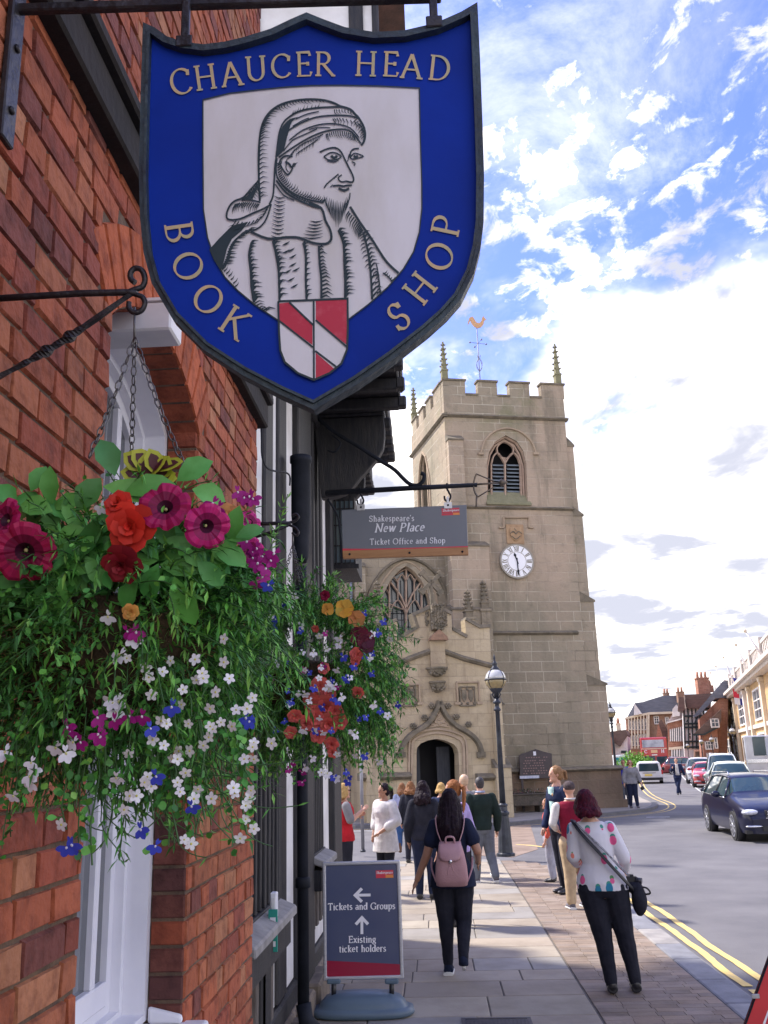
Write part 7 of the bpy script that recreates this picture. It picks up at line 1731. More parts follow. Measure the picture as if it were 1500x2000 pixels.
win(h3, 1348, 1386, 1355, 1396, Y3-.05, 2, 2); win(h3, 1345, 1430, 1350, 1443, Y3-.05, 1, 2); win(h3, 1362, 1425, 1369, 1440, Y3-.05, 2, 2)
part_px(h3, 'porch', m_cream, [((1355, 1464), (1374, 1464), (1374, 1468), (1372, 1468), (1372, 1500), (1368, 1500), (1368, 1468), (1358, 1468), (1358, 1500), (1355, 1500))], Y3-.9, .85); chim(h3, 1365, 1320, 1384, 1357, Y3+2, m_brA, 3); chim(h3, 1384, 1337, 1393, 1352, Y3+2.2, m_brA, 1)
# --- brick gable with lower lean-to
Y2 = 98; h2 = thing('brick_gable_house', 'red brick house with steep slate gable and a low brown roof with white dormer', 'house', ony(1390, 1480, Y2))
part_px(h2, 'wall', m_brA, [((1372, 1505), (1366, 1404), (1408, 1362), (1422, 1366), (1420, 1505))], Y2, 9); part_px(h2, 'roof', m_slate, [((1355, 1402), (1354, 1398), (1411, 1331), (1424, 1328), (1424, 1362), (1397, 1364), (1366, 1396))], Y2-.35, .9)
part_px(h2, 'roof_plane', m_slate, [((1392, 1362), (1410, 1332), (1424, 1328), (1424, 1364))], Y2+.6, 8); part_px(h2, 'low_roof', m_tile, [((1354, 1434), (1378, 1412), (1392, 1400), (1409, 1384), (1409, 1408), (1402, 1420), (1375, 1434))], Y2-2.2, 2.1)
part_px(h2, 'low_wall', m_brA, [((1372, 1434), (1401, 1423), (1405, 1505), (1376, 1505))], Y2-1.9, 1.8); part_px(h2, 'eaves_board', m_tim, [((1353, 1433), (1355, 1437), (1376, 1436), (1403, 1422), (1401, 1419), (1375, 1433))], Y2-2.4, .18)
win(h2, 1389, 1403, 1403, 1419, Y2-2.4, 2, 2); win(h2, 1378, 1447, 1392, 1462, Y2-1.95, 3, 2); win(h2, 1396, 1440, 1400, 1460, Y2-1.95, 1, 2); win(h2, 1382, 1470, 1400, 1492, Y2-1.95, 3, 2)
# --- golden stone town hall, on its own street line
def LPt(px, py, off_=0.0):
    p0 = Vector((23.4, 67, 0)); n = Vector((1, -.2386, 0)).normalized(); return onplane(px, py, p0+n*off_, n)
LD = Vector((.2386, 1, 0)).normalized(); LN = Vector((1, -.2386, 0)).normalized()
U = lambda px: (LPt(px, 1467)-Vector((23.4, 67, 0))).dot(LD)
h1 = thing('town_hall', 'golden stone town hall with balustraded parapet and tall windows at the right', 'town hall', Vector((23.4, 67, 0))+LD*20)
M1 = Matrix((LD, LN, Vector((0, 0, 1)))).transposed().to_4x4(); M1 = Matrix.Translation(Vector((23.4, 67, 0))) @ M1     # local: x along street, y into building, z up
uF, uN = U(1410), U(1600)
b = MB(M1); b.box(uN, uF, 0, 14, -.1, 7.0); b.build('wall', m_ham, h1)
b = MB(M1); b.box(uN-.3, uF+.5, -.7, 14.3, 7.0, 7.25); b.box(uN-.5, uF+.8, -1.0, 14.5, 7.252, 7.5); b.build('cornice', mat('pale_stone', (.62, .56, .50), .8, (.5, .45, .4), ns=2), h1)
b = MB(M1); b.box(uN, uF+.3, -.4, 0.0, 7.502, 7.7); b.box(uN, uF+.3, -.42, .02, 8.75, 8.95); u = uN; i = 0
while u < uF: b.box(u, u+.45, -.36, -.04, 7.702, 8.748); u += 1.0; i += 1
b.build('balustrade', MATS['pale_stone'], h1)
u = uN
while u < uF+.2: b = MB(M1); b.box(u, u+1.3, -.5, .1, 7.51, 9.2); b.build('parapet_pier', MATS['pale_stone'], h1); u += 8.0
b = MB(M1); b.prism([(uN, 1, 7.6), (uF, 1, 7.6), (uF-3, 5, 10.6), (uN, 5, 10.6)], (0, 0, 0), (0, .3, 0)); b.box(uN+2, uF-30, 2, 8, 7.6, 10.8); b.build('roof', m_slate, h1)
def hwin(px0, px1, z0, z1, fr=m_wst):
    a, c = U(px1), U(px0); a, c = min(a, c), max(a, c); b = MB(M1); f = .14
    b.box(a, c, -.12, .0, z0-.15, z0); b.box(a, a+f, -.1, .0, z0, z1); b.box(c-f, c, -.1, .0, z0, z1); b.box(a, c, -.1, .0, z1, z1+f); mid = (a+c)/2; b.box(mid-.05, mid+.05, -.07, -.02, z0, z1)
    for q in (.33, .66): z = lerp(z0, z1, q); b.box(a+f, c-f, -.065, -.022, z-.04, z+.04)
    w_ = b.build('window', fr, h1); b = MB(M1); b.add([(a+f, -.015, z0), (c-f, -.015, z0), (c-f, -.015, z1), (a+f, -.015, z1)], [(0, 1, 2, 3)]); b.build('pane', m_fglass, w_)
for x0, x1 in ((1423, 1430), (1438, 1444), (1454, 1466), (1486, 1500)): hwin(x0, x1, 4.2, 6.3); hwin(x0, x1, .9, 3.0)
for x in (1411, 1419, 1433, 1448, 1470, 1480, 1508):
    a = U(x); b = MB(M1); b.box(a-.5, a+.5, -.28, -.0, .4, 6.95); b.box(a-.65, a+.65, -.34, -.0, 0, .4); b.box(a-.62, a+.62, -.34, -.0, 6.6, 6.9); b.build('pilaster', m_cream if x != 1470 else m_wst, h1)
b = MB(M1); b.box(uN, uF, -.18, .0, 3.5, 3.8); b.build('floor_band', MATS['pale_stone'], h1)
for i, (bx, by, tx, ty) in enumerate(((1408, 1374, 1387, 1314), (1414, 1360, 1398, 1301), (1442, 1355, 1413, 1284), (1470, 1330, 1437, 1259), (1502, 1300, 1455, 1232))):
    B_ = LPt(bx, by, -.4); T_ = ony(tx, ty, B_.y); fpn = thing('flagpole', ('flagpole nearest the brick gable, leaning out from the town hall', 'second flagpole from the brick gable, without a flag', 'flagpole leaning from the town hall parapet with a small hanging flag', 'long bare flagpole rising in the middle of the town hall parapet', 'tallest bare flagpole at the near end of the town hall')[i], 'flagpole', B_, 'flagpoles on the town hall')
    b = MB(); b.tube([B_, T_], [.09, .05], 8); b.build('pole', m_wst, fpn); b = MB(); b.ball(T_, .12, .12, .12, 8); b.build('knob', m_cream, fpn)
    if i == 2:
        F0 = T_.lerp(B_, .55); b = MB(); cols = [(.05, .06, .35), (.7, .7, .75), (.6, .03, .06), (.7, .7, .75), (.05, .06, .35)]
        for k_ in range(5):
            for r_ in range(4):
                x0 = F0.x+.45*k_; z0 = F0.z-.6*r_-.1*k_; y0 = F0.y+.12*math.sin(k_*1.7+r_); y1 = F0.y+.12*math.sin((k_+1)*1.7+r_)
                b.add([(x0, y0, z0), (x0+.45, y1, z0-.1), (x0+.45, y1, z0-.7), (x0, y0, z0-.6)], [(0, 1, 2, 3)], 0, False, cols[(k_+r_) % 5] if r_ != 1 else (.6, .03, .06))
        b.build('flag', mat('flag_cloth', (1, 1, 1), .7, attr=True), fpn)
# green bushes beyond the junction
for i, (bx, by, w_, h_) in enumerate(((1240, 1496, 3.0, 1.9), (1252, 1495, 2.4, 1.5))):
    g = ony(bx, by, 78); bu = thing('bush', ('bright green bush left of the white van', 'lower bright green bush touching the white van')[i], 'bush', (g.x, 78, 0), 'bushes by the junction'); b = MB(); rr = random.Random(i)
    for k_ in range(900):
        v = rdir(rr); v *= rr.random()**.4; p_ = Vector((g.x+v.x*w_/2, 78+v.y*w_/2, h_*.55+v.z*h_*.5)); leaf(b, p_, rdir(rr), rdir(rr), .22, .12, jitc((.16, .36, .05), rr, .3), n=2)
    b.build('leaves', m_leaf, bu); b = MB(); b.tube([(g.x, 78, -.1), (g.x+.1, 78, h_*.6)], .06, 6); b.build('stem', m_leafs, bu)
# ================================================================ VEHICLES
m_tyre = mat('tyre', (.018, .018, .02), .8); m_rim = mat('alloy', (.55, .56, .60), .3, metal=.8); m_cglass = mat('car_glass', (.012, .03, .04), .05, (.03, .06, .075), ns=.7, spec=.6, coat=.2)
m_chrome = mat('chrome', (.75, .75, .78), .15, metal=1); m_lens = mat('lens_clear', (.62, .64, .70), .1, (.4, .42, .5), ns=14, spec=.9, coat=.5); m_black = mat('black_trim', (.012, .012, .015), .5)
m_rlens = mat('lens_red', (.45, .01, .015), .15, spec=.8); m_plate = mat('plate_white', (.75, .75, .70), .5); m_plate_y = mat('plate_yellow', (.72, .55, .12), .5)
def paint(name, c): return mat('paint_'+name, c, .28, tuple(x*.8 for x in c), ns=1.5, coat=1.0, spec=.6)
def car(label, loc, rotz, pm, L_=4.5, W_=1.78, H_=1.45, kind='estate', near=False, group='vehicles in the street', name='car'):
    """front points to local -Y"""
    t = thing(name, label, 'car', loc, group, rotz); M = Matrix.Translation(Vector(loc)) @ Matrix.Rotation(rotz, 4, 'Z')
    w = W_/2; e = L_
    rear = .955 if kind == 'estate' else .93
    # station: (y, belt z, half width, roof z, roof half width)   roof==None -> bonnet
    S = [(0.0, .50, w*.72, .52, w*.55), (.05, .64, w*.84, .66, w*.68), (.20, .72, w*.93, .75, w*.78), (.55, .79, w*.985, .84, w*.80), (.95, .86, w, .92, w*.80), (1.30, .91, w, .985, w*.78),
         (e*.335, .93, w, 1.06, w*.74), (e*.405, .935, w, H_-.10, w*.70), (e*.45, .94, w, H_-.03, w*.68), (e*.56, .945, w, H_, w*.675), (e*.70, .955, w, H_-.005, w*.67), (e*.84, .97, w*.99, H_-.03, w*.655), (e*.90, .975, w*.98, H_-.07, w*.645),
         (e*rear, .97, w*.96, H_-(.22 if kind == 'estate' else .34), w*.63), (e*.985, .90, w*.93, .93, w*.70), (e, .70, w*.88, .72, w*.75)]
    rings = []
    for (y, zb, hw, zr, rw) in S:
        q = [(hw*.93, .20), (hw*.985, .32), (hw, .52 if zb > .6 else zb*.85), (hw*.995, (zb+.52)/2 if zb > .6 else zb*.93), (hw*.965, zb), (rw, zr-.045 if zr-zb > .2 else zr-.01), (rw*.82, zr), (0, zr+.018)]
        pts = [(x, z) for x, z in q]+[(-x, z) for x, z in q[-2::-1]]
        rings.append([Vector((x, y-e/2, z)) for x, z in pts])
    b = MB(M); n = len(rings[0]); vs = [p for r_ in rings for p in r_]; fs, mi = [], []
    for i in range(len(rings)-1):
        for j in range(n-1):
            a = (i*n+j, i*n+j+1, (i+1)*n+j+1, (i+1)*n+j); fs.append(a)
            m_ = 0; cab = 7 <= i <= 11
            if j in (4, n-6) and 6 <= i <= 12: m_ = 1
            if j in (5, 6, n-8, n-7) and i == 6 or (j in (5, 6, n-8, n-7) and i == 7 and False): m_ = 1
            if j in (5, 6, n-8, n-7) and i in (12, 13): m_ = 1
            mi.append(m_)
    k0 = len(b.v); b.add(vs, fs, 0, True); b.mi[-len(fs):] = mi
    b.add([p for p in rings[0]], [tuple(range(n))], 0); b.add([p for p in rings[-1]], [tuple(range(n))[::-1]], 0)
    for j in (0,): b.add([rings[i][0] for i in range(len(rings))]+[rings[i][n-1] for i in range(len(rings))], [(i, i+1, len(rings)+i+1, len(rings)+i) for i in range(len(rings)-1)], 2)
    body = b.build('body', [pm, m_cglass, m_black], t)
    # pillars and window surrounds, sitting just proud of the glass
    def on_side(i, s_, tt): A, B = rings[i][4], rings[i][5]; p = A.lerp(B, tt); return Vector((p.x*s_+.006*s_, p.y, p.z))
    b = MB(M)
    for s_ in (1, -1):
        b.tube([on_side(6, s_, .05), on_side(7, s_, 1.0)], .028, 6); b.tube([on_side(9, s_, 0), on_side(9, s_, 1)], .028, 4, 1); b.tube([on_side(11, s_, 0), on_side(11, s_, 1)], .03, 4, 1 if kind == 'estate' else 0)
        b.tube([on_side(i, s_, 1.0) for i in range(7, 14)], .02, 5); b.tube([on_side(13, s_, .95), on_side(13, s_, 0.)], .04, 5)
        b.tube([on_side(i, s_, -.02) for i in range(6, 14)], .012, 4, 2)
    b.build('window_surround', [pm, m_black, m_chrome], t)
    for s_ in (1, -1):
        for yy in (.84, e-.95):
            b = MB(M); r_ = .33; cx_ = s_*(w-.11); o = Vector((cx_, yy-e/2, r_))
            def cyl(r0, x0, x1, m, nn=24): b.loft([[Vector((x_, o.y+rad*math.cos(2*math.pi*j/nn), o.z+rad*math.sin(2*math.pi*j/nn))) for j in range(nn)] for x_, rad in ((x0, r0), (x1, r0))], m, True, True)
            cyl(r_*1.16, cx_-s_*.08, s_*(w*.985+.002), 2); cyl(r_, cx_-s_*.08, s_*(w+.012), 0); cyl(r_*.72, cx_, s_*(w+.016), 2)
            for k_ in range(10 if near else 5):
                a = 2*math.pi*k_/(10 if near else 5); d_ = Vector((0, math.cos(a), math.sin(a))); nn_ = Vector((0, -math.sin(a), math.cos(a))); X_ = s_*(w+.024); wd_ = .020 if near else .04
                b.prism([Vector((s_*(w+.012), o.y, o.z))+nn_*wd_+d_*.04, Vector((s_*(w+.012), o.y, o.z))-nn_*wd_+d_*.04, Vector((s_*(w+.012), o.y, o.z))-nn_*wd_+d_*r_*.70, Vector((s_*(w+.012), o.y, o.z))+nn_*wd_+d_*r_*.70], (0, 0, 0), (s_*.012, 0, 0), 1)
            rg = []; nn = 24
            b.add([Vector((s_*(w+.020), o.y+rad*math.cos(2*math.pi*j/nn), o.z+rad*math.sin(2*math.pi*j/nn))) for rad in (r_*.66, r_*.76) for j in range(nn)], [(j, (j+1) % nn, nn+(j+1) % nn, nn+j) for j in range(nn)], 1)
            cyl(.055, s_*(w+.01), s_*(w+.03), 1, 12)
            b.build('wheel', [m_tyre, m_rim, m_black], t)
        b = MB(M); c = Vector((s_*(w*.74), .12-e/2, .66)); b.ball(c, .20, .17, .068, 14, rot=Matrix.Rotation(s_*R(-28), 3, 'Z')); b.build('headlight', m_lens, t)
        b = MB(M); b.ball((s_*(w*.70), .02-e/2, .36), .20, .06, .035, 12); b.build('fog_light', m_chrome if near else m_lens, t)
        b = MB(M); b.ball((s_*(w*.80), e-.08-e/2, .86), .10, .07, .11, 10); b.build('tail_light', m_rlens, t)
        b = MB(M); b.ball((s_*(w+.12), e*.335-e/2+.25, 1.0), .11, .06, .08, 10); b.tube([(s_*(w-.02), e*.335-e/2+.25, .96), (s_*(w+.08), e*.335-e/2+.25, .98)], .025, 5); b.build('wing_mirror', pm, t)
    b = MB(M)
    for i in range(3): b.box(-w*.36, w*.36, -.045-e/2, .0-e/2, .56+i*.05, .585+i*.05)
    b.box(-w*.40, w*.40, -.02-e/2, .1-e/2, .53, .545); b.build('grille', m_chrome, t)
    b = MB(M); b.box(-w*.39, w*.39, -.012-e/2, .12-e/2, .547, .70); b.box(-w*.5, w*.5, -.03-e/2, .1-e/2, .26, .36); b.build('grille_back', m_black, t)
    b = MB(M); b.box(-.26, .26, -.04-e/2, -.02-e/2, .42, .52); b.build('number_plate', m_plate, t)
    b = MB(M); b.box(-w*.90, w*.90, .03-e/2, .2-e/2, .20, .27); b.build('bumper_lip', m_black, t)
    if kind == 'estate':
        for s_ in (1, -1): b = MB(M); b.tube([(s_*w*.62, e*.47-e/2, H_-.02), (s_*w*.62, e*.50-e/2, H_+.045), (s_*w*.61, e*.88-e/2, H_+.02), (s_*w*.6, e*.92-e/2, H_-.05)], .014, 6); b.build('roof_rail', m_chrome, t)
    return t
RZ = ROADZ
navy = mat('paint_navy', (.0015, .003, .028), .3, (.001, .002, .02), ns=1.5, coat=.45, spec=.35); silver = paint('silver', (.42, .43, .46)); wht = paint('white', (.72, .73, .75)); redp = paint('red', (.40, .02, .02)); dred = paint('dark_red', (.22, .015, .02)); dkb = paint('dark', (.02, .025, .05)); pale = paint('pale_green', (.55, .62, .56)); ltb = paint('light_blue', (.52, .58, .66))
gf, gr = onz(1437, 1641, RZ).xy, onz(1387, 1623, RZ).xy; hd = math.atan2((gr-gf).x, (gr-gf).y)      # ground contact of the near side wheels
dirv = (gf-gr).normalized(); side = Vector((-dirv.y, dirv.x)); side = side if side.x > 0 else -side
cen = (gf+gr)/2+side*(.89-.03)+dirv*(-.02)
car('glossy dark blue estate car with chrome grille driving towards the camera', (cen.x, cen.y, RZ), -hd, navy, 4.62, 1.78, 1.46, 'estate', True)
def parked(label, px, py, pm, H_=1.45, kind='hatch', L_=4.1, rot=None, W_=1.75):
    g = onz(px, py, RZ); return car(label, (g.x, g.y, RZ), rot if rot is not None else math.atan2(-.2386, 1), pm, L_, W_, H_, kind, False, name='parked_car')
parked('pale green parked car facing the camera behind the blue estate car', 1432, 1560, pale, 1.55)
parked('tall light blue parked car with big windscreen behind the pale green car', 1416, 1541, ltb, 1.85, 'estate', 4.6)
parked('red parked car between the silver hatchback and the light blue car', 1384, 1536, redp, 1.40)
parked('silver parked hatchback, fourth in the kerbside row', 1369, 1529, silver, 1.6)
parked('dark red car parked behind the man crossing the road', 1344, 1512, dred, 1.5, rot=R(60))
parked('dark blue car half hidden behind the crossing man', 1320, 1507, dkb, 1.5)
# --- small white van seen from behind
g = onz(1270, 1531, RZ); vY = g.y; vh = (ony(1270, 1487, vY).z-RZ); vw = ony(1295, 1520, vY).x-ony(1244, 1520, vY).x
vn = thing('white_van', 'small white van with dark rear window waiting at the junction, seen from behind', 'van', (g.x, vY, RZ), 'vehicles in the street')
M = Matrix.Translation(Vector((g.x, vY, RZ))) @ Matrix.Rotation(-R(12.5), 4, 'Z'); hw = vw/2; b = MB(M); rings = []
for y, k_, zt_ in ((0, .96, .93), (.06, 1, .97), (.3, 1, 1.0), (2.6, 1, 1.0), (3.2, .96, .93), (3.9, .94, .62), (4.2, .88, .5)):
    q = [(hw*.97*k_, .22), (hw*k_, .5), (hw*.99*k_, vh*.55), (hw*.86*k_, vh*.93*zt_), (hw*.68*k_, vh*zt_), (-hw*.68*k_, vh*zt_), (-hw*.86*k_, vh*.93*zt_), (-hw*.99*k_, vh*.55), (-hw*k_, .5), (-hw*.97*k_, .22)]; rings.append([Vector((x, y, z)) for x, z in q])
b.loft(rings, 0, True, True); b.build('body', wht, vn)
b = MB(M); b.prism([(-hw*.76, -.012, vh*.56), (hw*.76, -.012, vh*.56), (hw*.70, -.012, vh*.90), (-hw*.70, -.012, vh*.90)], (0, 0, 0), (0, .02, 0)); b.build('rear_window', m_cglass, vn, bevel=.03)
b = MB(M); b.box(-hw*.98, hw*.98, -.08, .1, .24, .40); b.build('bumper', m_black, vn, bevel=.03); b = MB(M); b.box(-.30, .18, -.025, -.012, .50, .62); b.build('number_plate', m_plate_y, vn); b = MB(M); b.box(-.42, .42, -.03, -.012, .68, .71); b.build('door_handle', m_black, vn)
for s_ in (1, -1):
    b = MB(M); b.box(s_*hw*.97-.05, s_*hw*.97+.05, -.02, .1, vh*.42, vh*.62); b.build('tail_light', m_rlens, vn)
    for yy in (.75, 3.4): b = MB(M); b.tube([(s_*(hw-.22), yy, .30), (s_*(hw+.0), yy, .30)], .30, 18); b.build('wheel', m_tyre, vn)
    b = MB(M); b.ball((s_*(hw+.1), 3.0, vh*.62), .1, .06, .13, 8); b.build('wing_mirror', m_black, vn)
# --- red double decker
g = onz(1282, 1514, RZ); bY = g.y+6; X0, X1 = ony(1253, 1480, bY).x, ony(1305, 1480, bY).x; zT = ony(1280, 1440, bY).z; hb_ = zT-RZ
bs = thing('double_decker_bus', 'red double decker sightseeing bus coming down the street behind the white van', 'bus', ((X0+X1)/2, bY, RZ), 'vehicles in the street')
m_busred = paint('bus_red', (.50, .018, .022)); W2 = X1-X0; cx_ = (X0+X1)/2; MBUS = Matrix.Translation(Vector((cx_, bY, 0))) @ Matrix.Rotation(-R(12.5), 4, 'Z') @ Matrix.Translation(Vector((-cx_, -bY, 0))); zf = lambda t_: RZ+hb_*t_
def bxb(nm, m, x0, x1, y0, y1, t0, t1, bev=0): b = MB(MBUS); b.box(cx_+x0*W2, cx_+x1*W2, bY+y0, bY+y1, zf(t0), zf(t1)); return b.build(nm, m, bs, bevel=bev, seg=2)
bxb('body', m_busred, -.5, .5, 0, 9.5, .07, 1.0, .12); bxb('upper_windscreen', mat('bus_screen', (.42, .44, .50), .1, (.2, .22, .27), ns=1.2, spec=.9), -.42, .38, -.05, .04, .72, .93, .04)
bxb('lower_windscreen', m_cglass, -.44, .02, -.05, .04, .26, .48, .04); bxb('lower_windscreen', m_cglass, .06, .46, -.05, .04, .24, .47, .04); bxb('cream_band', m_cream, -.46, .46, -.045, .0, .675, .695)
bxb('destination_blind', mat('blind_cream', (.7, .45, .25), .6), -.12, .12, -.06, .0, .57, .65); bxb('number_plate', m_plate, -.1, .1, -.06, 0, .50, .53); bxb('bumper', m_black, -.48, .48, -.1, .3, .05, .09)
for s_ in (-.36, .34): b = MB(MBUS); b.ball((cx_+s_*W2, bY-.04, zf(.18)), .20, .06, .18, 12); b.build('headlight', mat('lamp_lit', (.9, .8, .5), .3, emit=(1, .8, .5, 1.6)) if s_ > 0 else m_lens, bs)
b = MB(MBUS)
for x_, h_ in ((-.30, .05), (-.25, .07), (-.28, .03)): pass
for i, ch_ in enumerate('CH'): text(b, ch_, lambda x, y, dz, i=i: Vector((cx_+(-.36+.62*i)*W2+x, bY-.012-dz, zf(.57)+y)), 0, 0, .28, .08, (.2, .12))
b.build('lettering', m_wht, bs)
for yy in (1.4, 7.6):
    for s_ in (-.5, .5): b = MB(MBUS); b.tube([(cx_+s_*W2*.96, bY+yy, RZ+.42), (cx_+s_*W2*.7, bY+yy, RZ+.42)], .42, 16); b.build('wheel', m_tyre, bs)
for yy in range(5): bxb('side_window', m_cglass, -.505, -.5, .6+yy*1.7, 2.0+yy*1.7, .72, .90); bxb('side_window', m_cglass, -.505, -.5, .9+yy*1.7, 2.2+yy*1.7, .27, .46)
# --- grey box van at the right edge
tY = 52; tk = thing('grey_box_van', 'pale grey box van with a dark window at the right edge behind the blue car', 'van', ony(1480, 1540, tY), 'vehicles in the street')
q0, q1 = ony(1461, 1512, tY), ony(1560, 1434, tY); zb_ = RZ+.3
MV = Matrix.Translation(Vector((q0.x, tY, 0))) @ Matrix.Rotation(-R(17), 4, 'Z') @ Matrix.Translation(Vector((-q0.x, -tY, 0)))
b = MB(MV); b.box(q0.x, q1.x, tY, tY+5.5, zb_, q1.z); b.build('body', paint('grey', (.50, .52, .56)), tk, bevel=.08, seg=2)
a, c = ony(1472, 1476, tY), ony(1491, 1438.5, tY); b = MB(MV); b.box(a.x, c.x, tY-.03, tY+.02, a.z, c.z); b.build('dark_window', m_cglass, tk, bevel=.03)
a, c = ony(1492, 1476, tY), ony(1552, 1440, tY); b = MB(MV); b.box(a.x, c.x, tY-.02, tY+.02, a.z, c.z); b.build('pale_panel', mat('panel_grey', (.40, .46, .55), .3), tk, bevel=.02)
a = ony(1464, 1490, tY); b = MB(MV); b.box(q0.x+.05, q1.x, tY-.05, tY+.0, a.z, a.z+.18); b.build('trim', m_chrome, tk)
a, c = ony(1462, 1536, tY), ony(1520, 1530, tY); b = MB(MV); b.box(q0.x, q1.x, tY-.12, tY+.3, zb_-.05, zb_+.25); b.build('bumper', m_black, tk)
for s_ in (q0.x+.2, q1.x-.3):
    for yy in (.9, 4.4): b = MB(MV); b.tube([(s_-.12, tY+yy, RZ+.33), (s_+.12, tY+yy, RZ+.33)], .33, 16); b.build('wheel', m_tyre, tk)
# --- teal and white minibus far left
tY = 80; mbn = thing('teal_minibus', 'pale minibus with teal windscreen beyond the second lamp post', 'minibus', ony(1215, 1500, tY), 'vehicles in the street')
q0, q1 = ony(1200, 1505, tY), ony(1229, 1474, tY); b = MB(); b.box(q0.x, q1.x, tY, tY+5, RZ+.3, q1.z); b.build('body', wht, mbn, bevel=.12, seg=2)
a, c = ony(1203, 1489, tY), ony(1227, 1479, tY); b = MB(); b.box(a.x, c.x, tY-.03, tY+.02, a.z, c.z); b.build('windscreen', mat('teal_glass', (.03, .22, .27), .1, spec=.9), mbn, bevel=.04)
b = MB(); b.box(q0.x, q1.x, tY-.08, tY+.2, RZ+.25, RZ+.55); b.build('bumper', m_black, mbn)
for s_ in (q0.x+.25, q1.x-.25): b = MB(); b.tube([(s_-.12, tY+.9, RZ+.33), (s_+.12, tY+.9, RZ+.33)], .33, 14); b.build('wheel', m_tyre, mbn)
# ================================================================ PEOPLE
def fabric(name, c, c2=None, **k): return mat('cloth_'+name, c, k.pop('rough', .85), c2 or tuple(x*.72 for x in c), ns=k.pop('ns', 9), nd=5, bump=.25, bs=k.pop('bs', 35), spec=.2, **k)
m_skin = mat('skin', (.58, .33, .235), .5, (.50, .265, .185), ns=7, sub=.06); m_skin2 = mat('skin_tan', (.40, .205, .13), .5, (.33, .165, .105), ns=7, sub=.06)
m_eye = mat('eye_dark', (.02, .015, .015), .3); m_lip = mat('lips', (.42, .13, .11), .5)
def hairm(name, c, c2): return mat('hair_'+name, c, .6, c2, ns=30, nd=3, bump=.8, bs=28, stretch=(3.2, 3.2, .5), spec=.15)
TXC = bpy.data.textures.new('folds', 'CLOUDS'); TXC.noise_scale = .11; TXC.noise_depth = 3
TXH = bpy.data.textures.new('locks', 'CLOUDS'); TXH.noise_scale = .035; TXH.noise_depth = 3
def soft(o, vox, smooth=4, disp=0.0, tex=None):
    r_ = o.modifiers.new('r', 'REMESH'); r_.mode = 'VOXEL'; r_.voxel_size = vox; r_.use_smooth_shade = True
    s_ = o.modifiers.new('s', 'SMOOTH'); s_.factor = .5; s_.iterations = smooth
    if disp: d_ = o.modifiers.new('d', 'DISPLACE'); d_.texture = tex or TXC; d_.strength = disp; d_.mid_level = .5
    return o
def limb(b, pts, rs, n=12):
    for i in range(len(pts)-1):
        a, c = Vector(pts[i]), Vector(pts[i+1]); b.tube([a, a.lerp(c, .33), a.lerp(c, .66), c], [rs[i], lerp(rs[i], rs[i+1], .30), lerp(rs[i], rs[i+1], .68), rs[i+1]], n)
    for p, r_ in zip(pts, rs): b.ball(p, r_*1.0, r_*1.0, r_*1.0, n)
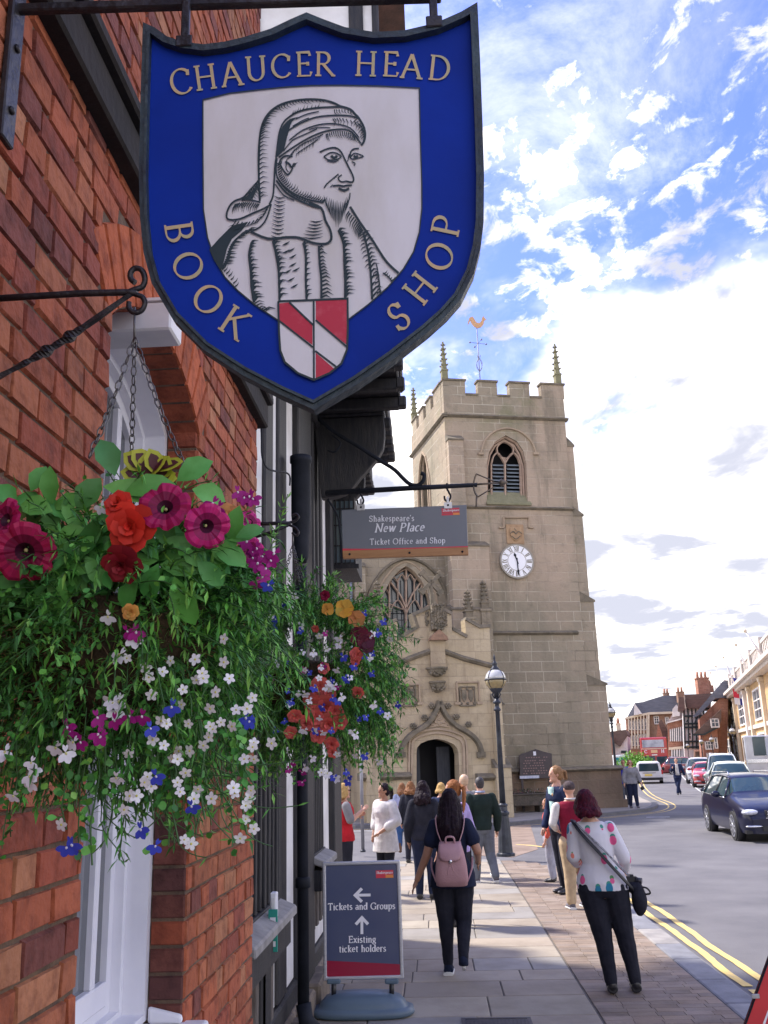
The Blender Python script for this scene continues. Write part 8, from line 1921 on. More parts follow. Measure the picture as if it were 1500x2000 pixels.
def person(label, foot, H, head_, skin=None, top=None, bottom=None, hair=None, shoes=None, arms=None, legs=None, lean=(0, 0), fem=True, vox=.011, width=1.0, hips=1.0, extra=None, group='people on the pavement', hd=0, neckl=0, face=True):
    """lengths are fractions of the height; local x = the person's right, y = forward"""
    skin = skin or m_skin; t = thing('person', label, 'person', (foot.x, foot.y, foot.z), group, -R(head_))
    M = Matrix.Translation(Vector((foot.x, foot.y, foot.z))) @ Matrix.Rotation(-R(head_), 4, 'Z') @ Matrix.Scale(H, 4)
    lx, ly = lean; W_ = width; v = vox
    def L_(p): z = p[2]; k_ = max(0, z-.05); return Vector((p[0]+lx*k_, p[1]+ly*k_, z))
    sw = .092*W_ if fem else .112*W_
    legs = legs or {}; arms = arms or {}
    J = {}
    for s_, n_ in ((-1, 'l'), (1, 'r')):
        hp, kn, an = legs.get(n_, ((s_*.050, 0, .50), (s_*.054, .012, .275), (s_*.056, -.012, .045))); J['leg'+n_] = [L_(hp), L_(kn), Vector(an)]
        el, wr = arms.get(n_, ((s_*(sw+.045), -.02, .625), (s_*(sw+.05), .04, .485))); J['arm'+n_] = [L_((s_*sw, 0, .792)), L_(el), L_(wr)]
    hip_ = (.098*W_ if fem else .086*W_)*hips; wa = .074*W_ if fem else .082*W_; ch_ = .088*W_ if fem else .098*W_
    prof = [(.455, hip_*.80, .060), (.49, hip_, .078*W_**.5), (.53, hip_*.98, .078*W_**.5), (.57, hip_*.90, .066*W_), (.62, wa, .056*W_), (.68, wa*1.08, .060*W_), (.73, ch_, .068*W_), (.775, ch_*1.06, .060*W_), (.808, ch_*.98, .046), (.828, ch_*.62, .036), (.845, .036, .033)]
    def torso(b, z0, z1, g, gx=1.0):
        rg = []
        for z, rx, ry in prof:
            if z < z0-.001 or z > z1+.001: continue
            rg.append([L_((rx*gx*math.cos(a)+g*math.cos(a), (ry+g)*math.sin(a)+(.008 if z > .68 and fem else 0), z)) for a in [2*math.pi*i/20 for i in range(20)]])
        return rg
    hdT = Matrix.Rotation(-R(hd), 3, 'Z'); hc = L_((0, .012, .925))
    def Hd(x, y, z): return hc+hdT@Vector((x, y, z))
    b = MB(M); b.loft(torso(b, .45, .85, 0), 0, True, True)
    limb(b, [L_((0, -.002, .82)), L_((0, .006, .885))], [.033, .030])
    b.ball(hc+Vector((0, 0, .006)), .043, .052, .060, 18, rot=hdT); b.ball(Hd(0, .012, -.035), .032, .038, .032, 14, rot=hdT)
    b.ball(Hd(0, .050, -.008), .0075, .012, .013, 8, rot=hdT); b.ball(Hd(0, .045, -.056), .014, .012, .010, 8); b.ball(Hd(0, .044, .014), .028, .008, .008, 8, rot=hdT)
    for s_ in (-1, 1): b.ball(Hd(s_*.043, -.002, -.004), .006, .011, .017, 8, rot=hdT)
    for s_, n_ in ((-1, 'l'), (1, 'r')):
        sh, el, wr = J['arm'+n_]; k_ = W_**.6; limb(b, [sh, el, wr], [.032*k_, .025*k_, .0165*k_]); d = (wr-el).normalized()
        hx = d.cross(Vector((0, 1, 0)) if abs(d.y) < .8 else Vector((0, 0, 1))).normalized(); pl = d.cross(hx)
        c0 = wr+d*.024; b.ball(wr+d*.026, .020, .012, .030, 8, rot=d.to_track_quat('Z', 'Y').to_matrix())
        for f_ in range(4):
            o = (f_-1.5)*.0098; st = wr+d*.045+pl*o; cl = hx*(-.3*s_)
            ln_ = (.036, .042, .040, .032)[f_]; m1 = st+d*ln_*.55; m2 = m1+(d*.7+cl*.9).normalized()*ln_*.5; b.tube([st-d*.012, m1, m2], [.0058, .0054, .0042], 6)
        tb = wr+d*.018+pl*.017*(1 if n_ == 'l' else 1); b.tube([tb, tb+(d*.6+pl*.8).normalized()*.022, tb+(d*.6+pl*.8).normalized()*.022+(d+pl*.15).normalized()*.02], [.0068, .006, .0048], 6)
        hp, kn, an = J['leg'+n_]; limb(b, [hp, kn, an], [.058*k_*hips**.5, .036*k_*hips**.4, .022])
    body = soft(b.build('body', skin, t), v*.75, 2)
    if face:
        for s_ in (-1, 1): b = MB(M); b.ball(Hd(s_*.018, .0485, .004), .0075, .004, .0042, 8, rot=hdT); b.build('eye', m_eye, t)
        b = MB(M); b.ball(Hd(0, .0475, -.033), .013, .004, .0035, 8, rot=hdT); b.build('mouth', m_lip, t)
    if top:
        # (material, sleeve 0..2, hem z, looseness, disp)
        m_, slv, hem, g, dsp = top[:5]; b = MB(M); rg = torso(b, max(hem, .49)-.02, .835, g)
        if hem < .49:
            z = .49; low = [[L_((hip_*(1+(.49-zz)*1.1)*math.cos(a)+g*math.cos(a), (.082+g+(.49-zz)*.12)*math.sin(a), zz)) for a in [2*math.pi*i/20 for i in range(20)]] for zz in np.arange(hem, .47, .03)]; rg = low+rg
        b.loft(rg, 0, True, True)
        for s_, n_ in ((-1, 'l'), (1, 'r')):
            sh, el, wr = J['arm'+n_]; k_ = W_**.6; r0 = .029*k_+g; pts = [sh]; rs = [r0]
            if slv > 0:
                if slv <= 1: pts.append(sh.lerp(el, slv)); rs.append(.031*k_+g*1.3)
                else: pts += [el, el.lerp(wr, slv-1)]; rs += [.027*k_+g, .0195*k_+g]
                limb(b, pts, rs)
        soft(b.build(top[5] if len(top) > 5 else 'top', m_, t), v, 3, dsp)
    if bottom:
        m_, cuff, g, dsp = bottom[:4]; b = MB(M); b.loft(torso(b, .455, .60 if len(bottom) < 5 else bottom[4], g*.8+.003), 0, True, True)
        for n_ in 'lr':
            hp, kn, an = J['leg'+n_]; k_ = W_**.6; c = kn.lerp(an, cuff); limb(b, [hp, kn, c], [.062*k_*hips**.5+g, .038*k_*hips**.4+g, lerp(.036*k_, .024, cuff)+g*1.1])
        soft(b.build('trousers', m_, t), v, 3, dsp)
    if shoes:
        ms, hl = shoes[:2]
        for n_ in 'lr':
            an = J['leg'+n_][2]; tilt = legs.get('tilt'+n_, 0); Rm = Matrix.Rotation(R(-tilt), 3, 'X'); b = MB(M); f = lambda y, z, x=0: an+Rm@Vector((x, y, z))
            b.ball(f(.0, -.008), .027, .034, .034, 12); b.tube([f(-.025, -.022), f(.03, -.024), f(.08, -.030)], [.027, .028, .020], 12, flat=.85); b.ball(f(.085, -.028), .027, .030, .016, 10)
            if hl: b.tube([f(0, .0), f(0, .045*hl)], [.027, .030], 12)
            o = soft(b.build('shoe', ms, t), v*.7, 2)
            if len(shoes) > 2: b = MB(M); b.tube([f(-.042, -.038), f(.10, -.040)], [.030, .029], 10, flat=.35); b.build('sole', shoes[2], o)
    if hair:
        kind, m_, ln_ = hair; b = MB(M); nm = 'hair'
        if kind != 'bald':
            b.ball(hc+hdT@Vector((0, -.010, .014)), .050, .056, .058, 16, rot=hdT); b.ball(Hd(0, -.022, -.012), .047, .042, .045, 14)
        if kind == 'short': b = MB(M); b.ball(hc+hdT@Vector((0, -.010, .016)), .047, .053, .056, 16, rot=hdT); b.ball(Hd(0, -.024, -.012), .040, .034, .035, 12)
        if kind in ('long', 'curly', 'bob'):
            for i in range(13 if kind != 'curly' else 22):
                a = R(lerp(-20, 200, i/12)) if kind != 'curly' else R((i*53) % 230-25); x, y = -math.cos(a)*.046, -math.sin(a)*.048-.006; wob = .010 if kind != 'curly' else .022
                z1 = .93-ln_*(1+.08*math.sin(i*2.3)); p0 = Hd(x*.8, y*.8, .02); p1 = Hd(x*1.12, y*1.15, -.03)
                p2 = L_((x*(1.35 if kind != 'bob' else 1.2), y*1.25-.012-(.022 if ln_ > .1 else 0), lerp(.895, z1, .6)+wob*math.sin(i*1.7))); p3 = L_((x*(1.1 if kind != 'bob' else 1.0)+wob*math.sin(i), y*1.1-.018-(.022 if ln_ > .1 else 0), z1)); b.tube([p0, p1, p2, p3], [.017, .019, .018, .006 if kind != 'bob' else .010], 7)
        if kind == 'pony':
            for i in range(5): b.tube([Hd(0, -.05, .03), Hd((i-2)*.007, -.085, .015), Hd((i-2)*.009, -.088, -.04), Hd((i-2)*.006, -.075, -.03-ln_)], [.012, .014, .012, .004], 6)
        if kind == 'cap':
            b = MB(M); b.ball(hc+Vector((0, -.006, .020)), .049, .056, .046, 16); b.ball(Hd(0, .045, .012), .036, .034, .006, 12); nm = 'flat_cap'
        soft(b.build(nm, m_, t), v*.75, 2, .017 if kind in ('long', 'bob', 'pony') else .028 if kind == 'curly' else .003, TXH)
    if extra: extra(t, M, L_, Hd, J)
    return t, M, L_, J
def torso_strap(b, pts, wd, th=.004):
    P = smooth_poly(pts, 4); b.tube(P, wd, 6, flat=.35)
fN = fabric('navy', (.014, .020, .048)); fBl = fabric('black', (.012, .013, .022), (.022, .023, .034)); fWh = fabric('white', (.68, .66, .66)); fRed = fabric('red', (.48, .018, .028)); fGr = fabric('darkgreen', (.015, .028, .025)); fBg = fabric('beige', (.48, .36, .23)); fJ = fabric('jeans', (.045, .10, .24)); fGJ = fabric('greyjeans', (.14, .155, .19)); fGy = fabric('grey', (.24, .235, .25)); fMa = fabric('maroon', (.22, .010, .035)); fLi = fabric('lilac', (.45, .36, .68)); fDe = fabric('denim_light', (.38, .43, .62)); fBlue = fabric('bright_blue', (.02, .045, .60)); fLt = fabric('light_jeans', (.40, .40, .47)); fMi = fabric('mint', (.42, .62, .60)); fSuit = fabric('suit', (.018, .028, .075)); fPk = fabric('dark_grey_t', (.05, .05, .06))
hBk = hairm('black', (.008, .004, .008), (.018, .008, .014)); hBr = hairm('brown', (.14, .06, .028), (.28, .13, .055)); hBl = hairm('blonde', (.50, .33, .13), (.34, .21, .08)); hGi = hairm('ginger', (.22, .075, .028), (.34, .14, .05)); hSt = hairm('sandy', (.30, .17, .085), (.20, .11, .055)); hDR = hairm('dyed_red', (.025, .005, .014), (.085, .006, .018)); hCap = fabric('cap_tweed', (.10, .075, .075), (.05, .04, .045), ns=40)
sBk = mat('shoe_black', (.012, .012, .016), .4, spec=.6); sWh = mat('sole_white', (.62, .62, .62), .6); sBrn = mat('boot_brown', (.13, .06, .03), .6); sGy = mat('shoe_grey', (.10, .09, .11), .7)
def ground(px, py): return onz(px, py, 0.0)
def hgt(px, py, Y): return ony(px, py, Y).z
def at_head(px, Y): p = ony(px, 1700, Y); return Vector((p.x, Y, 0))
# -- woman with pink backpack
g = ground(893, 1905); g.z = 0; H1 = hgt(880, 1538, g.y)
lg = {'l': ((-.055, 0, .50), (-.050, .0, .275), (-.048, .03, .045)), 'r': ((.050, 0, .50), (.052, -.005, .278), (.044, -.125, .105)), 'tiltr': -66}
ar = {'l': ((-.142, -.02, .635), (-.205, .00, .500)), 'r': ((.148, -.03, .650), (.145, .075, .590))}
t1, M1p, L1, J1 = person('woman with long dark hair and navy t-shirt walking away wearing a pink backpack', g, H1, 4, m_skin2, (fN, .55, .46, .010, .010, 't_shirt'), (fBl, .93, .004, .014), ('long', hBk, .225), (fN, 0, sWh), ar, lg, width=1.0, vox=.0085, hips=1.22)
m_bp = mat('pink_leather', (.50, .29, .31), .5, (.42, .235, .26), ns=6, bump=.25, bs=60); m_bp2 = mat('pink_quilt', (.40, .215, .23), .6, (.46, .26, .275), ns=5, bump=.35, bs=70)
bpT = thing('backpack', 'pale pink quilted leather backpack worn by the dark haired woman in navy', 'backpack', M1p@L1((0, -.10, .60)), 'bags people carry')
b = MB(M1p); rg = []
for z, w_, d_ in ((.475, .070, .030), (.482, .086, .046), (.52, .092, .056), (.58, .088, .056), (.64, .078, .048), (.685, .066, .036), (.70, .055, .024)):
    rg.append([L1((w_*math.copysign(abs(math.cos(a))**.55, math.cos(a)), -.094-d_*.35+d_*math.copysign(abs(math.sin(a))**.6, math.sin(a)), z)) for a in [2*math.pi*i/24 for i in range(24)]])
b.loft(rg, 0, True, True); b.build('bag', m_bp2, bpT)
b = MB(M1p); rg = []
for z, w_, y in ((.612, .030, -.172), (.618, .050, -.173), (.635, .062, -.170), (.665, .066, -.160), (.695, .064, -.142), (.712, .060, -.110), (.706, .058, -.085)): rg.append([L1((w_*q, y-.006*(1-q*q), z)) for q in np.linspace(-1, 1, 9)])
b.loft(rg, 0, False, True, False); fl_ = b.build('flap', m_bp, bpT); fl_.modifiers.new('s', 'SOLIDIFY').thickness = .006
b = MB(M1p); b.tube(smooth_poly([L1(p) for p in ((-.025, -.125, .70), (-.020, -.135, .735), (.020, -.135, .735), (.025, -.125, .70))], 4), .006, 6); b.build('handle', m_bp, bpT)
for s_ in (-1, 1):
    b = MB(M1p); torso_strap(b, [L1(p) for p in ((s_*.045, -.105, .695), (s_*.072, -.085, .765), (s_*.082, -.045, .825), (s_*.078, .0, .842))], .010); b.build('shoulder_strap', m_bp, bpT)
    b = MB(M1p); torso_strap(b, [L1(p) for p in ((s_*.086, -.12, .50), (s_*.112, -.07, .56), (s_*.116, -.01, .62))], .006); b.build('lower_strap', m_bp, bpT)
b = MB(M1p); b.ball(L1((0, -.178, .612)), .011, .004, .010, 10); b.build('clasp', m_chrome, bpT)
for q in ((-.022, .530), (.020, .548)): b = MB(M1p); b.tube([L1((0, -.166, .605)), L1((q[0]*.6, -.172, .57)), L1((q[0], -.166, q[1]))], .0024, 5); b.build('drawstring', m_bp, bpT)
b = MB(M1p); b.box(-.055, .055, -.158, -.152, .556, .562); b.build('zip', m_bp, bpT)
# -- woman in pineapple print
m_pine_ = bpy.data.materials.new('pineapple_print'); m_pine_.use_nodes = True; t_ = m_pine_.node_tree; n_ = t_.nodes; l_ = t_.links; bs_ = n_['Principled BSDF']; bs_.inputs['Roughness'].default_value = .85
tc_ = n_.new('ShaderNodeTexCoord'); base_ = None
def layer(base, off, sc, lo, cols, st):
    mp = n_.new('ShaderNodeMapping'); mp.inputs['Location'].default_value = off; mp.inputs['Scale'].default_value = (1, 1, st); l_.new(tc_.outputs['Object'], mp.inputs[0])
    vo = n_.new('ShaderNodeTexVoronoi'); vo.inputs['Scale'].default_value = sc; vo.inputs['Randomness'].default_value = .75; l_.new(mp.outputs[0], vo.inputs[0])
    lt = n_.new('ShaderNodeMath'); lt.operation = 'LESS_THAN'; l_.new(vo.outputs['Distance'], lt.inputs[0]); lt.inputs[1].default_value = lo
    cr = n_.new('ShaderNodeValToRGB'); cr.color_ramp.interpolation = 'CONSTANT'; sp = n_.new('ShaderNodeSeparateColor'); l_.new(vo.outputs['Color'], sp.inputs[0]); l_.new(sp.outputs[0], cr.inputs[0])
    for i, c in enumerate(cols):
        e = cr.color_ramp.elements[i] if i < 2 else cr.color_ramp.elements.new(i/len(cols)); e.position = i/len(cols); e.color = c+(1,)
    mi = n_.new('ShaderNodeMixRGB'); l_.new(lt.outputs[0], mi.inputs[0]); l_.new(cr.outputs[0], mi.inputs[2])
    if isinstance(base, tuple): mi.inputs[1].default_value = base
    else: l_.new(base, mi.inputs[1])
    return mi.outputs[0]
o1 = layer((.66, .65, .70, 1), (0, 0, -.028*.8), 10, .24, [(.05, .28, .22), (.10, .30, .12)], .8); o2 = layer(o1, (0, 0, 0), 10, .31, [(.72, .10, .26), (.02, .20, .34), (.75, .22, .16), (.70, .12, .30)], .8); l_.new(o2, bs_.inputs['Base Color'])
g = ground(1218, 1940); g.z = 0; H2 = hgt(1168, 1538, g.y)
lg = {'l': ((-.060, 0, .50), (-.052, .0, .272), (-.055, -.015, .050)), 'r': ((.055, 0, .50), (.060, .012, .275), (.066, .015, .048))}
ar = {'l': ((-.122, .01, .655), (-.100, .12, .600)), 'r': ((.138, .01, .640), (.135, .100, .575))}
t2, M2p, L2, J2 = person('woman with dyed dark red bob in a pineapple print jumper holding a camera', g, H2, 5, m_skin, (m_pine_, 1.75, .485, .009, .012, 'jumper'), (fBl, .98, .006, .016), ('bob', hDR, .075), (sBk, .55), ar, lg, lean=(-.125, .0), width=1.0, vox=.0085, hd=12, hips=1.28)
cs = thing('camera', 'black camera hanging on its strap at the hip of the woman in pineapple print', 'camera', M2p@L2((.15, .02, .52)), 'bags people carry')
b = MB(M2p); c = L2((.150, .01, .535)); b.box(c.x-.028, c.x+.028, c.y-.02, c.y+.015, c.z-.018, c.z+.018); b.box(c.x-.01, c.x+.012, c.y-.02, c.y+.01, c.z+.018, c.z+.028); b.build('body', m_black, cs, bevel=.004)
b = MB(M2p); b.tube([c+Vector((.02, -.01, 0)), c+Vector((.052, -.02, -.004))], .015, 12); b.build('lens', mat('lens_dark', (.02, .02, .03), .15), cs)
b = MB(M2p); torso_strap(b, [L2(p) for p in ((-.085, -.035, .838), (-.04, -.078, .78), (.03, -.090, .70), (.09, -.088, .62), (.140, -.03, .56))], .010); b.build('strap', mat('strap_grey', (.30, .29, .32), .8, (.04, .04, .05), ns=30), cs)
hbg = thing('shoulder_bag', 'soft black shoulder bag with looped handle on the hip of the woman in pineapple print', 'bag', M2p@L2((.17, 0, .45)), 'bags people carry')
b = MB(M2p); b.ball(L2((.168, -.01, .445)), .040, .045, .085, 14); b.ball(L2((.150, 0, .50)), .04, .04, .03, 12); soft(b.build('bag', fBl, hbg), .009, 3, .02)
b = MB(M2p); torso_strap(b, [L2(p) for p in ((-.095, -.02, .840), (-.065, -.078, .78), (-.005, -.096, .70), (.06, -.098, .61), (.12, -.07, .53), (.15, -.03, .49))], .011); b.build('strap', m_black, hbg)
b = MB(M2p); b.tube(smooth_poly([L2(p) for p in ((.175, -.02, .505), (.215, -.03, .50), (.228, -.03, .475), (.20, -.02, .468))], 4), .005, 6); b.build('handle', m_black, hbg)
# -- tall woman in dark blazer, face turned to the left
g = ground(1104, 1744); g.z = 0; H3 = hgt(1078, 1494, g.y)
def blaz(t, M, L_, Hd, J):
    b = MB(M); b.loft([[L_((w_*q, .068+.004*(1-q*q), z)) for q in (-1, 0, 1)] for z, w_ in ((.55, .022), (.65, .026), (.74, .030), (.80, .034), (.825, .036))], 0, False, True, False); o = b.build('blouse', fMi, t); o.modifiers.new('s', 'SOLIDIFY').thickness = .012
    for s_ in (-1, 1): b = MB(M); torso_strap(b, [L_(p) for p in ((s_*.06, .055, .72), (s_*.07, .04, .80), (s_*.075, 0, .835), (s_*.07, -.05, .80))], .008); b.build('rucksack_strap', fGy, t)
    b = MB(M); b.ball(L_((-.035, .088, .765)), .010, .004, .012, 6); b.build('badge', m_gild, t)
t3, M3p, L3, J3 = person('tall fair haired woman in a dark blazer and mint blouse smiling to the left', g, H3, 238, m_skin, (fSuit, 1.95, .50, .012, .008, 'blazer'), (fBl, .96, .006, .005), ('pony', hSt, .02), (sBk, 0), {'r': ((.145, -.01, .64), (.13, .06, .51)), 'l': ((-.14, -.02, .64), (-.14, .03, .50))}, {'l': ((-.045, 0, .50), (-.045, .02, .275), (-.05, .0, .045)), 'r': ((.045, 0, .50), (.040, .0, .275), (.035, -.02, .045))}, extra=blaz, width=.95, vox=.0095, hd=18)
# -- man in maroon varsity jacket and cap
g = ground(1130, 1774); g.z = 0; H4 = hgt(1129, 1522, g.y)
def vars_(t, M, L_, Hd, J):
    for s_, n_ in ((-1, 'l'), (1, 'r')): b = MB(M); sh, el, wr = J['arm'+n_]; limb(b, [sh+Vector((s_*.012, 0, -.008)), el, el.lerp(wr, .8)], [.040, .034, .028]); soft(b.build('sleeve', fWh, t), .011, 3, .006)
    b = MB(M); b.tube([L_((.10*math.cos(R(a)), .078*math.sin(R(a)), .520)) for a in range(0, 361, 20)], .012, 8); b.build('waistband', fWh, t); b = MB(M); b.tube([L_((.042*math.cos(R(a)), .038*math.sin(R(a))-.004, .846)) for a in range(0, 361, 20)], .008, 8); b.build('collar', fWh, t)
t4, M4p, L4, J4 = person('man in flat cap and maroon varsity jacket with white sleeves and beige trousers', g, H4, 350, m_skin, (fMa, 0, .515, .018, .010, 'jacket'), (fBg, .93, .014, .012), ('cap', hCap, 0), (sGy, 0, sWh), {'l': ((-.165, .0, .655), (-.10, .11, .60)), 'r': ((.15, .02, .66), (.09, .11, .60))}, {'l': ((-.05, 0, .50), (-.05, .0, .275), (-.06, -.02, .045)), 'r': ((.05, 0, .50), (.06, .02, .275), (.075, .03, .045))}, fem=False, extra=vars_, vox=.0095)
# -- child behind with red rucksack
g = ground(1080, 1722); g.z = 0
t5, M5p, L5, J5 = person('child in light jeans half hidden behind the woman in the blazer', g, 1.28, 285, m_skin, (fabric('coral', (.60, .10, .07)), 1.6, .48, .010, .008, 'jumper'), (fLt, .95, .010, .010), ('bob', hBr, .06), (sBk, 0), vox=.011)
rsk = thing('rucksack', 'small red rucksack on the child behind the woman in the blazer', 'rucksack', M5p@L5((0, -.12, .7)), 'bags people carry'); b = MB(M5p); b.ball(L5((.0, -.13, .68)), .09, .07, .14, 14); soft(b.build('bag', fRed, rsk), .012, 3, .02); b = MB(M5p); torso_strap(b, [L5(p) for p in ((.06, -.10, .78), (.075, 0, .845), (.07, .06, .78))], .01); b.build('strap', fRed, rsk)
# -- blonde woman in red gilet
p = at_head(672, 14.4); Hx = hgt(675, 1528, 14.4)
def gil(t, M, L_, Hd, J):
    b = MB(M); b.box(-.05, .05, .055, .06, .922, .938); b.v = b.v; g_ = b; b = MB(M); [b.ball(Hd(s_*.018, .054, .004), .015, .005, .010, 8) for s_ in (-1, 1)]; b.tube([Hd(-.044, .0, .006), Hd(-.03, .05, .006), Hd(.03, .05, .006), Hd(.044, 0, .006)], .003, 5); b.build('sunglasses', m_black, t)
person('blonde woman in a red gilet and grey shirt raising a hand, facing right', p, Hx, 68, m_skin, (fRed, 0, .47, .020, .008, 'gilet'), (fBl, .97, .010, .008), ('bob', hBl, .075), (sBk, 0), {'r': ((.135, .03, .665), (.09, .15, .745)), 'l': ((-.13, .03, .66), (-.05, .15, .70))}, fem=True, width=1.08,
       extra=lambda t, M, L_, Hd, J: (gil(t, M, L_, Hd, J), [soft((lambda b: (limb(b, [J['arm'+n][0], J['arm'+n][0].lerp(J['arm'+n][1], .9)], [.044, .040]), b.build('shirt_sleeve', fGy, t))[1])(MB(M)), .011, 3) for n in 'lr']), vox=.0105)
# -- woman in white tunic
p = at_head(755, 14.8); Hx = hgt(752, 1528, 14.8)
person('woman in a loose white tunic looking down, dark hair tied back', p, Hx, 222, m_skin2, (fWh, 1.5, .375, .026, .010, 'tunic'), (fBl, .9, .006, .005), ('pony', hBk, .09), (sBk, 0), {'r': ((.14, -.02, .66), (.10, .06, .53)), 'l': ((-.15, .0, .65), (-.05, .12, .555))}, width=.98, vox=.0105, hd=14)
# -- girl with pink drawstring bag
g = ground(789, 1665); g.z = 0; Hx = hgt(787, 1528, g.y)
_, Mq, Lq, _ = person('girl in denim jacket, jeans and brown boots with a pink drawstring bag', g, Hx, 358, m_skin, (fDe, 1.8, .53, .012, .008, 'jacket'), (fJ, .75, .008, .008), ('long', hBr, .12), (sBrn, 2.2), width=1.05, vox=.012)
pb_ = thing('drawstring_bag', 'bright pink drawstring bag on the back of the girl in denim', 'bag', Mq@Lq((0, -.1, .65)), 'bags people carry')
b = MB(Mq); b.loft([[Lq((w_*math.cos(a), -.10+.035*math.sin(a), z)) for a in [2*math.pi*i/16 for i in range(16)]] for z, w_ in ((.51, .07), (.54, .085), (.62, .082), (.70, .05), (.75, .012))], 0, True, True); b.build('bag', fabric('hot_pink', (.80, .03, .16)), pb_)
b = MB(Mq); b.loft([[Lq((w_*1.03*math.cos(a), -.10+.038*math.sin(a), z)) for a in [2*math.pi*i/16 for i in range(16)]] for z, w_ in ((.505, .06), (.53, .085), (.575, .088))], 0, True, True); b.build('lower_panel', fMa, pb_)
for s_ in (-1, 1): b = MB(Mq); b.tube([Lq((0, -.1, .75)), Lq((s_*.06, -.07, .82)), Lq((s_*.065, 0, .84))], .004, 5); b.build('cord', fBl, pb_)
# -- others in the queue
def simple(label, px, hy, Y, head_, top, bot, hair, skin=None, H=None, fem=True, **k):
    p = at_head(px, Y); Hh = H or hgt(px, hy, Y); return person(label, p, Hh, head_, skin, top, bot, hair, (sBk, 0), fem=fem, vox=.012, **k)
simple('person with curly brown hair and dark coat right of the girl in denim', 807, 1525, 19.0, 10, (fBl, 1.9, .47, .018, .01, 'coat'), (fBl, .96, .008, .006), ('curly', hBr, .09))
simple('person with long curly black hair and black jacket in the queue', 831, 1523, 14.2, 5, (fBl, 1.9, .47, .018, .01, 'jacket'), (fN, .96, .008, .006), ('curly', hBk, .14), m_skin2)
simple('person with short blond hair deep in the queue', 868, 1527, 17.5, 15, (fSuit, 1.9, .50, .012, .008, 'jacket'), (fBl, .96, .008, .006), ('bob', hBl, .04))
simple('ginger haired woman with long ponytail and lilac shirt in profile', 893, 1521, 12.0, 318, (fLi, 1.6, .50, .014, .010, 'shirt'), (fBl, .96, .008, .006), ('pony', hGi, .16), hd=-30)
simple('balding man with pale hair behind the man in the green pullover', 915, 1511, 16.5, 330, (fGy, 1.8, .50, .014, .008, 'shirt'), (fBl, .96, .008, .006), ('short', mat('hair_thin', (.52, .36, .24), .5), 0), fem=False)
g = ground(947, 1724); g.z = 0; Hx = hgt(938, 1516, g.y)
def colr(t, M, L_, Hd, J): b = MB(M); b.tube([L_((.040*math.cos(R(a)), .038*math.sin(R(a))-.004, .850)) for a in range(0, 361, 20)], .010, 8); b.build('shirt_collar', fDe, t)
person('man in dark green pullover and grey jeans walking away beside the lamp post', g, Hx, 345, m_skin, (fGr, 1.9, .50, .018, .010, 'pullover'), (fGJ, .96, .012, .012), ('short', mat('hair_dark_grey', (.05, .045, .05), .6, (.02, .018, .02), ns=30), 0), (sGy, 0, sWh), None, {'l': ((-.05, 0, .50), (-.06, .03, .27), (-.06, .06, .045)), 'r': ((.05, 0, .50), (.07, .0, .272), (.09, -.09, .065)), 'tiltr': -30}, fem=False, width=1.05, extra=colr, vox=.0105)
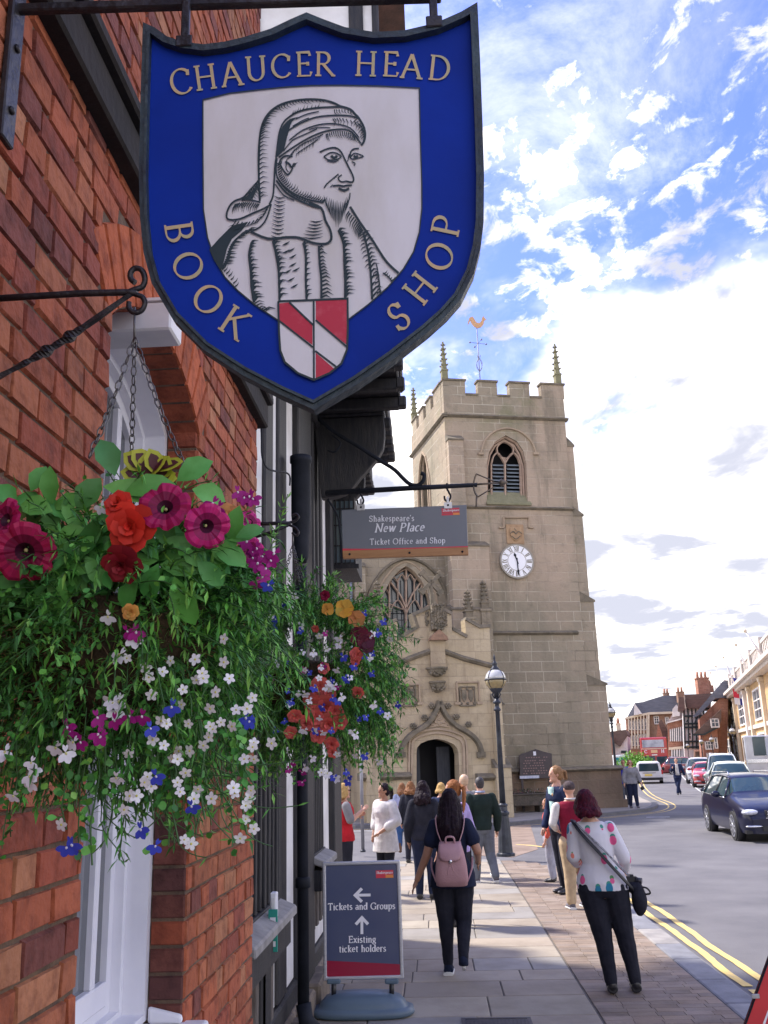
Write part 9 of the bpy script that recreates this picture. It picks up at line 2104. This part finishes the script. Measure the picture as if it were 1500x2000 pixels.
# -- couple at the far corner
g = ground(1238, 1578); g.z = 0; Hx = hgt(1230, 1483, g.y)
def shades(t, M, L_, Hd, J):
    b = MB(M); [b.ball(Hd(s_*.018, .050, .004), .015, .006, .010, 8) for s_ in (-1, 1)]; b.tube([Hd(-.044, .0, .006), Hd(-.03, .05, .006), Hd(.03, .05, .006), Hd(.044, 0, .006)], .003, 5); b.build('sunglasses', m_black, t)
_, Mw, Lw, _ = person('woman in grey top and dark trousers with sunglasses at the far street corner', g, Hx, 178, m_skin, (fGy, 1.7, .50, .020, .010, 'top'), (fN, .96, .010, .008), ('bob', hBr, .05), (sGy, 0), {'r': ((.15, .0, .64), (.16, .03, .50)), 'l': ((-.16, .0, .65), (-.19, .05, .51))}, {'l': ((-.05, 0, .50), (-.06, .02, .275), (-.08, .03, .045)), 'r': ((.05, 0, .50), (.05, 0, .275), (.05, -.04, .045))}, width=1.15, extra=shades, vox=.016)
cc = thing('camera', 'small black camera held low by the woman in the grey top', 'camera', Mw@Lw((-.2, .06, .42)), 'bags people carry'); b = MB(Mw); c = Lw((-.205, .06, .40)); b.obox(c, .075, .05, .07, Matrix.Rotation(R(30), 3, 'Y')); b.build('body', m_black, cc, bevel=.01); b = MB(Mw); b.tube([c+Vector((0, .02, 0)), c+Vector((0, .06, 0))], .02, 10); b.build('lens', m_black, cc); b = MB(Mw); b.tube([c, Lw((-.195, .05, .47))], .004, 5); b.build('strap', m_black, cc)
g = ground(1224, 1571); g.z = 0; Hx = hgt(1219, 1483, g.y)
person('man in bright blue jacket walking behind the woman in the grey top', g, Hx, 200, m_skin2, (fBlue, 1.9, .46, .020, .010, 'jacket'), (fGJ, .96, .012, .008), ('short', hSt, 0), (sBk, 0), fem=False, vox=.016)
# -- man crossing the road
g = onz(1327, 1552, ROADZ); Hx = hgt(1321, 1480, g.y)-ROADZ
def suit(t, M, L_, Hd, J):
    b = MB(M); b.loft([[L_((w_*q, .083+.004*(1-q*q), z)) for q in (-1, 0, 1)] for z, w_ in ((.53, .055), (.62, .048), (.72, .040), (.80, .034), (.83, .034))], 0, False, True, False); o = b.build('shirt', fWh, t); o.modifiers.new('s', 'SOLIDIFY').thickness = .014
person('man in navy suit and white shirt striding across the road', g, Hx, 190, m_skin, (fSuit, 1.9, .44, .018, .008, 'suit_jacket'), (fSuit, .95, .012, .008), ('short', mat('hair_dark', (.04, .025, .02), .6), 0), (sBk, 0), {'r': ((.15, .03, .66), (.13, .14, .72)), 'l': ((-.16, -.02, .65), (-.19, .02, .53))}, {'l': ((-.045, 0, .50), (.0, .05, .275), (.045, .06, .045)), 'r': ((.045, 0, .50), (.03, .0, .275), (-.035, -.06, .055))}, fem=False, extra=suit, vox=.016, group='people crossing or across the road')
